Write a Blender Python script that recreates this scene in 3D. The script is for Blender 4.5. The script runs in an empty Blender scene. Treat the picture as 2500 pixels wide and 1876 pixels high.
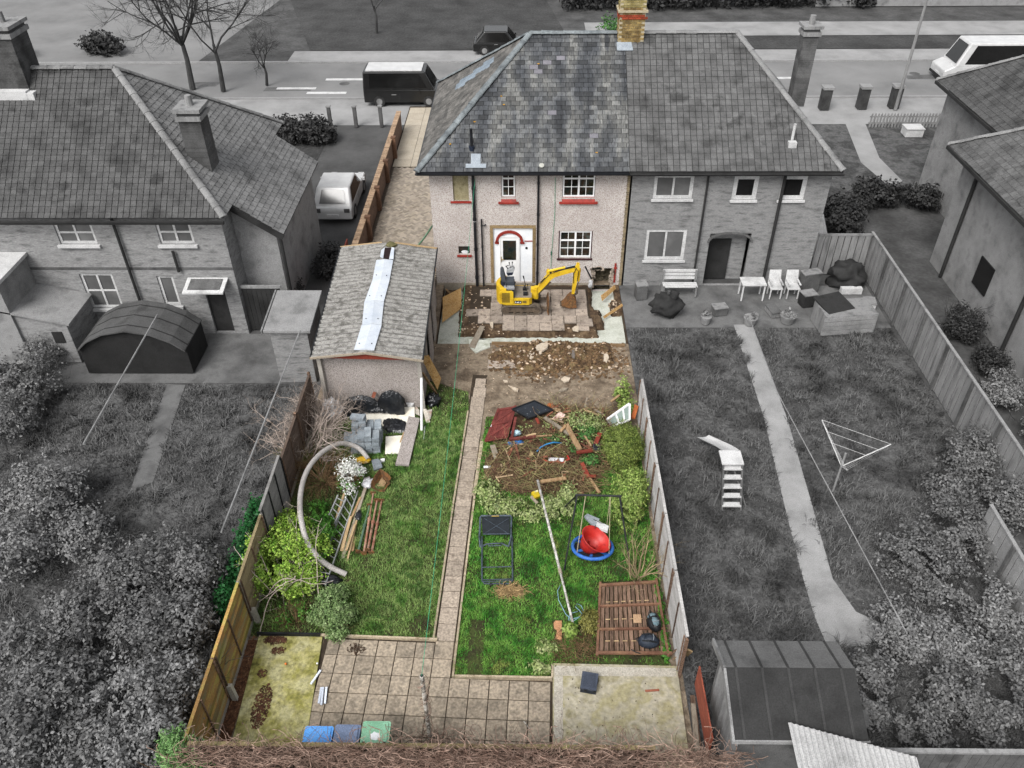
import bpy, math, random
import numpy as np
from mathutils import Vector, Matrix, noise as mnoise
RNG = random.Random(7)
NP = np.random.default_rng(11)
scene = bpy.context.scene
COL = scene.collection
# ---------------------------------------------------------------- camera, sky, sun, exposure
CAMLOC = Vector((1.687, -10.979, 17.155))
CR = Vector((0.9998753, 0.01373445, -0.00779443))
CU = Vector((-0.00252985, 0.62650086, 0.77941662))
CF = Vector((-0.01558807, 0.77929971, -0.62645748))
cam_data = bpy.data.cameras.new('camera')
cam = bpy.data.objects.new('camera', cam_data)
COL.objects.link(cam)
cam.matrix_world = Matrix(((CR.x, CU.x, -CF.x, CAMLOC.x), (CR.y, CU.y, -CF.y, CAMLOC.y), (CR.z, CU.z, -CF.z, CAMLOC.z), (0, 0, 0, 1)))
cam_data.sensor_width = 36
cam_data.lens = 36 * 2002.865 / 2500
cam_data.clip_end = 2000
scene.camera = cam
world = bpy.data.worlds.new('World')
scene.world = world
world.use_nodes = True
wn = world.node_tree
sky = wn.nodes.new('ShaderNodeTexSky')
sky.sky_type = 'NISHITA'
sky.sun_disc = False
SUN_EL, SUN_AZ = math.radians(50), math.radians(212)   # azimuth from +Y, clockwise: behind and to the left of the camera
sky.sun_elevation = SUN_EL
sky.sun_rotation = SUN_AZ
sky.dust_density = 4
hs = wn.nodes.new('ShaderNodeHueSaturation')           # an overcast sky is nearly colourless
hs.inputs['Saturation'].default_value = 0.12
wn.links.new(sky.outputs[0], hs.inputs['Color'])
bgn = wn.nodes['Background']
wn.links.new(hs.outputs[0], bgn.inputs[0])
bgn.inputs[1].default_value = 0.13
sun_data = bpy.data.lights.new('sun', 'SUN')
sun_data.energy = 1.5
sun_data.angle = math.radians(28)
sun_data.color = (1, 0.975, 0.94)
sun = bpy.data.objects.new('sun', sun_data)
COL.objects.link(sun)
sd = Vector((math.sin(SUN_AZ) * math.cos(SUN_EL), math.cos(SUN_AZ) * math.cos(SUN_EL), math.sin(SUN_EL)))
sun.rotation_euler = (-sd).to_track_quat('-Z', 'Y').to_euler()
sun.location = sd * 60
vs = scene.view_settings
vs.view_transform = 'Standard'
vs.look = 'None'
vs.exposure = 0.9
vs.gamma = 1
scene.render.resolution_x, scene.render.resolution_y = 1024, 768
# ---------------------------------------------------------------- surveying: a point seen in the photograph to its place on a level or on an upright plane
DS = 1.1302
def _ray(x, y):
    return CF + (x * DS - 1250) / 2002.865 * CR - (y * DS - 938) / 2002.865 * CU
def g(x, y, z=0.0):
    d = _ray(x, y)
    return CAMLOC + d * ((z - CAMLOC.z) / d.z)
def oy(x, y, Y):
    d = _ray(x, y)
    return CAMLOC + d * ((Y - CAMLOC.y) / d.y)
def pix(ox, oyy, s):
    return lambda x, y, z=0.0: g((ox + x / s) / DS, (oyy + y / s) / DS, z)
# ---------------------------------------------------------------- mesh helpers
OFF = {}
Z = Vector((0, 0, 1))
class MB:
    def __init__(s): s.v, s.f = [], []
    def add(s, vs, fs):
        o = len(s.v)
        s.v += [tuple(v) for v in vs]
        s.f += [tuple(i + o for i in f) for f in fs]
        return s
    def box(s, x0, x1, y0, y1, z0, z1):
        return s.add([(x0, y0, z0), (x1, y0, z0), (x1, y1, z0), (x0, y1, z0), (x0, y0, z1), (x1, y0, z1), (x1, y1, z1), (x0, y1, z1)],
                     [(3, 2, 1, 0), (4, 5, 6, 7), (0, 1, 5, 4), (1, 2, 6, 5), (2, 3, 7, 6), (3, 0, 4, 7)])
    def obox(s, c, sx, sy, sz, rz=0, rx=0, ry=0):
        m = Matrix.Translation(Vector(c)) @ Matrix.Rotation(rz, 4, 'Z') @ Matrix.Rotation(rx, 4, 'X') @ Matrix.Rotation(ry, 4, 'Y')
        o = len(s.v)
        s.box(-sx / 2, sx / 2, -sy / 2, sy / 2, -sz / 2, sz / 2)
        for i in range(o, len(s.v)): s.v[i] = tuple(m @ Vector(s.v[i]))
        return s
    def bar(s, a, b, w, h, up=Z):
        a, b = Vector(a), Vector(b)
        d = (b - a).normalized()
        if abs(d.dot(up)) > 0.98: up = Vector((0, 1, 0)) if abs(d.y) < .9 else Vector((1, 0, 0))
        x = d.cross(up).normalized(); u = x.cross(d)
        q = [x * (i * w / 2) + u * (j * h / 2) for i, j in ((-1, -1), (1, -1), (1, 1), (-1, 1))]
        return s.add([a + k for k in q] + [b + k for k in q], [(3, 2, 1, 0), (4, 5, 6, 7), (0, 1, 5, 4), (1, 2, 6, 5), (2, 3, 7, 6), (3, 0, 4, 7)])
    def tube(s, pts, r, n=8, cap=True):
        pts = [Vector(p) for p in pts]
        k = len(pts)
        rr = r if isinstance(r, (list, tuple)) else [r] * k
        vs, fs = [], []
        ref = None
        for i, p in enumerate(pts):
            d = (pts[min(i + 1, k - 1)] - pts[max(i - 1, 0)])
            d = d.normalized() if d.length > 1e-9 else Vector((0, 0, 1))
            if ref is None: ref = Vector((1, 0, 0)) if abs(d.x) < .8 else Vector((0, 1, 0))
            x = (ref - d * ref.dot(d)).normalized(); ref = x
            y = d.cross(x)
            for j in range(n):
                a = 2 * math.pi * j / n
                vs.append(p + (x * math.cos(a) + y * math.sin(a)) * rr[i])
        for i in range(k - 1):
            for j in range(n):
                j2 = (j + 1) % n
                fs.append((i * n + j, i * n + j2, (i + 1) * n + j2, (i + 1) * n + j))
        if cap and n > 2:
            fs.append(tuple(range(n - 1, -1, -1))); fs.append(tuple(range((k - 1) * n, k * n)))
        return s.add(vs, fs)
    def extrude(s, poly, vec):
        poly = [Vector(p) for p in poly]; vec = Vector(vec); n = len(poly)
        nrm = Vector((0, 0, 0))
        for i in range(n): nrm += (poly[i] - poly[0]).cross(poly[(i + 1) % n] - poly[0])
        if nrm.dot(vec) < 0: poly = poly[::-1]
        return s.add(poly + [p + vec for p in poly], [tuple(range(n - 1, -1, -1)), tuple(range(n, 2 * n))] + [(i, (i + 1) % n, n + (i + 1) % n, n + i) for i in range(n)])
    def prism(s, poly, z0, z1): return s.extrude([(p[0], p[1], z0) for p in poly], (0, 0, z1 - z0))
    def quad(s, *p): return s.add(p, [tuple(range(len(p)))])
    def ell(s, c, rx, ry, rz, nu=12, nv=7, jit=0, sc=2.0, zmin=-1.0, rot=0):
        vs, fs = [], []
        cr, sr = math.cos(rot), math.sin(rot)
        for j in range(nv + 1):
            t = -math.pi / 2 + math.pi * j / nv
            for i in range(nu):
                a = 2 * math.pi * i / nu
                p = Vector((math.cos(t) * math.cos(a), math.cos(t) * math.sin(a), math.sin(t)))
                k = 1 + jit * mnoise.noise(p * sc + Vector(c) * 3.1)
                x, y, zz = p.x * rx * k, p.y * ry * k, max(p.z, zmin) * rz * k
                vs.append((c[0] + x * cr - y * sr, c[1] + x * sr + y * cr, c[2] + zz))
        for j in range(nv):
            for i in range(nu):
                i2 = (i + 1) % nu
                fs.append((j * nu + i, j * nu + i2, (j + 1) * nu + i2, (j + 1) * nu + i))
        return s.add(vs, fs)
    def sheet(s, fn, nu, nv):
        vs = [fn(i / nu, j / nv) for j in range(nv + 1) for i in range(nu + 1)]
        return s.add(vs, [(j * (nu + 1) + i, j * (nu + 1) + i + 1, (j + 1) * (nu + 1) + i + 1, (j + 1) * (nu + 1) + i) for j in range(nv) for i in range(nu)])
    def build(s, name, mat, parent=None, smooth=False, base=None):
        me = bpy.data.meshes.new(name)
        if parent is not None: b = OFF[parent]
        elif base is not None: b = Vector(base)
        else:
            xs = np.array(s.v)
            lo, hi = xs.min(0), xs.max(0)
            b = Vector(((lo[0] + hi[0]) / 2, (lo[1] + hi[1]) / 2, lo[2]))
        me.from_pydata([(v[0] - b.x, v[1] - b.y, v[2] - b.z) for v in s.v], [], s.f)
        if smooth: me.polygons.foreach_set('use_smooth', [True] * len(me.polygons))
        me.materials.append(mat)
        return link(name, me, parent, b)
def link(name, me, parent, b):
    o = bpy.data.objects.new(name, me)
    COL.objects.link(o)
    if parent is not None: o.parent = parent
    else: o.location = b
    OFF[o] = Vector(b)
    return o
def tag(o, label=None, cat=None, group=None, kind=None):
    if label: o['label'] = label
    if cat: o['category'] = cat
    if group: o['group'] = group
    if kind: o['kind'] = kind
    return o
def thing(name, label, cat, loc, group=None):
    o = bpy.data.objects.new(name, None)
    COL.objects.link(o)
    o.location = loc; o.empty_display_size = .1
    OFF[o] = Vector(loc)
    return tag(o, label, cat, group)
def piece(name, me, parent, loc, rot=None):          # an alike piece that shares its mesh
    o = bpy.data.objects.new(name, me)
    COL.objects.link(o)
    o.parent = parent
    o.location = Vector(loc) - OFF[parent]
    if rot is not None: o.rotation_euler = rot
    OFF[o] = Vector(loc)
    return o
def mesh_of(mb, name, mat):
    me = bpy.data.meshes.new(name); me.from_pydata(mb.v, [], mb.f); me.materials.append(mat); return me
def npmesh(name, verts, faces, mat, parent=None, base=(0, 0, 0)):
    n, k = faces.shape
    b = OFF[parent] if parent is not None else Vector(base)
    me = bpy.data.meshes.new(name)
    me.vertices.add(len(verts)); me.vertices.foreach_set('co', (verts - np.array(b)).astype(np.float32).ravel())
    me.loops.add(n * k); me.loops.foreach_set('vertex_index', faces.astype(np.int32).ravel())
    me.polygons.add(n); me.polygons.foreach_set('loop_start', np.arange(0, n * k, k, dtype=np.int32))
    me.update(calc_edges=True)
    me.materials.append(mat)
    return link(name, me, parent, b)
def inpoly(P, poly):
    x, y = P[:, 0], P[:, 1]
    r = np.zeros(len(P), bool)
    n = len(poly)
    for i in range(n):
        x0, y0 = poly[i][0], poly[i][1]; x1, y1 = poly[(i + 1) % n][0], poly[(i + 1) % n][1]
        if y0 == y1: continue
        c = ((y0 > y) != (y1 > y)) & (x < (x1 - x0) * (y - y0) / (y1 - y0) + x0)
        r ^= c
    return r
def scatter(poly, dens):
    a = np.array([[p[0], p[1]] for p in poly]); lo, hi = a.min(0), a.max(0)
    n = int(dens * (hi[0] - lo[0]) * (hi[1] - lo[1]))
    P = lo + NP.random((n, 2)) * (hi - lo)
    return P[inpoly(P, poly)]
def vnoise(P, s, seed=0):                               # cheap smooth value noise on the plane
    r = np.random.default_rng(seed).random((64, 64))
    q = P * s; i = np.floor(q).astype(int); f = q - i; f = f * f * (3 - 2 * f)
    a = r[i[:, 0] % 64, i[:, 1] % 64]; b = r[(i[:, 0] + 1) % 64, i[:, 1] % 64]
    c = r[i[:, 0] % 64, (i[:, 1] + 1) % 64]; d = r[(i[:, 0] + 1) % 64, (i[:, 1] + 1) % 64]
    return (a * (1 - f[:, 0]) + b * f[:, 0]) * (1 - f[:, 1]) + (c * (1 - f[:, 0]) + d * f[:, 0]) * f[:, 1]
# ---------------------------------------------------------------- materials
def lin(h, k=1.0):
    h = h.lstrip('#')
    o = []
    for i in (0, 2, 4):
        c = int(h[i:i + 2], 16) / 255
        o.append((c / 12.92 if c <= .04045 else ((c + .055) / 1.055) ** 2.4) * k)
    return (*o, 1)
MATS = {}
KC = 0.62
def mat(name, cols, scale=2.0, rough=.85, bump=.3, bscale=35., rnd=.2, fine=.3, spec=.3, stretch=None, metal=0, detail=5, lo=.32, hi=.68, coat=0, bdist=.02, k=None, trans=0, specks=None):
    if name in MATS: return MATS[name]
    m = bpy.data.materials.new(name); m.use_nodes = True
    t = m.node_tree; N = t.nodes; L = t.links; bs = N['Principled BSDF']
    geo = N.new('ShaderNodeNewGeometry'); src = geo.outputs['Position']
    if stretch:
        mp = N.new('ShaderNodeMapping'); mp.inputs['Scale'].default_value = stretch; L.new(src, mp.inputs[0]); src = mp.outputs[0]
    n1 = N.new('ShaderNodeTexNoise'); n1.inputs['Scale'].default_value = scale; n1.inputs['Detail'].default_value = detail; n1.inputs['Roughness'].default_value = .62; L.new(src, n1.inputs[0])
    rp = N.new('ShaderNodeValToRGB'); e = rp.color_ramp.elements
    cols = cols if isinstance(cols, (list, tuple)) else [cols, cols]
    for i, c in enumerate(cols):
        p = lo + (hi - lo) * i / max(1, len(cols) - 1)
        el = e[i] if i < 2 else e.new(p)
        el.position = p; el.color = lin(c, k or KC)
    L.new(n1.outputs[0], rp.inputs[0]); c0 = rp.outputs[0]
    n2 = N.new('ShaderNodeTexNoise'); n2.inputs['Scale'].default_value = bscale; n2.inputs['Detail'].default_value = 4; L.new(src, n2.inputs[0])
    def mulv(c, fac, amt, off):
        ma = N.new('ShaderNodeMath'); ma.operation = 'MULTIPLY_ADD'; L.new(fac, ma.inputs[0]); ma.inputs[1].default_value = amt; ma.inputs[2].default_value = off
        mx = N.new('ShaderNodeVectorMath'); mx.operation = 'SCALE'; L.new(c, mx.inputs[0]); L.new(ma.outputs[0], mx.inputs['Scale']); return mx.outputs[0]
    if fine: c0 = mulv(c0, n2.outputs[0], fine * 4, 1 - fine * 2)
    if specks:                                            # (colour, voronoi scale, threshold): small chips of another stone
        vo = N.new('ShaderNodeTexVoronoi'); vo.inputs['Scale'].default_value = specks[1]; L.new(geo.outputs['Position'], vo.inputs['Vector'])
        sp = N.new('ShaderNodeSeparateColor'); L.new(vo.outputs['Color'], sp.inputs[0])
        lt = N.new('ShaderNodeMath'); lt.operation = 'LESS_THAN'; L.new(sp.outputs[0], lt.inputs[0]); lt.inputs[1].default_value = specks[2]
        mx = N.new('ShaderNodeMix'); mx.data_type = 'RGBA'; L.new(lt.outputs[0], mx.inputs[0]); L.new(c0, mx.inputs[6]); mx.inputs[7].default_value = lin(specks[0], k or KC); c0 = mx.outputs[2]
    if rnd:
        oi = N.new('ShaderNodeObjectInfo')
        ad = N.new('ShaderNodeMath'); ad.operation = 'ADD'; L.new(oi.outputs['Random'], ad.inputs[0]); L.new(geo.outputs['Random Per Island'], ad.inputs[1])
        fr = N.new('ShaderNodeMath'); fr.operation = 'FRACT'; L.new(ad.outputs[0], fr.inputs[0])
        c0 = mulv(c0, fr.outputs[0], rnd * 2, 1 - rnd)
    L.new(c0, bs.inputs['Base Color'])
    bs.inputs['Roughness'].default_value = rough; bs.inputs['Metallic'].default_value = metal
    bs.inputs['Specular IOR Level'].default_value = spec
    if coat: bs.inputs['Coat Weight'].default_value = coat
    if trans: bs.inputs['Transmission Weight'].default_value = trans
    if bump:
        b = N.new('ShaderNodeBump'); b.inputs['Strength'].default_value = bump; b.inputs['Distance'].default_value = bdist
        L.new(n2.outputs[0], b.inputs['Height']); L.new(b.outputs[0], bs.inputs['Normal'])
    MATS[name] = m
    return m
def leafmat(name, cols, rnd=.45, k=None):
    m = mat(name, cols, scale=6, rough=.6, bump=0, fine=.15, rnd=rnd, spec=.25, k=k)
    return m
def gr(v):                                               # a neutral grey from its 0-255 value
    return '#%02x%02x%02x' % (v, v, v)
M_pebble = mat('pebbledash', ['#beb6b1', '#cbc4bf', '#d5cec9'], .8, bscale=60, bump=.6, fine=.3, specks=('#9c8d87', 60, .24), bdist=.02, rnd=0, k=.72)
M_pebble2 = mat('garage_pebbledash', ['#a8a09b', '#b8b0ac'], .8, bscale=45, bump=.9, fine=.3, specks=('#857c76', 60, .3), bdist=.02, rnd=0, k=.72)
M_slate = mat('slate', ['#33363b', '#484b50', '#66686a', '#82827f', '#43464b'], .9, rough=.55, bump=.25, bscale=18, rnd=.5, fine=.5, spec=.45, stretch=(1.6, .4, .4), lo=.32, hi=.68, k=.46)
M_slatenew = mat('new_slate', ['#85838a', '#918f97'], 2, rough=.6, rnd=.15, k=.5)
M_ridge = mat('ridge_tile', ['#5c6266', '#7d8487', '#90979a'], 3, rough=.7, rnd=.15)
M_lead = mat('lead', ['#a3adb8', '#bcc5cd'], 4, rough=.6, rnd=.1, spec=.3, k=.5)
M_black = mat('black_gloss_paint', ['#15161a', '#22242a'], 4, rough=.35, bump=.05, rnd=.1, spec=.5)
M_blackmat = mat('black_plastic', ['#16181b', '#24272b'], 4, rough=.5, bump=.05, rnd=.1)
M_red = mat('red_paint', ['#8f2c24', '#a5372c', '#7d2d25'], 3, rough=.6, rnd=.1)
M_redwood = mat('red_stained_wood', ['#7a2c22', '#93402f', '#6a2a22'], 3, rough=.75, rnd=.25, stretch=(6, .6, 6))
M_white = mat('white_upvc', ['#e8e9ea', '#f2f2f2'], 3, rough=.35, bump=.03, rnd=.04, fine=.05, k=.78)
M_whitewall = mat('white_painted_wall', ['#dfe3e8', '#f1f3f5'], 2, rough=.7, bump=.15, rnd=.05, fine=.08, k=.78)
M_glass = mat('reflection_painted_glass', ['#0d1211', '#242b29', '#3a2c22', '#4a524f'], 2.2, rough=.06, bump=0, rnd=.5, fine=.1, spec=.6)  # mottled colours paint in grey reflections and a dim brown interior
M_mould = mat('weathered_board', ['#8f8560', '#a2997a', '#77704f'], 3, rough=.9)
M_render = mat('bare_render_edge', ['#8b7350', '#a48d68', '#6e5a3f'], 8, rough=.95)
M_conc = mat('wet_concrete', ['#b9bcb0', '#cdd0c6', '#a4a797'], 1.6, rough=.7, bump=.2, rnd=0, k=.7)
M_soil = mat('soil', ['#33251b', '#51402f', '#75624c'], 3, rough=.95, bump=1, bscale=18, rnd=.25, bdist=.05)
M_clay = mat('clay_soil', ['#463529', '#64503c', '#83704f', '#544638'], 2.5, rough=.95, bump=1, bscale=20, rnd=.3, bdist=.05)
M_mud = mat('trodden_mud', ['#5f5244', '#7d6e5d', '#998a77', '#6b5b4b'], 1.8, rough=.85, bump=.8, bscale=14, rnd=0, bdist=.05)
M_slab = mat('paving_slab', ['#857a6c', '#9c9080', '#b0a28f', '#8f8475', '#a89a88'], 2.2, rough=.9, bump=.5, bscale=16, rnd=.16, fine=.42, lo=.28, hi=.72)
M_slabpath = mat('path_slab', ['#9a8d7f', '#b5a797', '#8a7d70'], 3, rough=.9, bump=.4, bscale=18, rnd=.12, fine=.4)
M_joint = mat('earth_joint', ['#362c22', '#4a3f32'], 5, rough=.95, bump=.5, rnd=0)
M_mossconc = mat('mossy_concrete', ['#6f6e36', '#96924e', '#b3ad76', '#bdb88c', '#85803f'], 1.7, rough=.9, bump=.5, bscale=14, rnd=0, fine=.5, lo=.3, hi=.7)
M_conc2 = mat('old_concrete', ['#99937f', '#b0a993', '#a8a07c', '#bcb5a2', '#a09878', '#c4bdac'], .9, rough=.9, bump=.4, bscale=12, rnd=0, fine=.3, lo=.28, hi=.72)
M_edge = mat('concrete_edging', ['#a8997f', '#c4b59c', '#8a7a60'], 3, rough=.9, rnd=.15)
M_asb = mat('asbestos_sheet', ['#65635f', '#8a8884', '#a3a19d', '#74726e'], 5.0, rough=.95, bump=.35, bscale=40, rnd=.06, fine=.22, specks=('#6a665f', 42, .08), lo=.36, hi=.64, stretch=(.7, 1, 1))
M_strip = mat('white_ridge_sheet', ['#ccd5e2', '#e3e9f0'], 2, rough=.5, bump=.05, rnd=.05, fine=.15, k=.62)
M_wood = mat('timber', ['#8a6a49', '#a98a66', '#c0a37e'], 3, rough=.85, rnd=.25, stretch=(5, 1, 5))
M_palewood = mat('pale_timber', ['#bd9e74', '#d4b78c', '#c9ab84'], 3, rough=.8, rnd=.2, stretch=(5, 1, 5))
M_greywood = mat('weathered_timber', ['#8d8171', '#a59a8a', '#776b5c'], 3, rough=.9, rnd=.25, stretch=(5, 1, 5))
M_brownwood = mat('brown_fence_timber', ['#4d3a2e', '#6b5444', '#8a705f', '#3f2e25'], 3, rough=.9, rnd=.5, stretch=(6, .7, 6))
M_osb = mat('osb_board', ['#a87b45', '#c59a5f', '#d6b27c', '#996b3a'], 9, rough=.8, bump=.2, rnd=.12, fine=.45, stretch=(1, 2.2, 1.6))
M_block = mat('concrete_block', ['#848d94', '#98a1a8', '#a8b0b5'], 4, rough=.95, bump=.4, rnd=.22)
M_plastic = mat('black_polythene', ['#14161a', '#23262b'], 3, rough=.32, bump=.25, bscale=9, rnd=0, spec=.55, fine=.1, bdist=.04)
M_bagwhite = mat('white_bag', ['#d9dade', '#f0f0f2'], 3, rough=.6, bump=.4, bscale=12, rnd=.08)
M_board = mat('white_board', ['#e9e4d6', '#f2eee2', '#dcd3bd'], 1.5, rough=.6, bump=.05, rnd=0, fine=.1, k=.75)
M_brick = mat('stock_brick', ['#6e5a34', '#8c744a', '#a8925e', '#55442a'], 5, rough=.95, bump=.4, rnd=.3)
M_redbrick = mat('red_brick', ['#8f3f27', '#a84e33'], 5, rough=.95, rnd=.25)
M_wallbrick = mat('brown_brick', ['#6b5446', '#826a5b', '#5c483c'], 4, rough=.95, rnd=.2, bump=.5)
M_mortar = mat('mortar', ['#b8ac90', '#cbbfa4'], 6, rough=.95, rnd=0)
M_yel = mat('excavator_yellow', ['#8d7434', '#d8ac1c', '#f0c62a', '#f2ca30'], 3.5, rough=.5, bump=.05, rnd=.04, fine=.18, spec=.4, lo=.26, hi=.62)
M_steel = mat('muddy_steel', ['#4a4038', '#6d5f50', '#3b342e'], 5, rough=.75, rnd=.15)
M_track = mat('rubber_track', ['#5a5148', '#766b5e', '#48413a'], 5, rough=.9, rnd=.1)
M_rust = mat('rusty_steel', ['#6f4a2e', '#8a6038', '#57402c', '#9c7448'], 6, rough=.85, rnd=.2)
M_chrome = mat('chrome_rod', ['#c8ccd0', '#e0e4e8'], 3, rough=.2, metal=.9, bump=0, rnd=0)
M_seat = mat('grey_vinyl', ['#4a4f56', '#5c626a'], 3, rough=.5, rnd=.1)
M_navy = mat('navy_plastic', ['#1d2433', '#2b3446'], 3, rough=.5, rnd=.1)
M_alu = mat('aluminium', ['#b0b2b2', '#c9cbcb'], 3, rough=.4, metal=.35, rnd=.08, bump=.1)
M_hose = mat('grey_ducting', ['#b3aeaa', '#c6c1bd', '#a5a09b'], 3, rough=.6, rnd=0, bump=.4, bscale=60)
M_pavers = mat('block_paver', ['#a09485', '#b0a597', '#aca08f'], .8, rough=.9, rnd=.3, bump=.2, fine=.1)
M_frontslab = mat('pale_front_paving', ['#b9ae9c', '#c9bfae'], 2, rough=.9, rnd=.08)
# ================================================================= SETTING
M_gg = mat('neighbour_earth', [gr(70), gr(92), gr(110)], .6, rough=.95, bump=.6, bscale=8, rnd=0, fine=.25, k=.5)
M_gl = mat('neighbour_lawn', [gr(62), gr(84), gr(116), gr(76), gr(98)], .55, rough=.95, bump=1, bscale=9, rnd=0, fine=.35, bdist=.08, k=.5)
M_gp = mat('neighbour_paving', [gr(92), gr(118), gr(136), gr(104)], .7, rough=.9, bump=.3, rnd=.1, fine=.2, k=.5)
M_gpale = mat('pale_tarmac', [gr(156), gr(176), gr(190)], .5, rough=.9, bump=.2, rnd=0, fine=.15, k=.5)
M_road = mat('road_tarmac', [gr(122), gr(136), gr(146)], .3, rough=.9, bump=.2, rnd=0, fine=.12)
M_gdark = mat('dark_verge', [gr(62), gr(78), gr(90)], .5, rough=.95, bump=.8, bscale=6, rnd=0, fine=.3, bdist=.08, k=.5)
M_gkerb = mat('grey_kerb', [gr(170), gr(185)], 2, rnd=.1, k=.5)
M_gdrive = mat('dark_drive', [gr(78), gr(95), gr(106)], .6, rough=.9, bump=.3, rnd=0, fine=.2, k=.5)
def rect_hole(mb, x0, x1, y0, y1, hx0, hx1, hy0, hy1, z):
    xs, ys = [x0, hx0, hx1, x1], [y0, hy0, hy1, y1]
    vs = [(x, y, z) for y in ys for x in xs]
    return mb.add(vs, [(j * 4 + i, j * 4 + i + 1, (j + 1) * 4 + i + 1, (j + 1) * 4 + i) for j in range(3) for i in range(3) if not (i == 1 and j == 1)])
TR = (-1.5, 5.36, 12.68, 16.62)                          # the footing trench
struct = lambda o: tag(o, kind='structure')
def flat(name, poly, z, m): return struct(MB().quad(*[(p[0], p[1], z) for p in poly]).build(name, m))
def rect(x0, x1, y0, y1): return [(x0, y0), (x1, y0), (x1, y1), (x0, y1)]
struct(rect_hole(MB(), -900, 900, -900, 900, *TR, -.06).build('ground', M_gg, base=(0, 0, -.06)))
struct(rect_hole(MB(), -5.12, 5.36, -2.9, 17.2, *TR, -.03).build('garden_soil', M_mud, base=(0, 5, -.03)))
# --- footing trench with the dug island of earth
def island_d(x, y):
    e = .10 * mnoise.noise(Vector((x * 2.1, y * 2.1, 0))) + .05 * mnoise.noise(Vector((x * 6, y * 6, 3)))
    xr = 4.35 + (.0 if y < 15.1 else -.05) + (.25 if 13.9 < y < 14.9 else 0)
    return min(x + .78, xr - x, y - 13.42, 17.2 - y) + e
def isl(u, v):
    x, y = TR[0] + u * (TR[1] - TR[0]), 12.95 + v * (16.7 - 12.95)
    d = island_d(x, y)
    if x > 4.75 and y > 14.55 and not (x < 5.15 and y > 15.6): d = max(d, .1 + .1 * mnoise.noise(Vector((x * 4, y * 4, 9))) - .5 * max(0, 15.0 - y) - .8 * max(0, 5.0 - x))
    if -1.5 < x < -.9 and y > 15.2: d = max(d, .02)
    t = min(1, max(0, (d + .06) / .2)); t = t * t * (3 - 2 * t)
    k = mnoise.noise(Vector((x * 9, y * 9, 1)))
    return (x, y, -.40 + t * .365 + k * .035 * (.3 + 2.5 * t * (1 - t)))
struct(MB().sheet(isl, 150, 84).build('soil_island', M_soil, smooth=True))
def conc(u, v):
    x, y = TR[0] + .02 + u * (TR[1] - TR[0] - .04), TR[2] + .02 + v * (3.9)
    return (x, y, -.30 + .012 * mnoise.noise(Vector((x * 3, y * 3, 5))))
struct(MB().sheet(conc, 40, 24).build('footing_concrete', M_conc, smooth=True))
tw = MB()
for a, b in (((TR[0], TR[2]), (TR[1], TR[2])), ((TR[0], TR[2]), (TR[0], TR[3])), ((TR[1], TR[2]), (TR[1], TR[3]))):
    tw.quad((a[0], a[1], -.03), (b[0], b[1], -.03), (b[0], b[1], -.6), (a[0], a[1], -.6))
struct(tw.build('trench_side', M_soil))
cs = [g(1012, 733), g(1057, 736), g(1059, 750), g(1040, 757), g(1028, 763), g(1016, 752)]
struct(MB().prism([(p.x, p.y) for p in cs], -.03, .012).build('spilled_concrete', M_conc))
# --- the patio and path grid
PH = -.037
def W(cx, cy, z=0.0):
    a, b = cx * .457, cy * .485
    return Vector((a * math.cos(PH) - b * math.sin(PH), a * math.sin(PH) + b * math.cos(PH), z))
patio = flat('patio', [W(-6.9, 1.0), W(-.95, 1.0), W(-.95, .05), W(.05, .0), W(.05, -1.0), W(5.25, -.95), W(5.25, -5.3), W(-6.9, -5.3)], -.014, M_joint)
path = flat('garden_path', [W(-1.04, .95), W(.04, .95), W(.04, 22.4), W(-1.04, 22.4)], -.016, M_joint)
def slab_mesh(w, h, m, name):
    a, b, t = w / 2, h / 2, .012
    i = .008
    return mesh_of(MB().add([(-a, -b, -.03), (a, -b, -.03), (a, b, -.03), (-a, b, -.03), (-a, -b, t - .006), (a, -b, t - .006), (a, b, t - .006), (-a, b, t - .006),
        (-a + i, -b + i, t), (a - i, -b + i, t), (a - i, b - i, t), (-a + i, b - i, t)],
        [(0, 1, 5, 4), (1, 2, 6, 5), (2, 3, 7, 6), (3, 0, 4, 7), (4, 5, 9, 8), (5, 6, 10, 9), (6, 7, 11, 10), (7, 4, 8, 11), (8, 9, 10, 11)]), name, m)
SM = {}
def lay(parent, x0, x1, y0, y1, m, zoff=0.0):
    w, h = round((x1 - x0) * .457 - .02, 3), round((y1 - y0) * .485 - .02, 3)
    k = (w, h, m.name)
    if k not in SM: SM[k] = slab_mesh(w, h, m, 'paving_slab')
    p = W((x0 + x1) / 2, (y0 + y1) / 2, RNG.uniform(-.003, .003) + zoff)
    piece('paving_slab', SM[k], parent, p, (RNG.uniform(-.006, .006), RNG.uniform(-.006, .006), PH + RNG.uniform(-.008, .008)))
for r in range(-5, 1):
    y0, y1 = (r, r + 1) if r < 0 else (0, .88)
    for c in range(-7, 5):
        if r >= -1 and c >= 0: continue
        if r == 0 and c == -1: y1 = 1
        x0, x1 = (-6.68, -6) if c == -7 else (c, c + 1) if c < 4 else (4, 5.08)
        lay(patio, x0, x1, y0, y1, M_slab)
for r in range(1, 20):
    sh = .0 if r < 13 else .1 if r < 16 else .18
    lay(path, -1 + sh * .4, 0 + sh * .4, r, r + 1, M_slabpath, -.004)
lay(path, -.85, .1, 20, 21, M_slabpath, -.012); lay(path, -.8, .0, 21, 22, M_slabpath, -.016)
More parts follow.
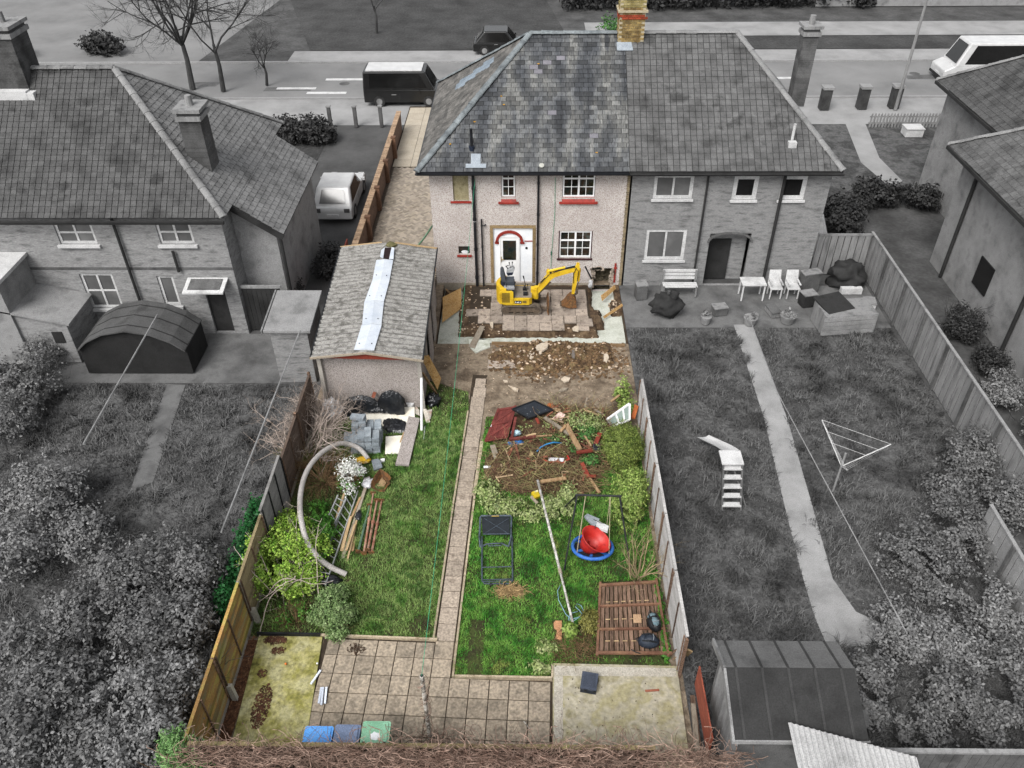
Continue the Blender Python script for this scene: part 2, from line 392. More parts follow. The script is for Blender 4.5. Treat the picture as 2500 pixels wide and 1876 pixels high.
# --- the two concrete bases, kerbs, edging
def slabpoly(name, pts, z1, m):
    return struct(MB().prism([(p.x, p.y) for p in pts], -.04, z1).build(name, m))
def ext(p, q, Y): t = (Y - p.y) / (q.y - p.y); return p + (q - p) * t
a, b, c, d = g(505, 1590), g(560, 1375), g(697, 1377), g(664, 1590)
slabpoly('left_concrete_base', [ext(b, a, -2.7), b, c, ext(c, d, -2.7)], .035, M_mossconc)
a, b, c, d = g(1194, 1600), g(1194, 1435), g(1462, 1441), g(1482, 1590)
slabpoly('right_concrete_base', [ext(b, a, -2.7), b, c, ext(c, d, -2.7)], .04, M_conc2)
def edging(p, q, h=.07, w=.05):
    struct(MB().bar((p.x, p.y, h / 2 - .035), (q.x, q.y, h / 2 - .035), w, h + .03).build('concrete_edging', M_edge))
edging(g(690, 1374), g(945, 1384), .09); edging(W(-1.12, 1.05), W(-1.1, 10)); edging(W(-1.1, 10.1), W(-1.0, 18.4), .08)
edging(W(.13, -.95), W(.13, 4.9)); edging(W(.13, 5), W(.16, 10.8)); edging(W(.1, 10.9), W(.18, 13.0), .06, .1); edging(W(.16, 13.1), W(.22, 15.5), .06, .1)
edging(g(982, 1463), g(1192, 1467), .09); edging(g(1193, 1466), g(1193, 1437), .08)
# --- lawns
LL = [g(600, 1375), g(945, 1382), W(-1.13, 1.1), W(-1.0, 19), W(-1.2, 20.5), Vector((-1.6, 10.6, 0)), Vector((-1.75, 9.5, 0)), Vector((-4.95, 9.0, 0)), Vector((-4.95, .6, 0))]
RL = [W(.16, -.95), g(1190, 1465), g(1192, 1436), g(1445, 1440), Vector((5.1, .2, 0)), Vector((5.2, 8.3, 0)), Vector((2.6, 8.9, 0)), W(.3, 18), W(.2, 12)]
M_turf = mat('turf', ['#352c1e', '#3d4022', '#4a5528', '#453a29'], 1.5, rough=.95, bump=1, bscale=14, rnd=0, fine=.3, bdist=.05)
flat('left_lawn', LL, -.018, M_turf)
flat('right_lawn', RL, -.018, M_turf)
def blades(name, P, h, w, m, lean=.9, z0=-.02, parent=None):
    n = len(P)
    h = h * NP.uniform(.6, 1.3, n) * (.55 + .95 * vnoise(P, 3.1, 21))
    a = NP.uniform(0, 2 * np.pi, n) + 3.0 * (vnoise(P, 1.3, 5) - .5) * 2 * np.pi * .4
    ld = a + NP.normal(0, .6, n)
    L = lean * NP.uniform(.3, 1.3, n)
    sx, sy = np.cos(a + 1.57) * w / 2, np.sin(a + 1.57) * w / 2
    dx, dy = np.cos(ld) * L * h, np.sin(ld) * L * h
    V = np.zeros((n, 5, 3))
    V[:, 0] = np.c_[P[:, 0] - sx, P[:, 1] - sy, np.full(n, z0)]
    V[:, 1] = np.c_[P[:, 0] + sx, P[:, 1] + sy, np.full(n, z0)]
    mx, my, mz = P[:, 0] + dx * .4, P[:, 1] + dy * .4, z0 + h * .62
    V[:, 2] = np.c_[mx - sx * .8, my - sy * .8, mz]
    V[:, 3] = np.c_[mx + sx * .8, my + sy * .8, mz]
    V[:, 4] = np.c_[P[:, 0] + dx, P[:, 1] + dy, z0 + h * np.clip(1.05 - .35 * L, .35, 1)]
    b = np.arange(n)[:, None] * 5
    F = np.concatenate([b + [0, 1, 2], b + [1, 3, 2], b + [2, 3, 4]])
    return npmesh(name, V.reshape(-1, 3), F, m, parent)
M_grassL = mat('grass_blades_left', ['#3a6420', '#5f8c38', '#92ac62', '#447028', '#7f9656'], 1.3, rough=.6, bump=0, rnd=.34, fine=.2, k=.66, lo=.36, hi=.66)
M_grassR = mat('grass_blades_right', ['#2f621c', '#4a922c', '#80b04c', '#36761f', '#90a450'], 1.3, rough=.6, bump=0, rnd=.36, fine=.2, k=.66, lo=.36, hi=.66)
_a, _b = pix(800, 900, 5.1875), pix(1120, 1180, 3.609)
NOGRASS = [[_a(*p) for p in q] for q in ([(370, 480), (1115, 480), (1120, 765), (385, 735)], [(720, 850), (970, 840), (960, 1095), (715, 1100)], [(1015, 610), (1180, 640), (1040, 1260), (845, 1250)], [(1100, 460), (1335, 510), (1310, 700), (1100, 600)])] + [[_b(*p) for p in q] for q in ([(1235, 870), (1745, 850), (1870, 1540), (1210, 1540)], [(825, 1210), (918, 1210), (915, 1400), (835, 1385)], [(330, 900), (560, 900), (560, 1010), (330, 1010)])]
def lawn_pts(poly, dens, side):
    P = scatter(poly, dens)
    n1, n2 = vnoise(P, .8, 1), vnoise(P, 2.3, 2)
    keep = .25 + 1.4 * (.6 * n1 + .4 * n2)
    if side == 'L':
        keep *= np.clip((10.3 - P[:, 1]) / 2.4, .04, 1)
        keep *= np.where(P[:, 0] < -3.1 - .12 * P[:, 1] * 0, .35, 1)
        keep *= np.where((np.abs(P[:, 1] - 3.6) < 1.0) & (P[:, 0] > -1.0), .55, 1)
        keep *= np.where((np.hypot(P[:, 0] + .85, P[:, 1] - .9) < .3), .1, 1)
    else:
        keep *= np.clip((8.9 - P[:, 1]) / 1.4, .03 + .25 * n2, 1)
        keep *= np.where((P[:, 0] > .35) & (P[:, 0] < .72) & (P[:, 1] < 1.1), .06, 1)
        keep *= np.where((P[:, 0] > 2.9) & (P[:, 1] < 1.0), .15, 1)
        keep *= np.where((P[:, 0] < 3.0) & (P[:, 1] > 4.2) & (P[:, 1] < 8) & (P[:, 0] > .6), .4, 1)
    for q in NOGRASS: keep *= np.where(inpoly(P, q), 0, 1)
    return P[NP.random(len(P)) < keep]
tag(blades('lawn_grass', lawn_pts(LL, 2600, 'L'), .085, .011, M_grassL), 'rough green grass of the lawn left of the path', 'grass', kind='stuff')
tag(blades('lawn_grass', lawn_pts(RL, 2600, 'R'), .085, .011, M_grassR), 'lush green grass of the lawn right of the path', 'grass', kind='stuff')
# --- block paved drive beside the house, herringbone
dx0, dx1, dy0, dy1 = -5.0, -1.8, 15.6, 27.6
drive = flat('driveway', rect(dx0, dx1, dy0, dy1), -.012, mat('paver_sand', ['#463c32', '#5a4e42'], 4, rnd=0))
pv = MB()
cs45 = math.cos(math.radians(45))
for i in range(-70, 70):
    for j in range(-70, 70):
        if (i - j) % 4 == 0: x0, y0, w, h = i, j, 2, 1
        elif (i - j) % 4 == 3: x0, y0, w, h = i, j, 1, 2
        else: continue
        cx, cy = (x0 + w / 2) * .1, (y0 + h / 2) * .1
        X, Y = -3.4 + (cx - cy) * cs45, 21.6 + (cx + cy) * cs45
        if dx0 + .08 < X < dx1 - .02 and dy0 + .08 < Y < dy1 - .08:
            pv.obox((X, Y, -.008 + RNG.uniform(-.002, .002)), w * .1 - .014, h * .1 - .014, .02, math.radians(45))
tag(pv.build('paver_field', M_pavers, drive), kind='stuff')
fp = flat('front_paving', rect(-5.0, -1.0, 27.62, 36), -.012, M_joint)
SMF = mesh_of(MB().box(-.44, .44, -.44, .44, -.02, .012), 'paving_slab', M_frontslab)
for i in range(4):
    for j in range(9): piece('paving_slab', SMF, fp, (-4.5 + i * .9, 28.1 + j * .9, -.004))
# --- street beyond the houses
flat('pavement', rect(-60, 60, 33.2, 37.2), -.035, M_gpale)
flat('road', rect(-90, 90, 37.3, 44.0), -.05, M_road)
for y0, y1 in ((37.2, 37.36), (43.9, 44.06)): struct(MB().box(-90, 90, y0, y1, -.06, .06).build('kerb', M_gkerb))
flat('far_pavement', rect(-14, 90, 44.06, 46.4), -.02, M_gpale)
flat('side_road', [(-46, 44), (-20, 44), (-17, 70), (-60, 70)], -.045, M_road)
flat('grass_verge', [(-13, 46.6), (5, 46.6), (3, 62), (-18, 62)], -.03, M_gdark)
flat('far_grass', rect(6, 60, 46.6, 49.5), -.03, M_gdark)
flat('far_pavement', rect(6, 90, 49.6, 53), -.025, M_gpale)
flat('far_ground', rect(-80, 90, 70, 160), -.03, M_gdark)
# --- neighbours' gardens
flat('left_garden_lawn', rect(-30, -5.2, -12, 10.4), -.045, M_gl)
flat('left_garden_patio', rect(-15.5, -5.2, 10.42, 13.3), -.045, M_gp)
flat('left_garden_path', [g(360, 830), g(400, 830), g(330, 1040), g(280, 1060)], -.03, M_gp)
flat('left_driveway', [(-8.3, 13.6), (-5.2, 13.6), (-5.2, 33.2), (-8.8, 33.2)], -.04, M_gdrive)
flat('left_front_garden', rect(-30, -8.9, 24, 33.2), -.045, M_gdark)
flat('right_garden_lawn', rect(5.38, 15, -3, 13.7), -.045, M_gl)
flat('right_garden_patio', rect(5.38, 15, 13.72, 16.6), -.04, M_gp)
flat('right_garden_path', [g(1585, 700), g(1625, 700), g(1700, 900), g(1755, 1090), g(1800, 1250), g(1850, 1320), g(2060, 1420), g(2030, 1450), g(1900, 1390), g(1790, 1400), g(1760, 1330), g(1730, 1230), g(1695, 1090), g(1650, 900)], -.03, mat('pale_path', [gr(140), gr(162), gr(175)], 1.2, rnd=0, fine=.25))
flat('right_front_lawn', rect(14.5, 30, 24, 33.2), -.045, M_gl)
flat('right_front_path', [g(1825, 262), g(1868, 262), g(1900, 340), g(1950, 390), g(1925, 405), g(1860, 350)], -.03, M_gpale)
flat('far_right_garden', rect(15.2, 40, -12, 14), -.045, M_gg)
GPATHS = [[g(1585, 700), g(1625, 700), g(1700, 900), g(1755, 1090), g(1800, 1250), g(1850, 1320), g(2060, 1420), g(2030, 1450), g(1900, 1390), g(1790, 1400), g(1760, 1330), g(1730, 1230), g(1695, 1090), g(1650, 900)], [g(360, 830), g(400, 830), g(330, 1040), g(280, 1060)]]
def tufts(name, poly, dens, h, w, m, label):
    P = scatter(poly, dens)
    for q in GPATHS: P = P[~inpoly(P, q)]
    P = P[NP.random(len(P)) < .2 + 1.1 * vnoise(P, 1.1, 8)]
    tag(blades(name, P, h, w, m, 1.0, -.06), label, 'grass', kind='stuff')
M_gblade = mat('grey_grass', [gr(62), gr(90), gr(126), gr(80)], .55, rough=.7, bump=0, rnd=.35, fine=.2, k=.5)
def clumps(poly, n, label):
    C = scatter(poly, 60); C = C[NP.permutation(len(C))[:n]]
    for q in GPATHS: C = C[~inpoly(C, q)]
    P = np.repeat(C, 45, 0) + NP.normal(0, .09, (len(C) * 45, 2)) * NP.uniform(.5, 1.6, (len(C), 1)).repeat(45, 0)
    tag(blades('grass_clumps', P, .24, .022, M_gblade, 1.1, -.06), label, 'grass', kind='stuff')
clumps(rect(5.6, 14.8, -2.6, 13.3), 420, 'coarse grey grass clumps in the right neighbour garden')
clumps(rect(-14.8, -5.5, -2.6, 10), 380, 'coarse grey grass clumps in the left neighbour garden')
tufts('neighbour_grass', rect(5.5, 15, -2.8, 13.6), 420, .11, .022, M_gblade, 'dark grey rough grass of the right neighbour garden')
tufts('neighbour_grass', rect(-15, -5.3, -3, 10.3), 420, .11, .022, M_gblade, 'dark grey rough grass of the left neighbour garden')
# ================================================================= THE HOUSE
WY = 16.64
def clip(poly, inside, cut):
    out = []
    for i in range(len(poly)):
        a, b = poly[i], poly[(i + 1) % len(poly)]
        ia, ib = inside(a), inside(b)
        if ia: out.append(a)
        if ia != ib: out.append(cut(a, b))
    return out
def clip_convex(poly, conv):                             # conv counter-clockwise
    for i in range(len(conv)):
        if len(poly) < 3: return []
        p, q = conv[i], conv[(i + 1) % len(conv)]
        f = lambda t: (q[0] - p[0]) * (t[1] - p[1]) - (q[1] - p[1]) * (t[0] - p[0])
        def cut(a, b):
            fa, fb = f(a), f(b); k = fa / (fa - fb)
            return (a[0] + (b[0] - a[0]) * k, a[1] + (b[1] - a[1]) * k)
        poly = clip(poly, lambda t: f(t) >= -1e-9, cut)
    return poly
def cover(parent, O, U, V, conv, course, width, m, npieces=0, name='slate', th=.008, newm=None, gap=.008, swap=None, stag=True):
    O, U, V = Vector(O), Vector(U).normalized(), Vector(V).normalized(); N = U.cross(V).normalized()
    vmax = max(p[1] for p in conv); umin = min(p[0] for p in conv); umax = max(p[0] for p in conv)
    h = course * 1.12
    lift = lambda v: .026 - .019 * v / h
    pm = mesh_of(MB().extrude([(gap / 2, 0, lift(0)), (width - gap / 2, 0, lift(0)), (width - gap / 2, h, lift(h)), (gap / 2, h, lift(h))], (0, 0, th)), name, m)
    pn = mesh_of(MB().extrude([(gap / 2, 0, lift(0)), (width - gap / 2, 0, lift(0)), (width - gap / 2, h, lift(h)), (gap / 2, h, lift(h))], (0, 0, th)), name, newm) if newm else None
    rot = Matrix(((U.x, V.x, N.x), (U.y, V.y, N.y), (U.z, V.z, N.z)))
    rest, rnew, used = MB(), MB(), 0
    r = 0
    while r * course < vmax:
        v0 = r * course
        u0 = umin - (width / 2 if r % 2 and stag else 0)
        k = 0
        while u0 + k * width < umax:
            u = u0 + k * width; k += 1
            q = [(u + gap / 2, v0), (u + width - gap / 2, v0), (u + width - gap / 2, v0 + h), (u + gap / 2, v0 + h)]
            c = clip_convex(q, conv)
            if len(c) < 3: continue
            full = len(c) == 4 and abs(c[0][0] - q[0][0]) < 1e-6 and abs(c[2][0] - q[2][0]) < 1e-6 and abs(c[2][1] - q[2][1]) < 1e-6 and abs(c[1][0] - q[1][0]) < 1e-6
            isnew = swap and swap(u, v0)
            j = RNG.uniform(-.004, .004)
            if full and used < npieces:
                o = piece(name, pn if isnew else pm, parent, O + U * u + V * (v0 + j), (rot @ Matrix.Rotation(RNG.uniform(-.012, .012), 3, 'Z')).to_euler())
                used += 1
            else:
                (rnew if isnew else rest).extrude([O + U * a + V * (b + j) + N * lift(b - v0) for a, b in c], N * th)
        r += 1
    if rest.v: tag(rest.build(name + '_field', m, parent), kind='stuff')
    if rnew.v: tag(rnew.build(name + '_patch', newm, parent), kind='stuff')
def wall_open(mb, x0, x1, z0, z1, ops, y, depth):        # wall seen from -Y with openings and their reveals
    xs = sorted({x0, x1, *[o[0] for o in ops], *[o[1] for o in ops]}); zs = sorted({z0, z1, *[o[2] for o in ops], *[o[3] for o in ops]})
    for i in range(len(xs) - 1):
        for j in range(len(zs) - 1):
            cx, cz = (xs[i] + xs[i + 1]) / 2, (zs[j] + zs[j + 1]) / 2
            if any(o[0] < cx < o[1] and o[2] < cz < o[3] for o in ops): continue
            mb.quad((xs[i], y, zs[j]), (xs[i + 1], y, zs[j]), (xs[i + 1], y, zs[j + 1]), (xs[i], y, zs[j + 1]))
    for a, b, c, d in ops:
        e = y + depth
        mb.quad((a, y, c), (a, y, d), (a, e, d), (a, e, c)); mb.quad((b, y, d), (b, y, c), (b, e, c), (b, e, d))
        mb.quad((b, y, c), (a, y, c), (a, e, c), (b, e, c)); mb.quad((a, y, d), (b, y, d), (b, e, d), (a, e, d))
    return mb
def window(parent, x0, x1, z0, z1, y, cols, rows, mfr, mgl, fr=.05, bars=True, mull=True, trans=None, name='window'):
    f = MB()
    f.box(x0, x1, y, y + .07, z0, z0 + fr).box(x0, x1, y, y + .07, z1 - fr, z1)
    f.box(x0, x0 + fr, y, y + .068, z0 + fr, z1 - fr).box(x1 - fr, x1, y, y + .068, z0 + fr, z1 - fr)
    cx = [x0 + fr + (x1 - x0 - 2 * fr) * i / cols for i in range(cols + 1)]; cz = [z0 + fr + (z1 - z0 - 2 * fr) * i / rows for i in range(rows + 1)]
    for i in range(1, cols):
        w = .035 if (mull and i * 2 == cols) else .011
        f.box(cx[i] - w, cx[i] + w, y + (.003 if w > .02 else .012), y + .06, z0 + fr, z1 - fr)
    for j in range(1, rows):
        w = .03 if trans == j else .011
        f.box(x0 + fr, x1 - fr, y + (.006 if w > .02 else .015), y + .058, cz[j] - w, cz[j] + w)
    o = f.build(name, mfr, parent)
    for i in range(cols):
        for j in range(rows): MB().box(cx[i], cx[i + 1], y + .03, y + .04, cz[j], cz[j + 1]).build('pane', mgl, o)
    return o
house = thing('house', 'pebbledashed house with slate hipped roof and red window sills behind the yellow excavator', 'house', (1.8, WY, 0))
OPS = [(-.94, -.37, 3.55, 4.78), (.82, 1.33, 3.69, 4.78), (-.86, -.43, 1.33, 1.68), (3.03, 4.22, 3.68, 4.78), (2.97, 4.21, 1.18, 2.32), (.47, 1.97, .1, 2.44), (4.32, 5.08, -.32, .72)]
wm = wall_open(MB(), -1.78, 5.36, -.35, 4.86, OPS, WY, .14)
wm.quad((-1.78, WY, -.35), (-1.78, WY, 4.72), (-1.78, 25.2, 4.72), (-1.78, 25.2, -.35)).quad((-1.78, 25.2, -.35), (-1.78, 25.2, 4.72), (5.36, 25.2, 4.72), (5.36, 25.2, -.35))
wm.quad((5.36, WY, -.35), (5.36, WY, 4.72), (5.36, 25.2, 4.72), (5.36, 25.2, -.35))
wall = wm.build('wall', M_pebble, house)
MB().box(-1.79, 4.3, WY - .025, WY + .02, -.36, .06).build('plinth', mat('plinth_render', ['#a09686', '#b8afa0'], 2, rnd=0), house)
MB().box(5.36, 5.46, WY - .006, WY + .1, -.3, 4.7).build('corner_brickwork', M_mortar, house)
qb = MB()
for i in range(62):
    z = -.28 + i * .078
    qb.box(5.345 if i % 2 else 5.36, 5.46, WY - .02, WY + .05, z, z + .064)
tag(qb.build('corner_bricks', mat('corner_brick', ['#85775e', '#9c8d72', '#6f6250'], 5, rnd=.3), house), kind='stuff')
# hole knocked through at the foot of the wall
hm = MB()
def hole(u, v):
    x, z = 4.3 + u * .8, -.33 + v * 1.08
    return (x, WY + .55 - .35 * (1 - v) + .12 * mnoise.noise(Vector((x * 7, z * 7, 2))), z)
hm.sheet(hole, 10, 10)
hm.build('hole_infill', mat('void_earth', ['#3a3328', '#57503f', '#6d6552'], 4, rnd=0, bump=.8), house)
rg = MB()
for i in range(26):
    t = i / 25
    x, z = (4.3, -.1 + t * 3 * .8) if t < .33 else ((4.3 + (t - .33) * 3 * .39, .72) if t < .67 else (5.08, .72 - (t - .67) * 3 * .85))
    rg.obox((x + RNG.uniform(-.04, .05), WY + .03, z + RNG.uniform(-.04, .04)), RNG.uniform(.08, .2), .16, RNG.uniform(.05, .12), 0, 0, RNG.uniform(-.6, .6))
tag(rg.build('broken_edge', mat('broken_masonry', ['#9a8c7c', '#b8aa9b', '#71655a'], 6, rnd=.3), house), kind='stuff')
# windows, sills
window(house, .84, 1.31, 3.71, 4.78, WY + .05, 2, 3, M_white, M_glass, .045, mull=False, trans=2)
window(house, 3.05, 4.20, 3.70, 4.78, WY + .05, 4, 3, M_white, M_glass, trans=2)
window(house, 2.99, 4.19, 1.20, 2.30, WY + .03, 4, 3, M_white, M_glass, trans=2)
tiny = MB().box(-.86, -.43, WY + .09, WY + .11, 1.33, 1.68).build('hatch', M_glass, house)
MB().ell((-.62, WY + .08, 1.38), .14, .03, .08, 8, 5, .3).build('rubble_in_hatch', M_bagwhite, tiny)
MB().box(-.94, -.37, WY + .07, WY + .12, 3.55, 4.78).build('window_board', M_mould, house)
MB().box(2.955, 2.99, WY - .012, WY + .1, 1.17, 2.33).box(4.19, 4.225, WY - .012, WY + .1, 1.17, 2.33).build('window_trim', mat('maroon_trim', ['#3a1a1e', '#4a2326'], 3, rnd=0), house)
for x0, x1, z0, z1, dp in ((.70, 1.45, 3.47, 3.53, .10), (2.93, 4.33, 3.47, 3.53, .10), (-1.05, -.29, 3.49, 3.55, .06), (-.92, -.36, 1.24, 1.31, .06), (2.9, 4.26, 1.1, 1.16, .05)):
    s = MB().box(x0, x1, WY - dp, WY + .03, z0, z1)
    if z0 == 3.47: s.extrude([(x0 + .1, WY - .02, z1), (x0 + .1, WY - .07, z1), (x0 + .1, WY + .05, z1 + .17)], (x1 - x0 - .2, 0, 0))
    s.build('sill', M_red if z0 != 1.1 else mat('maroon_trim', ['#3a1a1e']), house)
# the patched doorway: rendered border, white recess, arch and door
db = MB()
for a, b, c, d in ((.36, 2.08, 2.44, 2.57), (.36, .475, .0, 2.44), (1.965, 2.09, .0, 2.44)): db.box(a, b, WY - .012, WY + .05, c, d)
db.build('door_border', M_render, house)
MB().box(.46, 1.98, WY + .06, WY + .1, .05, 2.45).build('door_recess', M_whitewall, house)
arch = MB()
ap = [(1.08 + math.cos(t) * r, z) for r in (1,) for t, z in ()]
pts = [(.60, 1.80), (.60, 1.88)] + [(1.09 + .48 * math.cos(math.pi - math.pi * i / 14), 1.86 + .42 * math.sin(math.pi * i / 14)) for i in range(15)] + [(1.58, 1.80)]
for i in range(len(pts) - 1): arch.bar((pts[i][0], WY + .03, pts[i][1]), (pts[i + 1][0], WY + .03, pts[i + 1][1]), .09, .1, Vector((0, 1, 0)))
arch.box(.54, .69, WY - .01, WY + .08, 1.78, 1.83).box(1.50, 1.66, WY - .01, WY + .08, 1.78, 1.83).box(1.66, 1.96, WY + .03, WY + .062, 1.86, 1.89)
arch.build('door_arch', M_red, house)
door = MB().box(.70, .745, WY + .0, WY + .06, .12, 2.1).box(1.43, 1.475, WY + .0, WY + .06, .12, 2.1).box(.745, 1.43, WY + .0, WY + .06, 2.05, 2.1).box(.75, 1.425, WY + .02, WY + .058, .14, 2.045).build('door', M_white, house)
MB().box(.84, 1.34, WY + .008, WY + .03, 1.08, 1.91).build('pane', M_glass, door)
dm = MB()
for i in range(2):
    for j in range(2): dm.box(.80 + i * .3, 1.06 + i * .3, WY + .012, WY + .03, .22 + j * .4, .56 + j * .4)
dm.build('door_panel', M_white, door)
MB().box(.755, .775, WY - .02, WY + .02, 1.0, 1.22).box(.755, .87, WY - .045, WY - .02, 1.1, 1.12).build('handle', mat('brass', ['#b89a4a', '#d0b468'], 3, rough=.3, metal=.6), door)
MB().tube([(1.74, WY + .04, 1.57), (1.74, WY + .075, 1.57)], .05, 12).build('vent_hole', M_blackmat, house)
MB().box(2.66, 2.71, WY - .02, WY + .01, 1.3, 1.46).build('air_brick', M_blackmat, house)
MB().box(5.14, 5.21, WY - .05, WY - .01, .1, .95).build('red_post', M_red, house)
MB().box(5.12, 5.24, WY - .06, WY - .012, .72, .78).build('red_bracket', M_red, house)
# pipes
def pipe(name, x, z0, z1, r, y=WY - .09, m=M_black):
    p = MB().tube([(x, y, z0), (x, y, z1)], r, 10)
    z = z0 + .6
    while z < z1: p.tube([(x, y, z), (x, y, z + .1)], r * 1.35, 10); p.box(x - .02, x + .02, y, WY, z + .02, z + .07); z += 1.25
    return p.build(name, m, house, smooth=False)
sp = pipe('soil_pipe', -.19, -.3, 4.8, .055)
MB().tube([(-.19, WY - .09, 2.78), (-.19, WY - .09, 2.83)], .068, 10).build('pipe_collar', M_white, sp)
pipe('waste_pipe', .06, -.2, 2.86, .03)
MB().tube([(.06, WY - .09, 2.6), (.2, WY - .09, 2.6), (.2, WY + .02, 2.6)], .025, 8).build('waste_branch', M_black, house)
pipe('rain_pipe', 2.16, -.1, 4.8, .04)
gt = MB()
gp = [(-2.36, 16.2, 4.66), (-2.36, 16.06, 4.66), (-2.36, 16.08, 4.58), (-2.36, 16.18, 4.58)]
gt.extrude([(-2.18, 16.27, 4.80), (-2.18, 16.25, 4.75), (-2.18, 16.20, 4.74), (-2.18, 16.16, 4.76), (-2.18, 16.15, 4.80)], (7.54, 0, 0))
gt.extrude([(-2.10, 16.2, 4.80), (-2.12, 16.2, 4.75), (-2.17, 16.2, 4.74), (-2.21, 16.2, 4.76), (-2.22, 16.2, 4.80)], (0, 9.2, 0))
gt.build('gutter', M_black, house)
MB().box(-2.1, 5.36, 16.272, 16.30, 4.74, 4.85).box(-2.1, -2.07, 16.31, 25.4, 4.74, 4.85).build('fascia', M_black, house)
MB().quad((-2.08, 16.29, 4.76), (5.36, 16.29, 4.76), (5.36, 16.7, 4.79), (-2.08, 16.7, 4.79)).build('soffit', M_blackmat, house)
# roof
E0, E1, RL_, RR, Bk, Bk1 = Vector((-2.14, 16.28, 4.84)), Vector((5.36, 16.28, 4.84)), Vector((1.86, 20.9, 8.2)), Vector((5.36, 20.9, 8.2)), Vector((-2.14, 25.52, 4.84)), Vector((5.36, 25.52, 4.84))
roof = MB().quad(E0, E1, RR, RL_).quad(Bk, E0, RL_).quad(Bk1, Bk, RL_, RR).build('roof', mat('roof_underlay', ['#22252a', '#2c2f33'], 3, rnd=0), house)
SV = (RL_ - Vector((1.86, 16.28, 4.84)))
ls = SV.length
picks = {(9, 22), (11, 20), (13, 18), (14, 17), (15, 11), (20, 5)}
def newslate(u, v):
    return any(abs(u - a) < .165 and abs(v - b) < .095 for a, b in ((5.1, 4.6), (4.3, 4.45), (4.55, 4.4), (3.95, 4.2), (4.0, 4.05), (4.6, 2.3), (6.1, 1.25)))
cover(roof, E0, (1, 0, 0), SV, [(0, 0), (7.5, 0), (7.5, ls), (4.0, ls)], .19, .33, M_slate, 300, 'slate', th=.012, newm=M_slatenew, swap=newslate, gap=.018)
SH = (RL_ - Vector((-2.14, 20.9, 4.84)))
lh = SH.length
M_slate2 = mat('mossy_slate', ['#454443', '#5f5d5a', '#777470', '#4d4b49'], 2.2, rough=.7, rnd=.3, bump=.3, stretch=(.6, .6, .6))
def leadpatch(u, v): return 1.2 < v < 3.4 and abs((u - 3.3) - (v - 2.3) * .35) < .42
cover(roof, Bk, (0, -1, 0), SH, [(0, 0), (9.24, 0), (4.62, lh)], .19, .33, M_slate2, 0, 'slate', gap=.016, th=.012, newm=mat('pale_blue_slate', ['#7d8a96', '#929ea9'], 3, rnd=.15), swap=leadpatch)
ht = MB()
HR = .125
for j in range(7):
    pass
def capmesh(L, name, m):
    v, f = [], []
    n = 7
    for k, (x, r) in enumerate(((0, HR * 1.12), (L * .16, HR * 1.12), (L * .17, HR), (L + .02, HR * .96))):
        for i in range(n):
            a = math.pi * i / (n - 1)
            v.append((x, -math.cos(a) * r, math.sin(a) * r * .62))
    for k in range(3):
        for i in range(n - 1): f.append((k * n + i, k * n + i + 1, (k + 1) * n + i + 1, (k + 1) * n + i))
    f.append(tuple(range(n)))
    return mesh_of(MB().add(v, f), name, m)
def caps(parent, a, b, n, name, m):
    d = (b - a); L = d.length / n; me = capmesh(L, name, m)
    x = d.normalized(); y = Z.cross(x).normalized(); z = x.cross(y)
    R = Matrix(((x.x, y.x, z.x), (x.y, y.y, z.y), (x.z, y.z, z.z)))
    for i in range(n): piece(name, me, parent, a + x * (L * i) + z * RNG.uniform(-.005, .008), (R @ Matrix.Rotation(RNG.uniform(-.05, .05), 3, 'X')).to_euler())
up = Vector((0, 0, .035))
caps(roof, E0 + up + Vector((-.03, -.03, 0)), RL_ + up, 15, 'hip_tile', M_ridge)
caps(roof, Bk + up, RL_ + up, 15, 'hip_tile', M_ridge)
caps(roof, RL_ + up, Vector((5.1, 20.9, 8.235)), 8, 'ridge_tile', M_ridge)
for (u, v) in ((.9, 1.1), (1.75, 2.0), (2.7, 3.05), (2.8, 2.7), (4.05, 4.4), (6.1, .75)):
    p = E0 + Vector((1, 0, 0)) * (u + .25) + SV.normalized() * v
    MB().ell(p + Vector((0, -.02, .03)), .045, .035, .02, 8, 4, .7, 3).build('lichen', mat('orange_lichen', ['#b8862a', '#cf9c34'], 6, rnd=0), roof)
vp = MB().tube([(-.22, 17.0, 5.2), (-.22, 16.98, 6.15)], .055, 10).build('vent_pipe', M_black, roof)
MB().tube([(-.22, 17.0, 5.3), (-.22, 17.0, 5.5)], .1, 10).build('vent_boot', M_navy, vp)
def onroof(u, v, n): return E0 + Vector((1, 0, 0)) * u + SV.normalized() * v + Vector((1, 0, 0)).cross(SV.normalized()) * n
MB().extrude([onroof(1.72, .14, .05), onroof(2.44, .14, .05), onroof(2.44, .3, .05), onroof(2.24, .3, .05), onroof(2.24, .7, .05), onroof(1.9, .7, .05), onroof(1.9, .3, .05), onroof(1.72, .3, .05)], Vector((0, -.006, .008))).build('lead_flashing', M_lead, vp)
MB().tube([onroof(4.4, .22, .05), onroof(4.4, .22, .09)], .09, 12).build('roof_vent', mat('lichened_cap', ['#c2c2ba', '#a0a098']), roof)
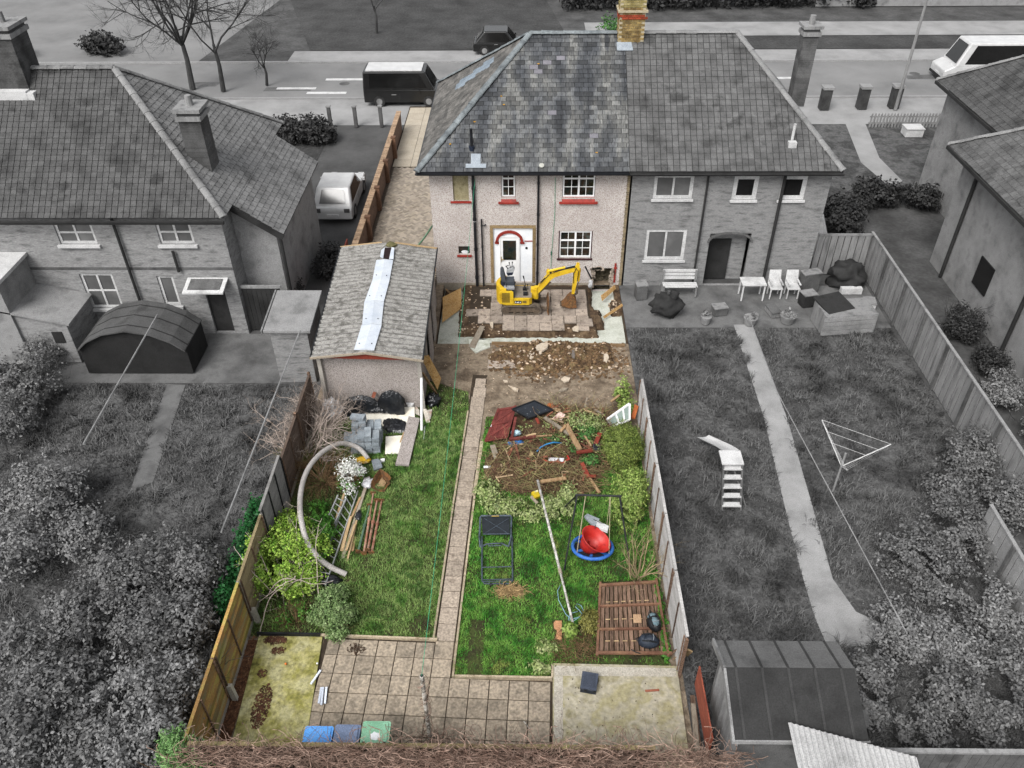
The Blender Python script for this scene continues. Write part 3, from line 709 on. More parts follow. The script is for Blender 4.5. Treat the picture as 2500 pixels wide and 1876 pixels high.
# chimney on the ridge, brick by brick
cx0, cx1, cy0, cy1 = 5.08, 6.04, 20.55, 21.25
ch = MB().box(cx0 + .012, cx1 - .012, cy0 + .012, cy1 - .012, 7.2, 10.2).build('chimney', M_mortar, house)
def bmesh_(w, d, m): return mesh_of(MB().box(-w / 2, w / 2, -d / 2, d / 2, -.034, .034), 'brick', m)
B1, B2, B3 = bmesh_(.222, .104, M_brick), bmesh_(.104, .222, M_brick), bmesh_(.222, .104, M_redbrick)
B4 = bmesh_(.104, .222, M_redbrick)
M_mossbrick = mat('mossy_brick', ['#7d7145', '#9a8c58', '#b3a67a'], 5, rnd=.25)
B5, B6 = bmesh_(.222, .104, M_mossbrick), bmesh_(.104, .222, M_mossbrick)
z, i = 7.55, 0
while z < 10.1:
    grow = 0
    f, s_ = B1, B2
    if 8.78 < z < 8.98: f, s_, grow = B3, B4, .03
    if z > 9.2: f, s_, grow = B5, B6, .0
    x = cx0 + .02 + (0 if i % 2 else .11) + .11 - grow
    while x < cx1 - .06 + grow:
        piece('brick', f, ch, (x, cy0 + .045 - grow, z)); x += .234
    y = cy0 + .16 + (.11 if i % 2 else 0)
    while y < cy1 - .1:
        piece('brick', s_, ch, (cx0 + .045 - grow, y, z)); y += .234
    z += .08; i += 1
MB().box(cx0 - .06, cx1 + .06, cy0 - .06, cy1 + .06, 9.03, 9.1).build('corbel', M_mortar, ch)
MB().box(cx0 - .08, cx1 + .08, cy0 - .08, cy1 + .08, 9.62, 9.85).build('crown', mat('mossy_crown', ['#b0a47c', '#d0c7a8', '#8d8452'], 5), ch)
MB().extrude([(cx0 - .04, cy0 - .03, 7.98), (cx0 + .5, cy0 - .03, 7.98), (cx0 + .55, cy0 - .32, 7.79), (cx0 - .04, cy0 - .32, 7.79)], (0, 0, .03)).build('lead_apron', M_lead, ch)
# drive side: low brick wall with piers
dw = thing('boundary_wall', 'brown brick boundary wall with piers along the left of the block paved drive', 'wall', (-5.1, 25, 0))
MB().box(-5.2, -5.02, 17.2, 32.4, -.05, .98).build('wall_body', M_wallbrick, dw)
cop = MB()
y = 17.2
while y < 32.4: cop.box(-5.235, -4.99, y, y + .095, .982, 1.05); y += .105
tag(cop.build('coping_bricks', mat('coping_brick', ['#a08266', '#bba085', '#8c6f55'], 5, rnd=.25), dw), kind='stuff')
PM = mesh_of(MB().box(-.11, .11, -.11, .11, 0, 1.1).box(-.12, .12, -.12, .12, 1.1, 1.15), 'pier', mat('pier_brick', ['#5f4636', '#7a5b47'], 5))
for y in (17.4, 20.2, 23.0, 25.9, 28.7): piece('pier', PM, dw, (-4.94, y, -.02))
rp = thing('red_timber_fence', 'red stained timber panel standing left of the garage roof', 'panel', (-5.2, 16.2, 0))
for i in range(4): MB().box(-5.22, -5.19, 15.2 + i * .5, 15.69 + i * .5, 0, 1.7).build('board', M_redwood, rp)
hp = [oy(880, 560, 17.0), g(905, 515, .3), g(925, 495, .2), g(934, 487, .1)]
tag(MB().tube([g(872, 566, .02), g(890, 545, .02), g(912, 520, .02), g(926, 500, .02), g(936, 485, .02)], .035, 8).build('garden_hose', mat('green_hose', ['#5f8a6a', '#7da386'], 3), smooth=True), 'green hose lying on the block paving beside the house', 'hose')
tag(MB().box(-2.45, -1.82, 17.6, 18.5, .0, .06).build('mud_board', mat('muddy_board', ['#8c6a4c', '#a8845f'], 4)), 'muddy brown board on the drive against the house side', 'board')
# ================================================================= GARAGE
z7 = pix(800, 900, 5.1875); z8 = pix(560, 900, 3.018); z3 = pix(700, 560, 3.774); z5 = pix(1060, 680, 4.424)
GA, GB, GC, GD = Vector((-4.80, 9.02, 0)), Vector((-1.45, 8.9, 0)), Vector((-1.58, 15.4, 0)), Vector((-5.05, 15.5, 0))
def GP(u, v, z): p = (GA * (1 - u) + GB * u) * (1 - v) + (GD * (1 - u) + GC * u) * v; return Vector((p.x, p.y, z))
gar = thing('garage', 'single garage with corrugated grey roof and white ridge strips left of the trench', 'garage', GP(.5, .5, 0))
EZ, RZ = 2.2, 2.44
gw = MB()
for a, b in (((.03, .04), (.97, .04)), ((.97, .04), (.97, .98)), ((.03, .04), (.03, .98)), ((.03, .98), (.97, .98))):
    p, q = GP(*a, -.05), GP(*b, -.05)
    gw.add([p, q, q + Z * 2.22, p + Z * 2.22], [(0, 1, 2, 3)])
gw.build('wall', M_pebble2, gar)
M_post = mat('garage_post', ['#b3ada4', '#c7c1b8'], 3)
for a, b in ((.035, .028), (.965, .028), (.975, .25), (.975, .48), (.975, .72)):
    p = GP(a, b, 0); MB().box(p.x - .06, p.x + .06, p.y - .05, p.y + .05, -.05, 2.18).build('corner_post', M_post, gar)
for i, v in enumerate((.36, .6)):
    p, q = GP(.985, v, 0), GP(.985, v + .13, 0)
    MB().extrude([(p.x + .02, p.y, 0), (q.x + .02, q.y, 0), (q.x + .02, q.y, 1.9), (p.x + .02, p.y, 1.9)], (.05, 0, 0)).build('side_panel', M_pebble2, gar)
def roofpt(u, v):
    t = abs(u - .5) * 2
    p = GP(u, v, RZ - (RZ - EZ) * t)
    p.z += .023 * math.sin(2 * math.pi * p.y / .24) + .012 * mnoise.noise(Vector((p.x * 2, p.y * 2, 0)))
    return p
for sgn in (0, 1):
    for k in range(6):
        v0, v1 = -.02 + k * 1.04 / 6, -.02 + (k + 1) * 1.04 / 6
        u0, u1 = (-.012, .5) if sgn == 0 else (.5, 1.012)
        o = MB().sheet(lambda a, b: roofpt(u0 + (u1 - u0) * a, v0 + (v1 - v0) * b) + Z * (.006 * (k % 2)), 5, 56).build('roof_sheet', M_asb, gar, smooth=True)
ff = MB()
for a, b in ((-.02, .5), (.5, 1.02)):
    p, q = GP(a, -.022, RZ - (RZ - EZ) * abs(a - .5) * 2), GP(b, -.022, RZ - (RZ - EZ) * abs(b - .5) * 2)
    ff.bar(p - Z * .02, q - Z * .02, .05, .06)
ff.build('barge_board', M_greywood, gar)
a, b, c = GP(.04, -.005, EZ - .03), GP(.96, -.005, EZ - .03), GP(.5, -.005, RZ - .05)
MB().extrude([a - Z * .06, b - Z * .06, b, c, a], (0, .03, 0)).build('gable_board', M_redwood, gar)
p, q = GP(1.015, -.02, EZ), GP(1.015, 1.02, EZ)
MB().bar(p, q, .04, .08).build('eaves_board', M_blackmat, gar)
p, q = GP(-.015, -.02, EZ), GP(-.015, 1.02, EZ)
MB().bar(p, q, .03, .05).build('eaves_board', M_blackmat, gar)
for a, b in ((-.02, .43), (.57, 1.02)):
    p, q = GP(a, 1.025, RZ - (RZ - EZ) * abs(a - .5) * 2), GP(b, 1.025, RZ - (RZ - EZ) * abs(b - .5) * 2)
    MB().bar(p, q, .06, .05).build('rear_batten', M_palewood, gar)
def rp_(x, y): 
    p = z3(x, y, 2.46); return p
for q in ([(825, 285), (980, 285), (945, 480), (790, 470)], [(790, 468), (945, 478), (895, 665), (718, 665)], [(715, 668), (895, 668), (872, 880), (695, 880)], [(690, 884), (874, 884), (805, 1114), (620, 1110)]):
    c = [rp_(*t) for t in q]
    m1, m2 = (c[0] + c[1]) / 2, (c[3] + c[2]) / 2
    s = MB()
    up_ = Z * .045
    s.add([c[0], m1 + up_, c[1], c[3], m2 + up_, c[2], c[0] - Z * .015, c[1] - Z * .015, c[3] - Z * .015, c[2] - Z * .015], [(0, 3, 4, 1), (1, 4, 5, 2), (3, 8, 9, 5, 4), (0, 6, 8, 3), (2, 5, 9, 7)])
    o = s.build('ridge_strip', M_strip, gar)
    for t, f in ((.18, .78), (.8, .78)):
        p = c[0].lerp(c[1], t).lerp(c[3].lerp(c[2], t), f); MB().tube([p + Z * .02, p + Z * .05], .014, 6).build('screw', M_blackmat, o)
c = [rp_(*t) for t in ((905, 178), (968, 176), (945, 282), (890, 276))]
MB().add([p + Z * .03 for p in c], [(0, 1, 2, 3)]).build('ridge_gap', mat('dark_gap', ['#2a1216', '#1c1014'], 5, rnd=0), gar)
for q in ([(870, 205), (905, 178), (890, 276), (862, 262)], [(968, 176), (992, 182), (985, 282), (945, 282)]):
    MB().extrude([rp_(*t) + Z * .02 for t in q], (0, 0, .03)).build('broken_ridge', M_strip, gar)
MB().ell(rp_(960, 145) + Z * .0, .2, .16, .1, 10, 5, .4).build('moss_clump', mat('moss', ['#5c5a3a', '#7a7450'], 8), gar)
# ================================================================= EXCAVATOR
ex = thing('mini_excavator', 'yellow mini excavator on rubber tracks standing on the broken paving behind the house', 'excavator', (1.55, 14.95, 0))
def stadium(x0, x1, z0, z1, n=7):
    r = (z1 - z0) / 2; p = []
    for i in range(n + 1): a = -math.pi / 2 + math.pi * i / n; p.append((x1 - r + math.cos(a) * r, (z0 + z1) / 2 + math.sin(a) * r))
    for i in range(n + 1): a = math.pi / 2 + math.pi * i / n; p.append((x0 + r + math.cos(a) * r, (z0 + z1) / 2 + math.sin(a) * r))
    return p
for yc in (14.56, 15.34):
    y0, y1 = yc - .115, yc + .115
    o_, i_ = stadium(.80, 2.30, .01, .40), stadium(.845, 2.255, .055, .355)
    n = len(o_); t = MB()
    t.add([(x, y0, z) for x, z in o_] + [(x, y1, z) for x, z in o_] + [(x, y0, z) for x, z in i_] + [(x, y1, z) for x, z in i_],
          [f for k in range(n) for f in ((k, (k + 1) % n, n + (k + 1) % n, n + k), (2 * n + k, 3 * n + k, 3 * n + (k + 1) % n, 2 * n + (k + 1) % n), (k, 2 * n + k, 2 * n + (k + 1) % n, (k + 1) % n), (n + k, n + (k + 1) % n, 3 * n + (k + 1) % n, 3 * n + k))])
    for k in range(24):                                  # grouser ribs across the belt
        f = k / 24 * 2.2
        x = .95 + (f if f < 1.1 else 2.2 - f) * 1.09; zt = .40 if f < 1.1 else .01
        t.box(x - .02, x + .02, y0 - .004, y1 + .004, zt - .012, zt + .012)
    tr = t.build('track', M_track, ex)
    MB().box(1.0, 2.1, y0 + .03, y1 - .03, .12, .29).build('track_frame', M_steel, tr)
    for x in (.99, 2.10): MB().tube([(x, y0 + .02, .205), (x, y1 - .02, .205)], .14, 14).tube([(x, y0 + .005, .205), (x, y0 + .02, .205)], .07, 10).build('wheel', M_steel, tr)
    for x in (1.3, 1.55, 1.8): MB().tube([(x, y0 + .01, .10), (x, y1 - .01, .10)], .05, 10).build('roller', M_steel, tr)
MB().box(1.1, 2.0, 14.68, 15.22, .2, .38).tube([(1.5, 14.95, .36), (1.5, 14.95, .46)], .32, 16).build('undercarriage', M_steel, ex)
plan = [(.98, 14.46), (1.84, 14.48), (1.94, 14.58), (1.96, 15.3), (1.86, 15.42), (.98, 15.45), (.78, 15.36), (.66, 15.15), (.62, 14.95), (.66, 14.72), (.78, 14.53)]
bd = MB().prism(plan, .44, .70)
rear = [(.98, 14.455), (1.0, 14.455), (1.0, 14.60), (.86, 14.68), (.78, 14.82), (.76, 14.95), (.78, 15.1), (.86, 15.25), (1.0, 15.32), (1.0, 15.45), (.98, 15.45), (.78, 15.36), (.66, 15.15), (.62, 14.95), (.66, 14.72), (.78, 14.53)]
bd.prism(rear, .70, 1.12)
body = bd.build('body', M_yel, ex)
MB().extrude([(.74, 14.47, .52), (1.22, 14.47, .50), (1.26, 14.47, .56), (1.26, 14.47, 1.02), (1.2, 14.47, 1.06), (.82, 14.47, 1.06), (.74, 14.47, .98)], (0, -.035, 0)).build('engine_cover', M_yel, body)
lv = MB()
for i in range(10): lv.box(.84, 1.13, 14.428, 14.436, .58 + i * .042, .60 + i * .042)
lv.build('louvre', M_blackmat, body)
MB().box(1.30, 1.56, 14.45, 14.462, .52, .63).build('badge_plate', M_navy, body)
bl = MB()
for i, (w, h) in enumerate(((.03, .07), (.05, .04), (.03, .06), (.05, .05))): bl.box(1.33 + i * .055, 1.33 + i * .055 + w * .7, 14.444, 14.451, .545, .545 + h)
bl.build('badge_letters', M_white, body)
MB().box(1.60, 1.74, 14.45, 14.462, .60, .62).box(1.60, 1.74, 14.45, 14.462, .55, .57).build('stripe', M_navy, body)
MB().box(1.27, 1.93, 14.56, 15.36, .702, .725).build('floor_plate', mat('floor_plate', ['#7d7468', '#978d80'], 4), ex)
MB().box(.80, 1.27, 14.56, 15.34, .705, 1.08).build('engine_housing', M_navy, ex)
MB().box(1.27, 1.30, 14.56, 15.3, .72, 1.06).build('seat_riser', M_navy, ex)
seat = MB().box(.95, 1.28, 14.78, 15.18, 1.10, 1.24).build('seat', M_seat, ex)
bk = MB(); bk.extrude([(.90, 14.80, 1.2), (.98, 14.80, 1.24), (.90, 14.80, 1.62), (.84, 14.80, 1.68), (.78, 14.80, 1.62), (.80, 14.80, 1.3)], (0, .36, 0)); bk.build('backrest', M_seat, ex)
M_pod = mat('console_grey', ['#a8aaac', '#c3c5c6'], 3)
MB().box(.92, 1.3, 14.55, 14.72, 1.06, 1.13).build('console', M_pod, ex)
MB().extrude([(1.0, 15.25, 1.33), (1.26, 15.25, 1.36), (1.30, 15.25, 1.48), (1.26, 15.25, 1.56), (1.02, 15.25, 1.44)], (0, .18, 0)).build('console', M_pod, ex)
MB().extrude([(1.04, 15.24, 1.22), (1.22, 15.24, 1.26), (1.26, 15.24, 1.37), (1.0, 15.24, 1.34)], (0, .16, 0)).build('console_base', M_navy, ex)
lvv = MB()
for p, q in (((1.15, 15.34, 1.5), (1.1, 15.34, 1.74)), ((1.2, 15.34, 1.52), (1.22, 15.34, 1.76)), ((1.3, 14.65, 1.12), (1.33, 14.65, 1.32)), ((1.78, 14.85, .72), (1.62, 14.85, 1.46)), ((1.7, 15.0, .72), (1.66, 15.0, .95)), ((1.8, 15.1, .72), (1.78, 15.1, .95)), ((1.0, 14.63, 1.13), (1.02, 14.63, 1.26))):
    lvv.tube([p, q], .013, 6); lvv.tube([Vector(p).lerp(Vector(q), .85), q], .025, 6)
lvv.tube([(1.05, 15.3, 1.5), (.98, 15.3, 1.6), (1.08, 15.3, 1.63)], .022, 6)
lvv.build('lever', M_blackmat, ex)
MB().box(1.62, 1.78, 14.66, 14.80, .72, .82).box(1.6, 1.75, 15.0, 15.14, .72, .8).build('pedal', M_blackmat, ex)
MB().box(1.9, 2.12, 14.88, 15.12, .46, .86).tube([(2.1, 14.98, .42), (2.1, 14.98, .92)], .09, 12).build('swing_post', M_yel, ex)
def beam(pts, w, y=15.0):                                 # pts: (x, z, half-height), the beam follows them at constant width
    top, bot = [], []
    for i, (x, z_, h) in enumerate(pts):
        a_, b_ = pts[max(i - 1, 0)], pts[min(i + 1, len(pts) - 1)]
        d = Vector((b_[0] - a_[0], b_[1] - a_[1])).normalized(); n_ = Vector((-d.y, d.x))
        top.append((x + n_.x * h, y - w / 2, z_ + n_.y * h)); bot.append((x - n_.x * h, y - w / 2, z_ - n_.y * h))
    m = MB()
    for i in range(len(pts) - 1): m.extrude([bot[i], bot[i + 1], top[i + 1], top[i]], (0, w, 0))
    return m
boom = beam([(2.12, .70, .07), (2.3, .96, .10), (2.56, 1.32, .115), (2.72, 1.45, .115), (3.1, 1.56, .095), (3.50, 1.66, .075)], .15).build('boom', M_yel, ex)
MB().extrude([(2.46, 14.9, 1.45), (2.6, 14.9, 1.5), (2.56, 14.9, 1.62), (2.48, 14.9, 1.6)], (0, .03, 0)).extrude([(2.46, 15.07, 1.45), (2.6, 15.07, 1.5), (2.56, 15.07, 1.62), (2.48, 15.07, 1.6)], (0, .03, 0)).build('bracket', M_yel, boom)
ac = MB().tube([(2.53, 15.0, 1.57), (3.15, 15.0, 1.735)], .045, 10).build('arm_cylinder', M_yel, ex)
MB().tube([(3.15, 15.0, 1.735), (3.6, 15.0, 1.855)], .022, 8).build('piston_rod', M_chrome, ac)
MB().tube([(2.2, 15.0, .62), (2.62, 15.0, 1.1)], .04, 8).build('boom_cylinder', M_steel, ex)
arm = beam([(3.62, 1.9, .05), (3.58, 1.72, .10), (3.55, 1.5, .10), (3.52, 1.1, .075), (3.47, .62, .05)], .13).build('arm', M_yel, ex)
MB().tube([(3.69, 15, 1.68), (3.66, 15, 1.15)], .04, 8).build('bucket_cylinder', M_yel, ex)
MB().tube([(3.66, 15, 1.15), (3.6, 15, .82)], .02, 8).bar((3.6, 15, .85), (3.62, 15, .6), .1, .04).bar((3.62, 15, .62), (3.48, 15, .52), .1, .04).build('bucket_link', M_steel, ex)
hz = MB()
for k in range(4):
    o = .03 * k
    hz.tube([(2.25, 14.9 + o, 1.1), (2.6, 14.91 + o, 1.52), (3.1, 14.93 + o, 1.68), (3.5, 14.93 + o, 1.78), (3.64, 14.92 + o, 1.6), (3.6, 14.92 + o, 1.2)], .012, 5)
hz.tube([(3.55, 14.92, 1.75), (3.45, 14.9, 1.5), (3.48, 14.92, 1.1)], .014, 5)
hz.build('hydraulic_hose', M_blackmat, ex)
cv = [(3.50, .60), (3.38, .56), (3.26, .42), (3.16, .26), (3.06, .16)]
bkt = MB()
for i in range(4): bkt.extrude([(cv[i][0], 14.82, cv[i][1]), (cv[i + 1][0], 14.82, cv[i + 1][1]), (cv[i + 1][0] + .02, 14.82, cv[i + 1][1] - .02), (cv[i][0] + .02, 14.82, cv[i][1] - .02)], (0, .36, 0))
sd_ = [(3.52, .58), (3.38, .56), (3.26, .42), (3.16, .26), (3.06, .16), (3.40, .06), (3.62, .10), (3.60, .34)]
for y in (14.81, 15.18): bkt.extrude([(x, y, z_) for x, z_ in sd_], (0, .015, 0))
bkt.extrude([(3.06, 14.82, .16), (3.62, 14.82, .08), (3.62, 14.82, .11), (3.06, 14.82, .19)], (0, .36, 0)).extrude([(3.62, 14.82, .08), (3.60, 14.82, .34), (3.58, 14.82, .34), (3.60, 14.82, .08)], (0, .36, 0))
bkt.build('bucket', M_rust, ex)
bt = MB()
for i in range(4): bt.box(3.0, 3.08, 14.84 + i * .095, 14.88 + i * .095, .14, .18)
bt.build('bucket_teeth', M_steel, ex)
MB().extrude([(2.55, 14.42, .02), (2.50, 14.42, .2), (2.55, 14.42, .38), (2.58, 14.42, .38), (2.54, 14.42, .2), (2.58, 14.42, .02)], (0, 1.06, 0)).build('dozer_blade', M_rust, ex)
MB().bar((1.95, 14.75, .25), (2.52, 14.6, .2), .08, .08).bar((1.95, 15.15, .25), (2.52, 15.3, .2), .08, .08).build('blade_arm', M_steel, ex)
pw = thing('wrapped_pole', 'black pole with its end wrapped in white plastic leaning by the wall hole', 'pole', (4.2, 16.2, -.05))
MB().tube([(3.98, 16.3, 1.0), (4.25, 16.3, .45)], .03, 8).build('pole', M_blackmat, pw)
MB().ell((4.22, 16.25, .25), .08, .08, .17, 10, 7, .9, 5).build('wrapping', M_bagwhite, pw, smooth=True)
# ================================================================= THE DIG
isl_p = flat('broken_paving', rect(-.4, 4.12, 13.9, 16.5), -.028, M_joint)
RUB = mesh_of(MB().box(-.22, .22, -.22, .22, -.03, .012), 'paving_slab', mat('muddy_slab', ['#82766a', '#a3968a', '#b8aa9c', '#6a5f54'], 3.2, rough=.9, bump=.5, rnd=.18, fine=.3))
for j in range(6):
    for i in range(10):
        x, y = -.30 + i * .457, 13.72 + j * .457
        if j == 0 and i not in (3, 4, 5, 6, 7, 9): continue
        if j == 1 and i < 1: continue
        if j in (3, 4, 5) and i in (0, 1) and not (j == 5 and i == 1): continue
        piece('paving_slab', RUB, isl_p, (x + RNG.uniform(-.012, .012), y + RNG.uniform(-.01, .01), RNG.uniform(-.012, .004)), (RNG.uniform(-.02, .02), RNG.uniform(-.02, .02), RNG.uniform(-.02, .02)))
piece('paving_slab', RUB, isl_p, (3.95, 13.95, .035), (.03, .05, .05))
def board(name, pts, th, m, label, cat):
    pts = [Vector(p) for p in pts]
    n_ = (pts[1] - pts[0]).cross(pts[2] - pts[0]).normalized()
    if n_.z < 0: n_ = -n_
    return tag(MB().extrude(pts, n_ * th).build(name, m), label, cat)
board('chipboard_sheet', [z5(90, 205, .25), z5(285, 105, .05), z5(292, 235, -.15), z5(92, 335, -.05)], .02, M_osb, 'upper sheet of chipboard leaning in the left arm of the trench', 'board')
board('chipboard_sheet', [z5(88, 330, .12), z5(290, 232, -.10), z5(290, 330, -.26), z5(85, 480, -.2)], .02, M_osb, 'lower sheet of chipboard leaning in the left arm of the trench', 'board')
board('chipboard_sheet', [z5(1800, 185, .1), z5(1948, 72, .15), z5(1958, 112, .0), z5(1812, 245, -.1)], .02, M_osb, 'chipboard offcut leaning beside the hole in the house wall', 'board')
board('chipboard_sheet', [z5(1822, 412, -.1), z5(2026, 272, .05), z5(2036, 298, -.05), z5(1836, 434, -.2)], .02, M_osb, 'narrow chipboard strip at the top of the pale concrete on the right', 'board')
board('timber_plank', [z5(495, 518, -.02), z5(548, 526, -.02), z5(440, 762, .0), z5(370, 745, .0)], .035, M_greywood, 'weathered plank bridging the front of the trench', 'plank')
board('timber_plank', [z5(118, 120, .05), z5(132, 112, .05), z5(178, 165, -.1), z5(165, 172, -.1)], .03, M_wood, 'short timber stuck in the trench corner below the house', 'plank')
a, b = z5(620, 700, .02), z5(2060, 722, .02)
tag(MB().bar((a.x, a.y, .0), (b.x, b.y, .0), .07, .14).build('shuttering_board', mat('muddy_timber', ['#7a6248', '#937a5c'], 3, stretch=(1, 5, 5))), 'long muddy shuttering board along the front edge of the trench', 'board')
def heap(u, v):
    x, y = .3 + u * 5.05, 10.75 + v * 2.0
    e = ((x - 2.9) / 2.35) ** 2 + ((y - 11.95) / .85) ** 2 + .7 * mnoise.noise(Vector((x * 1.3, y * 1.3, 11)))
    h = max(0, 1 - e) ** .6 * .28
    k = mnoise.noise(Vector((x * 3, y * 3, 0))) * .6 + mnoise.noise(Vector((x * 9, y * 9, 4))) * .4
    return (x, y, -.05 + max(0, h * (1 + .9 * k)) + .03 * k * (1 if e < 1.3 else .3))
tag(MB().sheet(heap, 120, 56).build('spoil_heap', M_clay, smooth=True), 'heap of dug brown clay in front of the trench', 'heap')
def stone(mb, c, s, n=6):
    b0 = len(mb.v); mb.ell(c, s, s * RNG.uniform(.6, 1), s * RNG.uniform(.35, .8), n, 4, .7, 2.5, rot=RNG.uniform(0, 3))
M_stone = mat('rubble_stone', ['#a58d73', '#c9b39b', '#dccab6'], 5, rnd=.35)
M_clod = mat('clay_clod', ['#4c3a2a', '#6e563c', '#8a7052'], 5, rnd=.35)
for m, n, s0, s1, lab in ((M_stone, 210, .012, .075, 'small pale stones scattered over the spoil heap'), (M_clod, 1500, .02, .085, 'brown clods of clay scattered over the spoil heap')):
    mb = MB()
    while n:
        x, y = RNG.uniform(.5, 5.25), RNG.uniform(10.4, 12.75)
        if RNG.random() > 1.35 - (((x - 2.9) / 2.7) ** 2 + ((y - 11.8) / 1.2) ** 2): continue
        stone(mb, (x, y, heap((x - .3) / 5.05, (y - 10.75) / 2.0)[2] + .01), RNG.uniform(s0, s1)); n -= 1
    tag(mb.build('rubble', m), lab, 'rubble', kind='stuff')
mb = MB()
for i in range(230):
    x, y = RNG.choice(((RNG.uniform(-.8, 4.5), RNG.uniform(13.3, 13.75)), (RNG.uniform(-.9, .3), RNG.uniform(13.5, 16.5)), (RNG.uniform(4.4, 5.3), RNG.uniform(14.3, 15.6))))
    zz = isl((x - TR[0]) / (TR[1] - TR[0]), (y - 12.95) / 3.75)[2]
    stone(mb, (x, y, zz + .005), RNG.uniform(.015, .05))
tag(mb.build('rubble', M_stone), 'pale rubble along the edges of the dug earth island', 'rubble', kind='stuff')
mb = MB()
for i in range(260):
    x, y = RNG.uniform(-1.5, 5.2), RNG.uniform(8.6, 12.6)
    stone(mb, (x, y, -.02), RNG.uniform(.01, .03))
tag(mb.build('rubble', M_stone), 'small chips trodden into the mud before the trench', 'rubble', kind='stuff')
def chunk(pts, z_, th, label, m=M_stone, cat='slab piece'):
    c = [z5(x, y, z_) for x, y in pts]
    tag(MB().extrude(c, (RNG.uniform(-.02, .02), 0, th)).build('broken_slab', m), label, cat)
M_pale = mat('pale_slab_piece', ['#c9b8a2', '#dccdb9', '#b5a28b'], 4, rnd=.1)
chunk([(1105, 740), (1170, 708), (1235, 715), (1225, 765), (1165, 800), (1105, 780)], .26, .06, 'large pale slab fragment on the crest of the spoil heap', M_pale)
chunk([(1015, 850), (1040, 815), (1085, 810), (1078, 860), (1045, 885)], .2, .05, 'pinkish broken lump at the left side of the spoil heap', M_pale)
chunk([(1130, 800), (1155, 790), (1160, 820), (1135, 835)], .25, .04, 'small white lump below the large slab fragment on the heap', M_pale)
chunk([(1810, 790), (1860, 790), (1890, 870), (1865, 915), (1788, 895)], .08, .06, 'upright rectangular slab piece at the right of the spoil heap', M_pale)
chunk([(1670, 870), (1720, 835), (1755, 860), (1750, 895), (1690, 900)], .1, .05, 'whitish flat stone left of the rectangular slab piece', M_pale)
chunk([(1370, 1095), (1405, 1070), (1465, 1090), (1450, 1120), (1410, 1132)], 0, .05, 'flat pale slab piece lying alone on the mud below the heap', M_pale)
chunk([(1478, 800), (1500, 780), (1520, 800), (1518, 870), (1490, 860)], .22, .05, 'dark grey lump in the middle of the spoil heap', mat('dark_lump', ['#6f6862', '#857d76']))
chunk([(800, 1165), (860, 1185), (915, 1200), (905, 1230), (870, 1222)], -.01, .05, 'splintered buff timber end on the mud right of the path', M_pale)
chunk([(1345, 1235), (1370, 1205), (1450, 1190), (1430, 1215)], -.01, .05, 'long grey splinter lying on the mud behind the debris pile', M_greywood)
chunk([(1157, 975), (1190, 962), (1215, 980), (1195, 1005)], .05, .05, 'rounded white stone at the foot of the spoil heap', M_pale)
chunk([(745, 1105), (790, 1112), (795, 1128), (755, 1125)], -.01, .04, 'small buff stone on the mud right of the path top', M_pale)
chunk([(600, 490), (640, 478), (638, 540), (615, 540)], .0, .05, 'white plaster lump on the front of the earth island', M_pale)
chunk([(1490, 545), (1520, 525), (1558, 525), (1555, 580), (1500, 570)], -.02, .05, 'loose slab corner at the front right of the earth island', M_pale)
pp = flat('sunken_paving', [z5(590, 880), z5(1060, 880), z5(1060, 985), z5(590, 980)], -.022, M_joint)
for x in (650, 790, 930): piece('paving_slab', RUB, pp, z5(x, 930, -.022), (0, 0, -.02))
# ================================================================= LEFT LAWN: building materials
def film(x0, x1, y0, y1, fn, nu, nv, name, label, cat, m=M_plastic):
    return tag(MB().sheet(lambda u, v: (x0 + u * (x1 - x0), y0 + v * (y1 - y0), fn(u, v)), nu, nv).build(name, m, smooth=True), label, cat)
def fold(x, y, k=1.0): 
    return k * (.07 * abs(mnoise.noise(Vector((x * 5, y * 3, 1)))) + .05 * abs(mnoise.noise(Vector((x * 11, y * 9, 5)))) - .03)
A, B = z7(225, 470), z7(1005, 470)
def humps(u, v):
    h = .0
    for cu, cv_, ru, rv, H in ((.3, .62, .36, .6, .82), (.8, .62, .27, .62, 1.08), (.55, .3, .55, .4, .36), (.08, .7, .16, .4, .6)):
        e = ((u - cu) / ru) ** 2 + ((v - cv_) / rv) ** 2
        h = max(h, H * max(0, 1 - e) ** .55)
    return h * (.85 + .0) + fold(u * 3.2, v * 1.4, 1.4 if h > .02 else .4) * 1.0 + .0
film(A.x, B.x, A.y - .55, 9.0, humps, 90, 50, 'polythene_heap', 'black polythene sheeting heaped against the garage end wall', 'sheeting')
tag(MB().obox(z7(585, 335, .60), .21, .10, .07, 1.5, .5, 0).build('house_brick', mat('loose_brick', ['#9a5a45', '#b06d55'])), 'red brick weighing down the black polythene heap', 'brick')
film(*(z7(640, 800).x, z7(985, 800).x, z7(700, 830).y, z7(700, 650).y), lambda u, v: .02 + .14 * max(0, 1 - ((u - .45 - .35 * (1 - v)) / .5) ** 2 - ((v - .5) / .6) ** 2) ** .5 + fold(u * 2, v * 2, .8) - (.05 if v > .9 or v < .06 else 0), 40, 26, 'polythene_sheet', 'crumpled black polythene between the two white boards', 'sheeting')
board('white_board', [z7(380, 498, .05), z7(1100, 494, .05), z7(1108, 752, .05), z7(395, 720, .05)], .02, M_board, 'large clean white board lying in front of the polythene heap', 'board')
board('white_board', [z7(735, 866, .04), z7(962, 850, .04), z7(950, 1082, .04), z7(728, 1086, .04)], .015, M_board, 'smaller stained white board lying beside the concrete block stack', 'board')
board('pebbledash_slab', [z7(1028, 625, .04), z7(1168, 650, .04), z7(1030, 1240, .04), z7(860, 1232, .04)], .07, M_pebble2, 'pebbledashed concrete panel lying slanted on the lawn', 'panel')
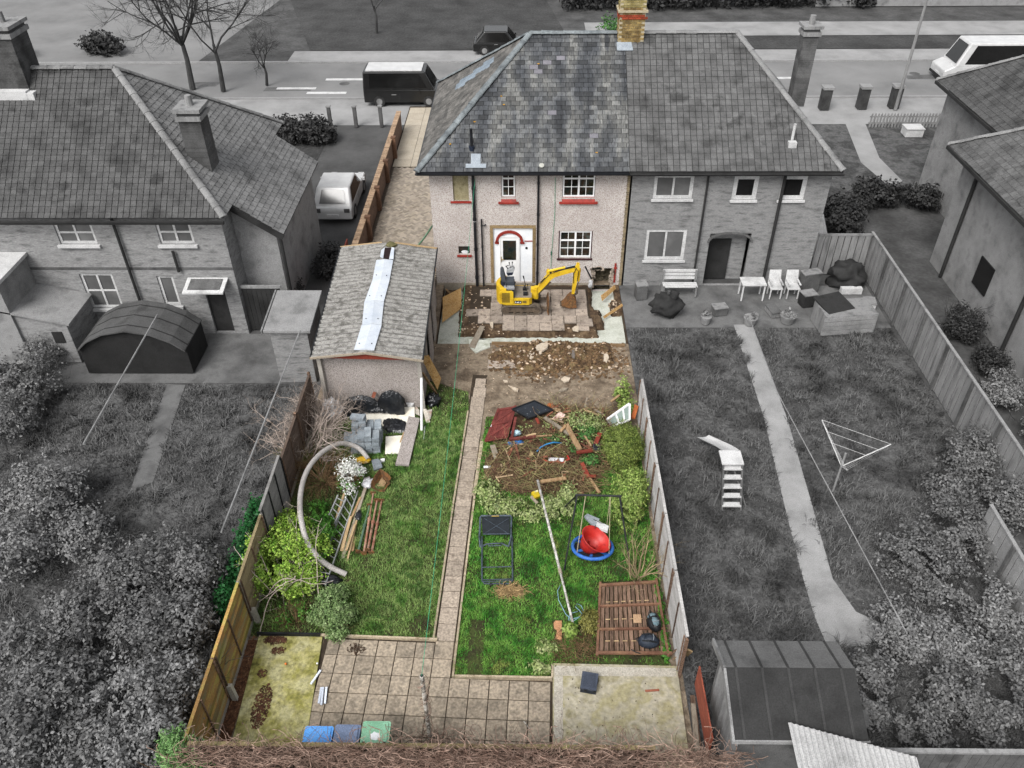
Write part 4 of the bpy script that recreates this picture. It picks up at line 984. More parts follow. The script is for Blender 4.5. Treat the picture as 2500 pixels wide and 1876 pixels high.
tag(MB().bar(z7(985, 760, .05), z7(918, 940, .05), .04, .03).build('timber_lath', M_wood), 'short timber lath against the pebbledashed panel', 'lath')
tag(MB().bar(z7(1232, 728), z7(1216, 900), .02, .02).build('white_lath', M_whitewall), 'thin white lath lying on the lawn right of the downpipe', 'lath')
tp = oy((800 + 1188 / 5.1875) / DS, (900 + 120 / 5.1875) / DS, 8.72)
tag(MB().tube([z7(1190, 785, .0), tp], .042, 12).tube([z7(1190, 785).lerp(tp, .7), z7(1190, 785).lerp(tp, .72)], .052, 12).build('white_downpipe', M_white), 'white plastic downpipe leaning against the garage corner', 'pipe')
board('chipboard_sheet', [g(909, 772, 1.45), g(926, 768, 1.5), g(953, 818, .42), g(945, 843, .12)], .02, M_osb, 'chipboard sheet leaning on the right side of the garage', 'board')
tag(MB().bar(z7(1195, 50, 1.35), z7(1375, 318, .03), .12, .04).build('timber_plank', M_wood), 'brown plank leaning on the garage beside the chipboard', 'plank')
for i, (x, y) in enumerate(((800, 490), (925, 485))):
    tag(MB().tube([z7(x, y, .0), z7(x, y, .1)], [.09, .1], 14).build('plastic_tub', M_bagwhite), ('left of the two small white tubs before the polythene', 'right of the two small white tubs before the polythene')[i], 'tub')
p = z7(1045, 480); t = MB().tube([p, p + Vector((.02, -.03, .17))], [.10, .125], 16, cap=False); t.tube([p + Vector((.02, -.03, .165)), p + Vector((.02, -.03, .1))], [.12, .11], 16)
tag(t.build('plastic_bucket', M_white), 'white bucket standing at the garage corner', 'bucket')
def bag(c, rx, ry, rz, m, name, label, cat, jit=.55, sc=3.2):
    return tag(MB().ell(c, rx, ry, rz, 22, 14, jit, sc, -.5).build(name, m, smooth=True), label, cat)
p = z7(1340, 440); bag((p.x, p.y, .12), .22, .22, .2, M_plastic, 'bin_bag', 'crumpled black bin bag below the leaning chipboard', 'bag', .9, 4)
p = z7(1245, 610); M_sack = mat('torn_sack', ['#bdb6a8', '#d6cfc2', '#c9a99a'], 5)
board('torn_sack', [z7(1205, 520, .01), z7(1250, 515, .03), z7(1300, 680, .02), z7(1250, 695, .01)], .02, M_sack, 'torn pale cement sack on the lawn right of the downpipe', 'sack')
board('torn_sack', [z7(1255, 535, .03), z7(1325, 520, .02), z7(1305, 640, .02), z7(1285, 650, .02)], .02, M_sack, 'folded pale cement sack overlapping the torn one', 'sack')
board('torn_sack', [z7(1110, 470, .01), z7(1160, 530, .01), z7(1165, 600, .01), z7(1108, 575, .01)], .015, M_sack, 'greyish rag on the lawn left of the downpipe', 'rag')
BL = mesh_of(MB().box(-.103, .103, -.215, .215, 0, .094), 'concrete_block', M_block)
def block(x, y, z_, rz, label, group=None, rx=0, ry=0):
    o = bpy.data.objects.new('concrete_block', BL); COL.objects.link(o); o.location = (x, y, z_); o.rotation_euler = (rx, ry, rz); OFF[o] = Vector((x, y, z_))
    tag(o, label, 'concrete block', group)
b0 = z7(335, 1085)
HT = [[4, 6, 7, 6], [7, 8, 6, 6]]
for j in range(2):
    for i in range(4):
        for k in range(HT[j][i]):
            block(b0.x + i * .224 + RNG.uniform(-.012, .012), b0.y + .25 + j * .45 + RNG.uniform(-.02, .02), .0 + k * .1015, RNG.uniform(-.04, .04) + .1, '%s grey block from the ground in the %s column of the stack, %s row' % (('first', 'second', 'third', 'fourth', 'fifth', 'sixth', 'seventh', 'eighth')[k], ('leftmost', 'second', 'third', 'rightmost')[i], ('front', 'back')[j]), 'blocks of the tall stack')
q = z7(310, 640, .72)
block(b0.x + .1, b0.y + .72, .81, 1.4, 'grey block lying crosswise on top of the stack back')
block(b0.x - .28, b0.y + .55, .0, .2, 'lowest grey block at the left foot of the stack'); block(b0.x - .28, b0.y + .57, .1015, .15, 'upper grey block at the left foot of the stack')
q = z7(630, 1200, .2); block(q.x, q.y, .10, .35, 'tilted grey block alone in front of the stack', rx=-.35)
q = z7(610, 1270); block(q.x, q.y + .1, .0, .3, 'grey block under the tilted one in front of the stack')
q = z7(700, 1180); tag(MB().obox((q.x, q.y, .05), .12, .08, .08, .2).build('white_offcut', M_white), 'small white offcut beside the tilted block', 'offcut')
bag(z7(450, 1160, .14), .22, .12, .1, mat('yellow_sack', ['#d0a21c', '#e0b52e', '#b9a888'], 6), 'yellow_sack', 'yellow and grey sack at the open end of the ducting', 'sack', .4, 3)
bag(z8(755, 300, .25), .34, .36, .3, M_bagwhite, 'rubble_sack', 'big white rubble sack behind the bare shrub', 'sack', .6, 4)
bag(z7(505, 1450, .1), .17, .2, .1, M_bagwhite, 'white_sack', 'crumpled white sack between the shrub and the rusty tub', 'sack', .5, 3)
# ducting, ladders, timber, props
dp = [(795, 992, .2), (782, 975, .3), (766, 964, .4), (741, 958, .55), (718, 964, .7), (694, 979, .85), (672, 1003, .95), (658, 1030, 1.0), (650, 1062, 1.1), (648, 1096, 1.15), (651, 1125, 1.15), (658, 1155, 1.0), (670, 1182, .8), (690, 1207, .5), (716, 1226, .25), (748, 1241, .07)]
dpts = [g(x, y, z_) for x, y, z_ in dp]
fine_ = []
for i in range(len(dpts) - 1):
    p0, p1, p2, p3 = dpts[max(i - 1, 0)], dpts[i], dpts[i + 1], dpts[min(i + 2, len(dpts) - 1)]
    for k in range(14):
        t = k / 14
        fine_.append(.5 * ((2 * p1) + (p2 - p0) * t + (2 * p0 - 5 * p1 + 4 * p2 - p3) * t * t + (3 * p1 - p0 - 3 * p2 + p3) * t ** 3))
fine_.append(dpts[-1])
tag(MB().tube(fine_, [.068 + .005 * (i % 2) for i in range(len(fine_))], 14).build('flexible_duct', M_hose, smooth=False), 'long grey flexible duct curving over the shrubs and the ladder', 'duct')
def ladder(l0, l1, r0, r1, n, label, h=.06):
    o = thing('ladder', label, 'ladder', (l0 + r0) / 2)
    for a, b in ((l0, l1), (r0, r1)): MB().bar(a, b, .03, h).build('rail', M_alu, o)
    for i in range(n):
        t = (i + .5) / n
        MB().tube([l0.lerp(l1, t), r0.lerp(r1, t)], .015, 8).build('rung', M_alu, o)
ladder(z8(632, 1600, .12), z8(905, 815, .12), z8(708, 1602, .12), z8(948, 905, .12), 13, 'long aluminium ladder lying across the left lawn')
ladder(z8(735, 1085, .22), z8(800, 935, .3), z8(772, 1150, .22), z8(862, 960, .3), 4, 'short ladder section under the white flowering shrub')
p = z8(740, 1570); bag((p.x, p.y, .05), .26, .16, .09, M_plastic, 'polythene_scrap', 'black polythene scrap under the foot of the ladder', 'sheeting', .8, 4)
for i, (a, b, w, m, lab) in enumerate(((( 835, 1400, .02), (1002, 880, .08), .09, M_greywood, 'longest grey plank of the bundle on the left lawn'), ((868, 1420, .02), (938, 1120, .1), .05, M_palewood, 'pale batten at the near end of the plank bundle'), ((828, 1345, .05), (892, 1090, .13), .09, M_palewood, 'broad pale board at the left of the plank bundle'), ((862, 1340, .12), (925, 1150, .13), .06, M_palewood, 'pale batten lying on top of the plank bundle'), ((908, 1345, .02), (925, 1245, .02), .07, M_wood, 'short brown board at the right of the plank bundle'), ((880, 1150, .05), (965, 950, .1), .06, M_wood, 'brown rail pushed under the plank bundle'), ((770, 1160, .04), (905, 740, .3), .06, M_palewood, 'yellowish pole lying under the ladder'), ((905, 900, .05), (980, 780, .08), .05, M_redwood, 'reddish stick beside the white sack'))):
    tag(MB().bar(z8(*a), z8(*b), w, .035).build('timber_plank', m), lab, 'plank')
p = z8(955, 1095); bag((p.x, p.y, .04), .09, .2, .08, M_plastic, 'polythene_scrap', 'black polythene scrap beside the plank bundle', 'sheeting', .7, 4)
M_propg = mat('green_prop', ['#4f6a58', '#66806c'], 4); M_prop = mat('rusty_prop', ['#8a5a45', '#a87560', '#b8937f', '#74483a'], 5, rnd=.2)
for i, (a, b, m, lab) in enumerate((((950, 1350, .05), (1032, 1010, .05), M_propg, 'green steel prop at the left of the props on the lawn'), ((992, 1362, .05), (1060, 920, .05), M_prop, 'longest rusty steel prop on the left lawn'), ((1020, 1340, .1), (1088, 972, .1), M_prop, 'middle rusty steel prop lying on the others'), ((1048, 1362, .05), (1122, 975, .05), M_prop, 'rightmost rusty steel prop on the left lawn'))):
    A_, B_ = z8(*a), z8(*b); o = thing('steel_prop', lab, 'prop', (A_.x, A_.y, 0))
    MB().tube([A_, A_.lerp(B_, .55)], .034, 10).build('outer_tube', m, o); MB().tube([A_.lerp(B_, .5), B_], .026, 10).build('inner_tube', m, o)
    MB().tube([A_.lerp(B_, .53), A_.lerp(B_, .57)], .05, 10).build('collar', m, o)
    d = (B_ - A_).normalized()
    for P_ in (A_, B_): MB().bar(P_ - d * .01, P_ + d * .01, .15, .15).build('end_plate', M_rust, o)
# rusty barrow tub
c = z7(680, 1420, .0)
tb = MB()
rim = [z7(x, y, z_) for x, y, z_ in ((665, 1275, .32), (720, 1310, .3), (770, 1345, .26), (800, 1390, .22), (770, 1430, .14), (790, 1445, .12), (745, 1500, .08), (715, 1558, .06), (660, 1555, .07), (590, 1525, .1), (550, 1500, .14), (560, 1430, .24), (605, 1350, .3))]
ctr = sum(rim, Vector()) / len(rim)
bot = [ctr.lerp(p, .55) + Vector((0, .06, -.16)) for p in rim]
bot = [Vector((p.x, p.y, max(.01, p.z * .5))) for p in bot]
n = len(rim)
tb.add(rim + bot + [r_ + (r_ - ctr).normalized() * .015 for r_ in rim] + [b_ + (b_ - ctr).normalized() * .015 - Z * .01 for b_ in bot], [f for i in range(n) for f in ((i, (i + 1) % n, n + (i + 1) % n, n + i), (2 * n + i, 3 * n + i, 3 * n + (i + 1) % n, 2 * n + (i + 1) % n), (i, 2 * n + i, 2 * n + (i + 1) % n, (i + 1) % n))] + [tuple(range(2 * n - 1, n - 1, -1)), tuple(range(3 * n, 4 * n))])
tub = thing('barrow_tub', 'rusty metal barrow tub tipped over in front of the block stack', 'barrow tub', (ctr.x, ctr.y, 0))
tb.build('tub', M_rust, tub)
MB().sheet(lambda u, v: bot[0].lerp(bot[4], u).lerp(bot[10].lerp(bot[7], u), v) + Z * (.035 + .03 * mnoise.noise(Vector((u * 6, v * 6, 0)))), 12, 12).build('dried_mud', mat('dried_mud', ['#8a7052', '#a58a68', '#6b553d'], 5, bump=.8), tub, smooth=True)
# ================================================================= PLANTS
def leafcloud(name, blobs, n, size, m, parent, up=.5, shell=.3, clump=.35, cs=2.2, aspect=.55):
    w = np.array([b[4] if len(b) > 4 else b[1] * b[2] * b[3] for b in blobs]); w = w / w.sum()
    idx = NP.choice(len(blobs), n, p=w)
    c = np.array([tuple(b[0]) for b in blobs])[idx]; r = np.array([[b[1], b[2], b[3]] for b in blobs])[idx]
    d = NP.normal(size=(n, 3)); d /= np.linalg.norm(d, axis=1)[:, None]
    rad = (shell + (1 - shell) * NP.random(n)) ** .8
    dn = vnoise(d[:, :2] * 2.2 + d[:, 2:3] * 1.7 + c[:, :1], 1.6, 9) * .7 + vnoise(d[:, [0, 2]] * 4 + d[:, 1:2] * 3, 1.3, 10) * .5
    P = c + d * r * rad[:, None] * (.62 + .62 * dn)[:, None] * NP.uniform(.85, 1.12, n)[:, None]
    k = vnoise(P[:, :2] + P[:, 2:3] * .7, cs, 3) * .6 + vnoise(P[:, [0, 2]] + P[:, 1:2] * .4, cs * 2.3, 4) * .4
    keep = (k > clump) & (P[:, 2] > -.02)
    P, d = P[keep], d[keep]; n = len(P)
    nr = d + NP.normal(size=(n, 3)) * .7; nr[:, 2] += up; nr /= np.linalg.norm(nr, axis=1)[:, None]
    t = np.cross(nr, NP.normal(size=(n, 3))); t /= np.linalg.norm(t, axis=1)[:, None]
    b = np.cross(nr, t)
    s = (size * NP.uniform(.6, 1.35, n))[:, None]
    V = np.stack([P - t * s, P + b * s * aspect + nr * s * .15, P + t * s, P - b * s * aspect + nr * s * .15], 1).reshape(-1, 3)
    F = np.arange(n)[:, None] * 4 + np.array([[0, 1, 2, 3]])
    return npmesh(name, V, F, m, parent)
def grow(mb, p, d, L, r, lev, nch=3, bend=.35, spread=.7, seg=4, up=.1, sides=4):
    pts, rr = [p.copy()], [r]
    d = d.normalized()
    for i in range(seg):
        d = (d + Vector((RNG.gauss(0, bend), RNG.gauss(0, bend), RNG.gauss(0, bend) + up)) * .5).normalized()
        p = p + d * (L / seg)
        if p.z < .01: p.z = .01; d.z = abs(d.z)
        pts.append(p.copy()); rr.append(r * (1 - .55 * (i + 1) / seg))
    mb.tube(pts, rr, sides if lev > 1 else 3, cap=False)
    if lev > 0:
        for k in range(nch):
            t = RNG.uniform(.35, 1) * seg
            i = min(int(t), seg - 1)
            q = pts[i].lerp(pts[i + 1], t - i)
            dd = (pts[i + 1] - pts[i]).normalized() + Vector((RNG.gauss(0, spread), RNG.gauss(0, spread), RNG.gauss(0, spread)))
            grow(mb, q, dd, L * RNG.uniform(.45, .75), rr[i] * .62, lev - 1, nch, bend, spread, seg, up, sides)
def plant(name, label, cat, base, group=None): return thing(name, label, cat, (base[0], base[1], 0), group)
def shrub_twigs(o, base, n, L, r, lev, m, nch=3, bend=.35, spread=.7, lean=.5, up=.1, name='branches', rad=.15):
    mb = MB()
    for i in range(n):
        a = RNG.uniform(0, 6.28)
        p = Vector(base) + Vector((math.cos(a), math.sin(a), 0)) * RNG.uniform(0, rad)
        grow(mb, p, Vector((math.cos(a) * lean, math.sin(a) * lean, 1)), L * RNG.uniform(.7, 1.2), r, lev, nch, bend, spread, 4, up)
    return mb.build(name, m, o)
M_twig = mat('pale_bark', ['#9c8d80', '#b8aaa0', '#85766b'], 4, rnd=.35, bump=.2, k=.7)
M_twigbrown = mat('brown_twig', ['#5f4630', '#7c6246', '#947a58'], 4, rnd=.35, bump=0)
M_twigred = mat('pinkish_vine', ['#644c42', '#8f7466', '#ab9182', '#4f392f'], 4, rnd=.5, bump=0)
M_straw = mat('straw_stem', ['#a88a5c', '#c2a678', '#8d7048'], 4, rnd=.3, bump=0)
M_privet = leafmat('bright_leaf', ['#56871f', '#82ae38', '#aecb5c', '#6a962c'])
M_green = leafmat('mid_leaf', ['#2f5f1c', '#4c842c', '#6b9c3e'])
M_box = leafmat('box_leaf', ['#3f5420', '#667a34', '#8a9a4c', '#33461c'], .5)
M_loose = leafmat('loose_leaf', ['#4c6a24', '#7d9a44', '#a9bd68', '#3f5a20'], .45)
M_varieg = leafmat('variegated_leaf', ['#4c6b34', '#8ea35c', '#b4bd84', '#3f5f2c'], .35)
M_greyleaf = leafmat('blue_green_leaf', ['#4c6a38', '#7c985c', '#a6b886'], .4)
M_flower = leafmat('white_blossom', ['#e4e6e0', '#f6f7f2'], .15, k=.75)
M_ivy = leafmat('ivy_leaf', ['#2c5226', '#487838', '#64924c'])
M_conifer = leafmat('conifer_spray', ['#4a7a3a', '#74a05c', '#9cbc7e'], .35)
# big bright green bush and its neighbours on the left border
bc = g(615, 1200, .55)
o = plant('green_bush', 'large bright green leafy bush spilling over the left fence', 'bush', bc)
shrub_twigs(o, (bc.x, bc.y, 0), 9, .9, .022, 2, M_twig, lean=.9)
leafcloud('foliage', [((bc.x, bc.y + .2, .62), .78, .85, .62), ((bc.x - .3, bc.y - .35, .6), .55, .55, .5), ((bc.x + .45, bc.y + .1, .45), .5, .65, .45), ((bc.x, bc.y + .8, .5), .65, .5, .5), ((bc.x - .6, bc.y - .1, .8), .45, .7, .5), ((bc.x - .55, bc.y - .8, .7), .4, .5, .45), ((bc.x + .2, bc.y - .75, .4), .5, .5, .4), ((bc.x + .75, bc.y + .35, .35), .4, .5, .35), ((bc.x + .6, bc.y - .5, .3), .45, .5, .3), ((bc.x - .2, bc.y + 1.2, .4), .5, .4, .4)], 48000, .034, M_privet, o, clump=.4, cs=5)
b2 = g(700, 1145, .3)
o = plant('green_bush', 'darker green bush behind the ladder, right of the bright bush', 'bush', b2)
leafcloud('foliage', [((b2.x - .1, b2.y, .3), .45, .6, .38), ((b2.x - .3, b2.y + .6, .25), .4, .5, .3), ((b2.x - .1, b2.y - .7, .25), .35, .5, .3)], 11000, .032, M_green, o, clump=.38, cs=3.5); shrub_twigs(o, (b2.x, b2.y, 0), 6, .5, .012, 1, M_twigbrown)
b3 = g(722, 1335, .35)
o = plant('rounded_bush', 'rounded grey green bush at the corner of the patio', 'bush', b3)
leafcloud('foliage', [((b3.x, b3.y, .38), .4, .42, .42), ((b3.x - .2, b3.y + .4, .4), .36, .35, .4), ((b3.x + .1, b3.y - .32, .22), .28, .26, .25), ((b3.x + .25, b3.y + .15, .3), .28, .3, .3), ((b3.x - .4, b3.y + .1, .3), .3, .3, .3), ((b3.x - .05, b3.y + .7, .3), .3, .3, .3)], 22000, .026, M_greyleaf, o, clump=.36, cs=6); shrub_twigs(o, (b3.x, b3.y, 0), 8, .5, .012, 1, M_twigbrown)
b4 = g(640, 1340, .1)
o = plant('dead_shrub', 'brown bare shrub in the bed left of the rounded bush', 'shrub', b4)
shrub_twigs(o, (b4.x, b4.y, 0), 34, .42, .007, 2, M_twigbrown, nch=3, lean=.8)
leafcloud('foliage', [((b4.x - .1, b4.y + .1, .2), .5, .4, .25)], 900, .035, M_green, o)
# arching stems of an old rose over the bright bush
o = plant('rose_stems', 'long bare arching stems rising from the left border', 'shrub', g(560, 1380))
st = MB()
for pts in ([(560, 1380, .0), (575, 1310, .5), (600, 1275, .8), (640, 1255, 1.0), (700, 1245, 1.0)], [(575, 1290, .4), (612, 1250, .9), (680, 1262, .9), (720, 1255, .8)], [(655, 1290, .2), (640, 1160, 1.0), (645, 1085, 1.3)], [(690, 1300, .2), (682, 1180, .9), (695, 1120, 1.1)], [(600, 1290, .3), (560, 1190, 1.2), (530, 1150, 1.35)], [(590, 1280, .4), (540, 1230, 1.2), (505, 1180, 1.4)], [(640, 1245, .9), (600, 1270, .8), (560, 1300, .5)]):
    cp_ = [g(*p) for p in pts]; sp_ = []
    for i in range(len(cp_) - 1):
        a0, a1, a2, a3 = cp_[max(i - 1, 0)], cp_[i], cp_[i + 1], cp_[min(i + 2, len(cp_) - 1)]
        for k in range(5):
            t = k / 5; sp_.append(.5 * ((2 * a1) + (a2 - a0) * t + (2 * a0 - 5 * a1 + 4 * a2 - a3) * t * t + (3 * a1 - a0 - 3 * a2 + a3) * t ** 3) + Vector((RNG.gauss(0, .012), RNG.gauss(0, .012), RNG.gauss(0, .012))))
    sp_.append(cp_[-1])
    st.tube(sp_, [.013 * (1 - .65 * i / len(sp_)) for i in range(len(sp_))], 5)
    for k in range(5):
        q_ = sp_[RNG.randint(3, len(sp_) - 2)]; grow(st, q_, Vector((RNG.gauss(0, 1), RNG.gauss(0, 1), .3)), .35, .006, 1, 2)
st.build('stems', M_twig, o)
# bare elder shrub by the garage
b5 = g(655, 985)
o = plant('bare_shrub', 'bare many-branched shrub in front of the garage left corner', 'shrub', b5)
shrub_twigs(o, (b5.x + .1, b5.y + .1, 0), 16, 1.25, .032, 3, M_twig, nch=4, bend=.4, spread=.8, lean=.8, up=.05, rad=.4)
b5b = g(700, 930)
o = plant('bare_shrub', 'tangled bare shrub around the white rubble sack', 'shrub', b5b)
shrub_twigs(o, (b5b.x, b5b.y, 0), 20, 1.05, .024, 3, M_twig, nch=4, bend=.45, spread=.9, lean=.8, up=.03, rad=.5)
b6 = g(700, 1040)
o = plant('arching_shrub', 'brown shrub of fine arching stems behind the flexible duct', 'shrub', b6)
shrub_twigs(o, (b6.x, b6.y, 0), 170, .8, .007, 1, M_twigbrown, nch=4, bend=.22, spread=.3, lean=.9, up=-.22, rad=.25)
b7 = g(640, 1010)
o = plant('olive_shrub', 'small olive twiggy shrub against the grey fence panel', 'shrub', b7)
shrub_twigs(o, (b7.x, b7.y, 0), 60, .6, .006, 1, mat('olive_twig', ['#8a7d52', '#a3976a'], 4, rnd=.3), nch=4, bend=.3, spread=.4, lean=.8, up=-.05)
b8 = g(752, 1030, .4)
o = plant('flowering_shrub', 'white flowering shrub at the end of the flexible duct', 'shrub', b8)
shrub_twigs(o, (b8.x - .1, b8.y, 0), 30, .7, .008, 1, M_twigbrown, nch=4, lean=.8)
leafcloud('blossom', [((b8.x, b8.y + .15, .5), .42, .45, .34), ((b8.x + .05, b8.y - .35, .35), .3, .35, .26), ((b8.x + .2, b8.y + .25, .4), .3, .3, .25)], 5200, .024, M_flower, o, clump=.5, cs=9, aspect=.6)
leafcloud('foliage', [((b8.x, b8.y, .35), .45, .6, .35)], 1200, .03, M_green, o)
# right border
c = g(1342, 965, .55)
o = plant('clipped_bush', 'dense clipped yellow green bush beside the right fence', 'bush', c)
leafcloud('foliage', [((c.x, c.y, .62), .62, .75, .62), ((c.x + .05, c.y - .3, .45), .55, .5, .45)], 34000, .022, M_box, o, clump=.3, cs=9, shell=.5)
shrub_twigs(o, (c.x, c.y, 0), 8, .6, .015, 1, M_twigbrown)
c = g(1358, 1075, .5)
o = plant('loose_bush', 'looser light green bush between the clipped bush and the swing', 'bush', c)
leafcloud('foliage', [((c.x, c.y, .5), .55, .65, .55), ((c.x - .1, c.y - .55, .35), .38, .4, .35), ((c.x + .1, c.y + .5, .6), .5, .4, .45)], 18000, .03, M_loose, o, clump=.4, cs=6)
shrub_twigs(o, (c.x, c.y, 0), 9, .7, .012, 1, M_twigbrown)
c = g(1345, 850, .4)
o = plant('ivy_clump', 'bright ivy clump in the right corner behind the debris', 'ivy', c)
leafcloud('foliage', [((c.x, c.y, .4), .3, .45, .5), ((c.x + .1, c.y - .5, .3), .3, .4, .3)], 4200, .035, M_loose, o, clump=.42, cs=5)
shrub_twigs(o, (c.x, c.y, 0), 6, .6, .01, 1, M_twigbrown)
zc = pix(1120, 1180, 3.609); zd = pix(1130, 880, 4.151)
c = zc(1620, 850)
o = plant('dry_bush', 'dry straw coloured bush with bare stems above the fence panel', 'shrub', c)
shrub_twigs(o, (c.x - .1, c.y + .1, 0), 16, .85, .018, 3, mat('dry_stem', ['#9a8765', '#b5a27f', '#7f6e50'], 4, rnd=.3), nch=3, bend=.25, spread=.45, lean=.7, rad=.2)
o = plant('ground_leaves', 'green weeds growing along the foot of the right fence', 'weeds', Vector((5.0, 1.2, 0)))
leafcloud('foliage', [((5.02, .2 + i * .42, .08), .14, .3, .14) for i in range(8)], 2600, .045, M_green, o, clump=.3)
o = plant('small_shrub', 'low brownish green shrub beside the lying fence panel', 'shrub', zc(1150, 1220))
c = zc(1150, 1220, .15); leafcloud('foliage', [((c.x, c.y, .16), .26, .38, .2)], 2600, .026, leafmat('olive_leaf', ['#5b5a2a', '#7d7a3c', '#94904e']), o, clump=.3)
o = plant('leafy_weed', 'broad leaved weed at the foot of the white pole', 'weeds', zc(985, 1280))
c = zc(985, 1290, .1); leafcloud('foliage', [((c.x, c.y, .08), .18, .22, .12)], 420, .055, M_loose, o, clump=.2)
o = plant('leafy_weed', 'pale trailing weed on the lawn near the right concrete base', 'weeds', zc(740, 1380))
c = zc(760, 1440, .05); leafcloud('foliage', [((c.x, c.y, .05), .32, .22, .08), ((c.x - .1, c.y - .5, .05), .28, .25, .1)], 1100, .04, M_varieg, o, clump=.3)
dl = MB()
for i in range(420):
    p = zc(RNG.uniform(830, 1220), RNG.uniform(1340, 1570)); q = p + Vector((RNG.gauss(0, .14), RNG.gauss(0, .14), RNG.uniform(.0, .14)))
    dl.tube([p, p.lerp(q, .5) + Vector((RNG.gauss(0, .03), 0, .03)), q], .004, 3, False)
tag(dl.build('dead_stems', M_twigbrown), 'tangle of dead brown stems left of the lying fence panel', 'twigs', kind='stuff')
# conifer at the near left corner
c = Vector((-5.15, -3.1, 0))
o = plant('conifer', 'green feathery conifer at the near left corner of the garden', 'conifer', c)
leafcloud('foliage', [((c.x, c.y, .8), .5, .5, .9), ((c.x - .05, c.y + .15, 1.45), .38, .38, .5), ((c.x + .25, c.y + .1, 1.1), .38, .38, .5)], 16000, .045, M_conifer, o, clump=.36, cs=5, aspect=.22)
shrub_twigs(o, (c.x, c.y, 0), 3, 1.2, .03, 1, M_twigbrown, lean=.1)
o = plant('dark_shrub', 'dark green shrub just outside the left fence', 'shrub', Vector((-5.6, 2.2, 0)))
leafcloud('foliage', [((-5.6, 1.4 + i * .9, .45), .36, .6, .55) for i in range(4)], 6000, .05, leafmat('deep_green_leaf', ['#12401c', '#1f5c2a', '#2d6f36']), o, clump=.3)
# tree top showing beside the chimney
c = Vector((5.25, 25.3, 0))
o = plant('street_tree', 'dark green tree top showing left of the brick chimney', 'tree', c)
MB().tube([(c.x, c.y, 0), (c.x, c.y, 7)], [.18, .08], 8).build('trunk', M_twigbrown, o)
leafcloud('crown', [((c.x, c.y, 6.7), .75, .75, .95)], 5000, .05, M_ivy, o, clump=.3)
tag(MB().bar(g(556, 1371, .06), g(692, 1373, .06), .04, .16).build('black_edging', M_blackmat), 'black plastic edging board between the left bed and the mossy base', 'edging')
# ================================================================= FENCES OF THE PLOT
M_yfence = mat('algae_stained_fence', ['#8a8040', '#b0a058', '#b08650', '#9a9068', '#a09a50'], 1.3, rough=.9, rnd=.36, stretch=(1, .8, 3), lo=.3, hi=.7, fine=.35)
M_gfence = mat('grey_fence', ['#7f7d7b', '#989694', '#6c6a68'], 2, rough=.9, rnd=.12, stretch=(1, .6, 4))
M_wfence = mat('silvered_fence', ['#9d9a98', '#bab8b6', '#cbc9c7'], 2, rough=.9, rnd=.1, stretch=(1, .6, 4))
M_bfence = mat('brown_panel', ['#54453c', '#6d5d52', '#483a32'], 2, rough=.9, rnd=.18, stretch=(1, .6, 4))
M_cpost = mat('concrete_post', ['#a39c90', '#bdb6aa', '#8b8478'], 3, rnd=.1)
def panel(x, y0, y1, z0, z1, m, mb_, face, label, group, nsl=11, nb=3, cap=True):
    o = thing('garden_fence', label, 'fence panel', (x, (y0 + y1) / 2, z0), group)
    h = (z1 - z0) / nsl
    for i in range(nsl):
        MB().extrude([(x, y0 + .03, z0 + i * h - .012), (x + face * .05, y0 + .03, z0 + i * h - .012), (x + face * .006, y0 + .03, z0 + (i + 1) * h)], (0, y1 - y0 - .06, 0)).build('slat', m, o)
    for i in range(nb):
        y = y0 + .06 + (y1 - y0 - .12) * i / (nb - 1)
        MB().box(*sorted((x + face * .045, x + face * .07)), y - .018, y + .018, z0, z1 - .002).build('batten', mb_, o)
    if cap: MB().box(x - .03, x + .04, y0 + .02, y1 - .02, z1, z1 + .03).build('cap_rail', m, o)
def post(x, y, h, label, m=M_cpost, w=.1, group=None):
    tag(MB().prism([(x - w / 2, y - w / 2), (x + w / 2, y - w / 2), (x + w / 2, y + w / 2), (x - w / 2, y + w / 2)], -.05, h - .05).add([(x - w / 2, y - w / 2, h - .05), (x + w / 2, y - w / 2, h - .05), (x + w / 2, y + w / 2, h - .05), (x - w / 2, y + w / 2, h - .05), (x, y, h)], [(0, 1, 4), (1, 2, 4), (2, 3, 4), (3, 0, 4)]).build('fence_post', m), label, 'fence post', group)
XL = -5.0
ly = [-2.95, -1.06, .95, 3.05, 5.1, 7.0, 8.9]
names = ['algae stained fence panel nearest the camera on the left', 'second algae stained fence panel on the left, orange patch at its far end', 'fence panel on the left half hidden by the bright green bush', 'plain grey fence panel on the left behind the bright bush', 'brown fence panel on the left behind the olive shrub', 'brown fence panel on the left next to the garage']
for i in range(6):
    m = M_yfence if i < 2 else mat('lichened_fence', ['#8a7a5a', '#9d8e6c', '#6f6248'], 2, stretch=(1, .6, 4), rnd=.2) if i == 2 else M_gfence if i == 3 else M_bfence
    panel(XL, ly[i], ly[i + 1], .2, 1.6 if i < 3 else 1.72 if i == 3 else 1.5, m, M_brownwood if i != 3 else M_blackmat, 1, names[i], 'fence panels along the left boundary', nb=3 if i != 3 else 4)
    tag(MB().box(XL - .02, XL + .03, ly[i] + .04, ly[i + 1] - .04, -.04, .19).build('gravel_board', M_cpost), 'concrete gravel board under the ' + names[i][:60].split(' on the left')[0] + (' on the left' if i != 0 else ' by the camera') + (' rear' if i == 5 else ''), 'gravel board')
for i, y in enumerate(ly): post(XL, y, 1.65, 'left fence post number %s from the camera' % ('one two three four five six seven'.split()[i]), M_brownwood if i in (1, 4, 5, 6) else M_cpost, .08)
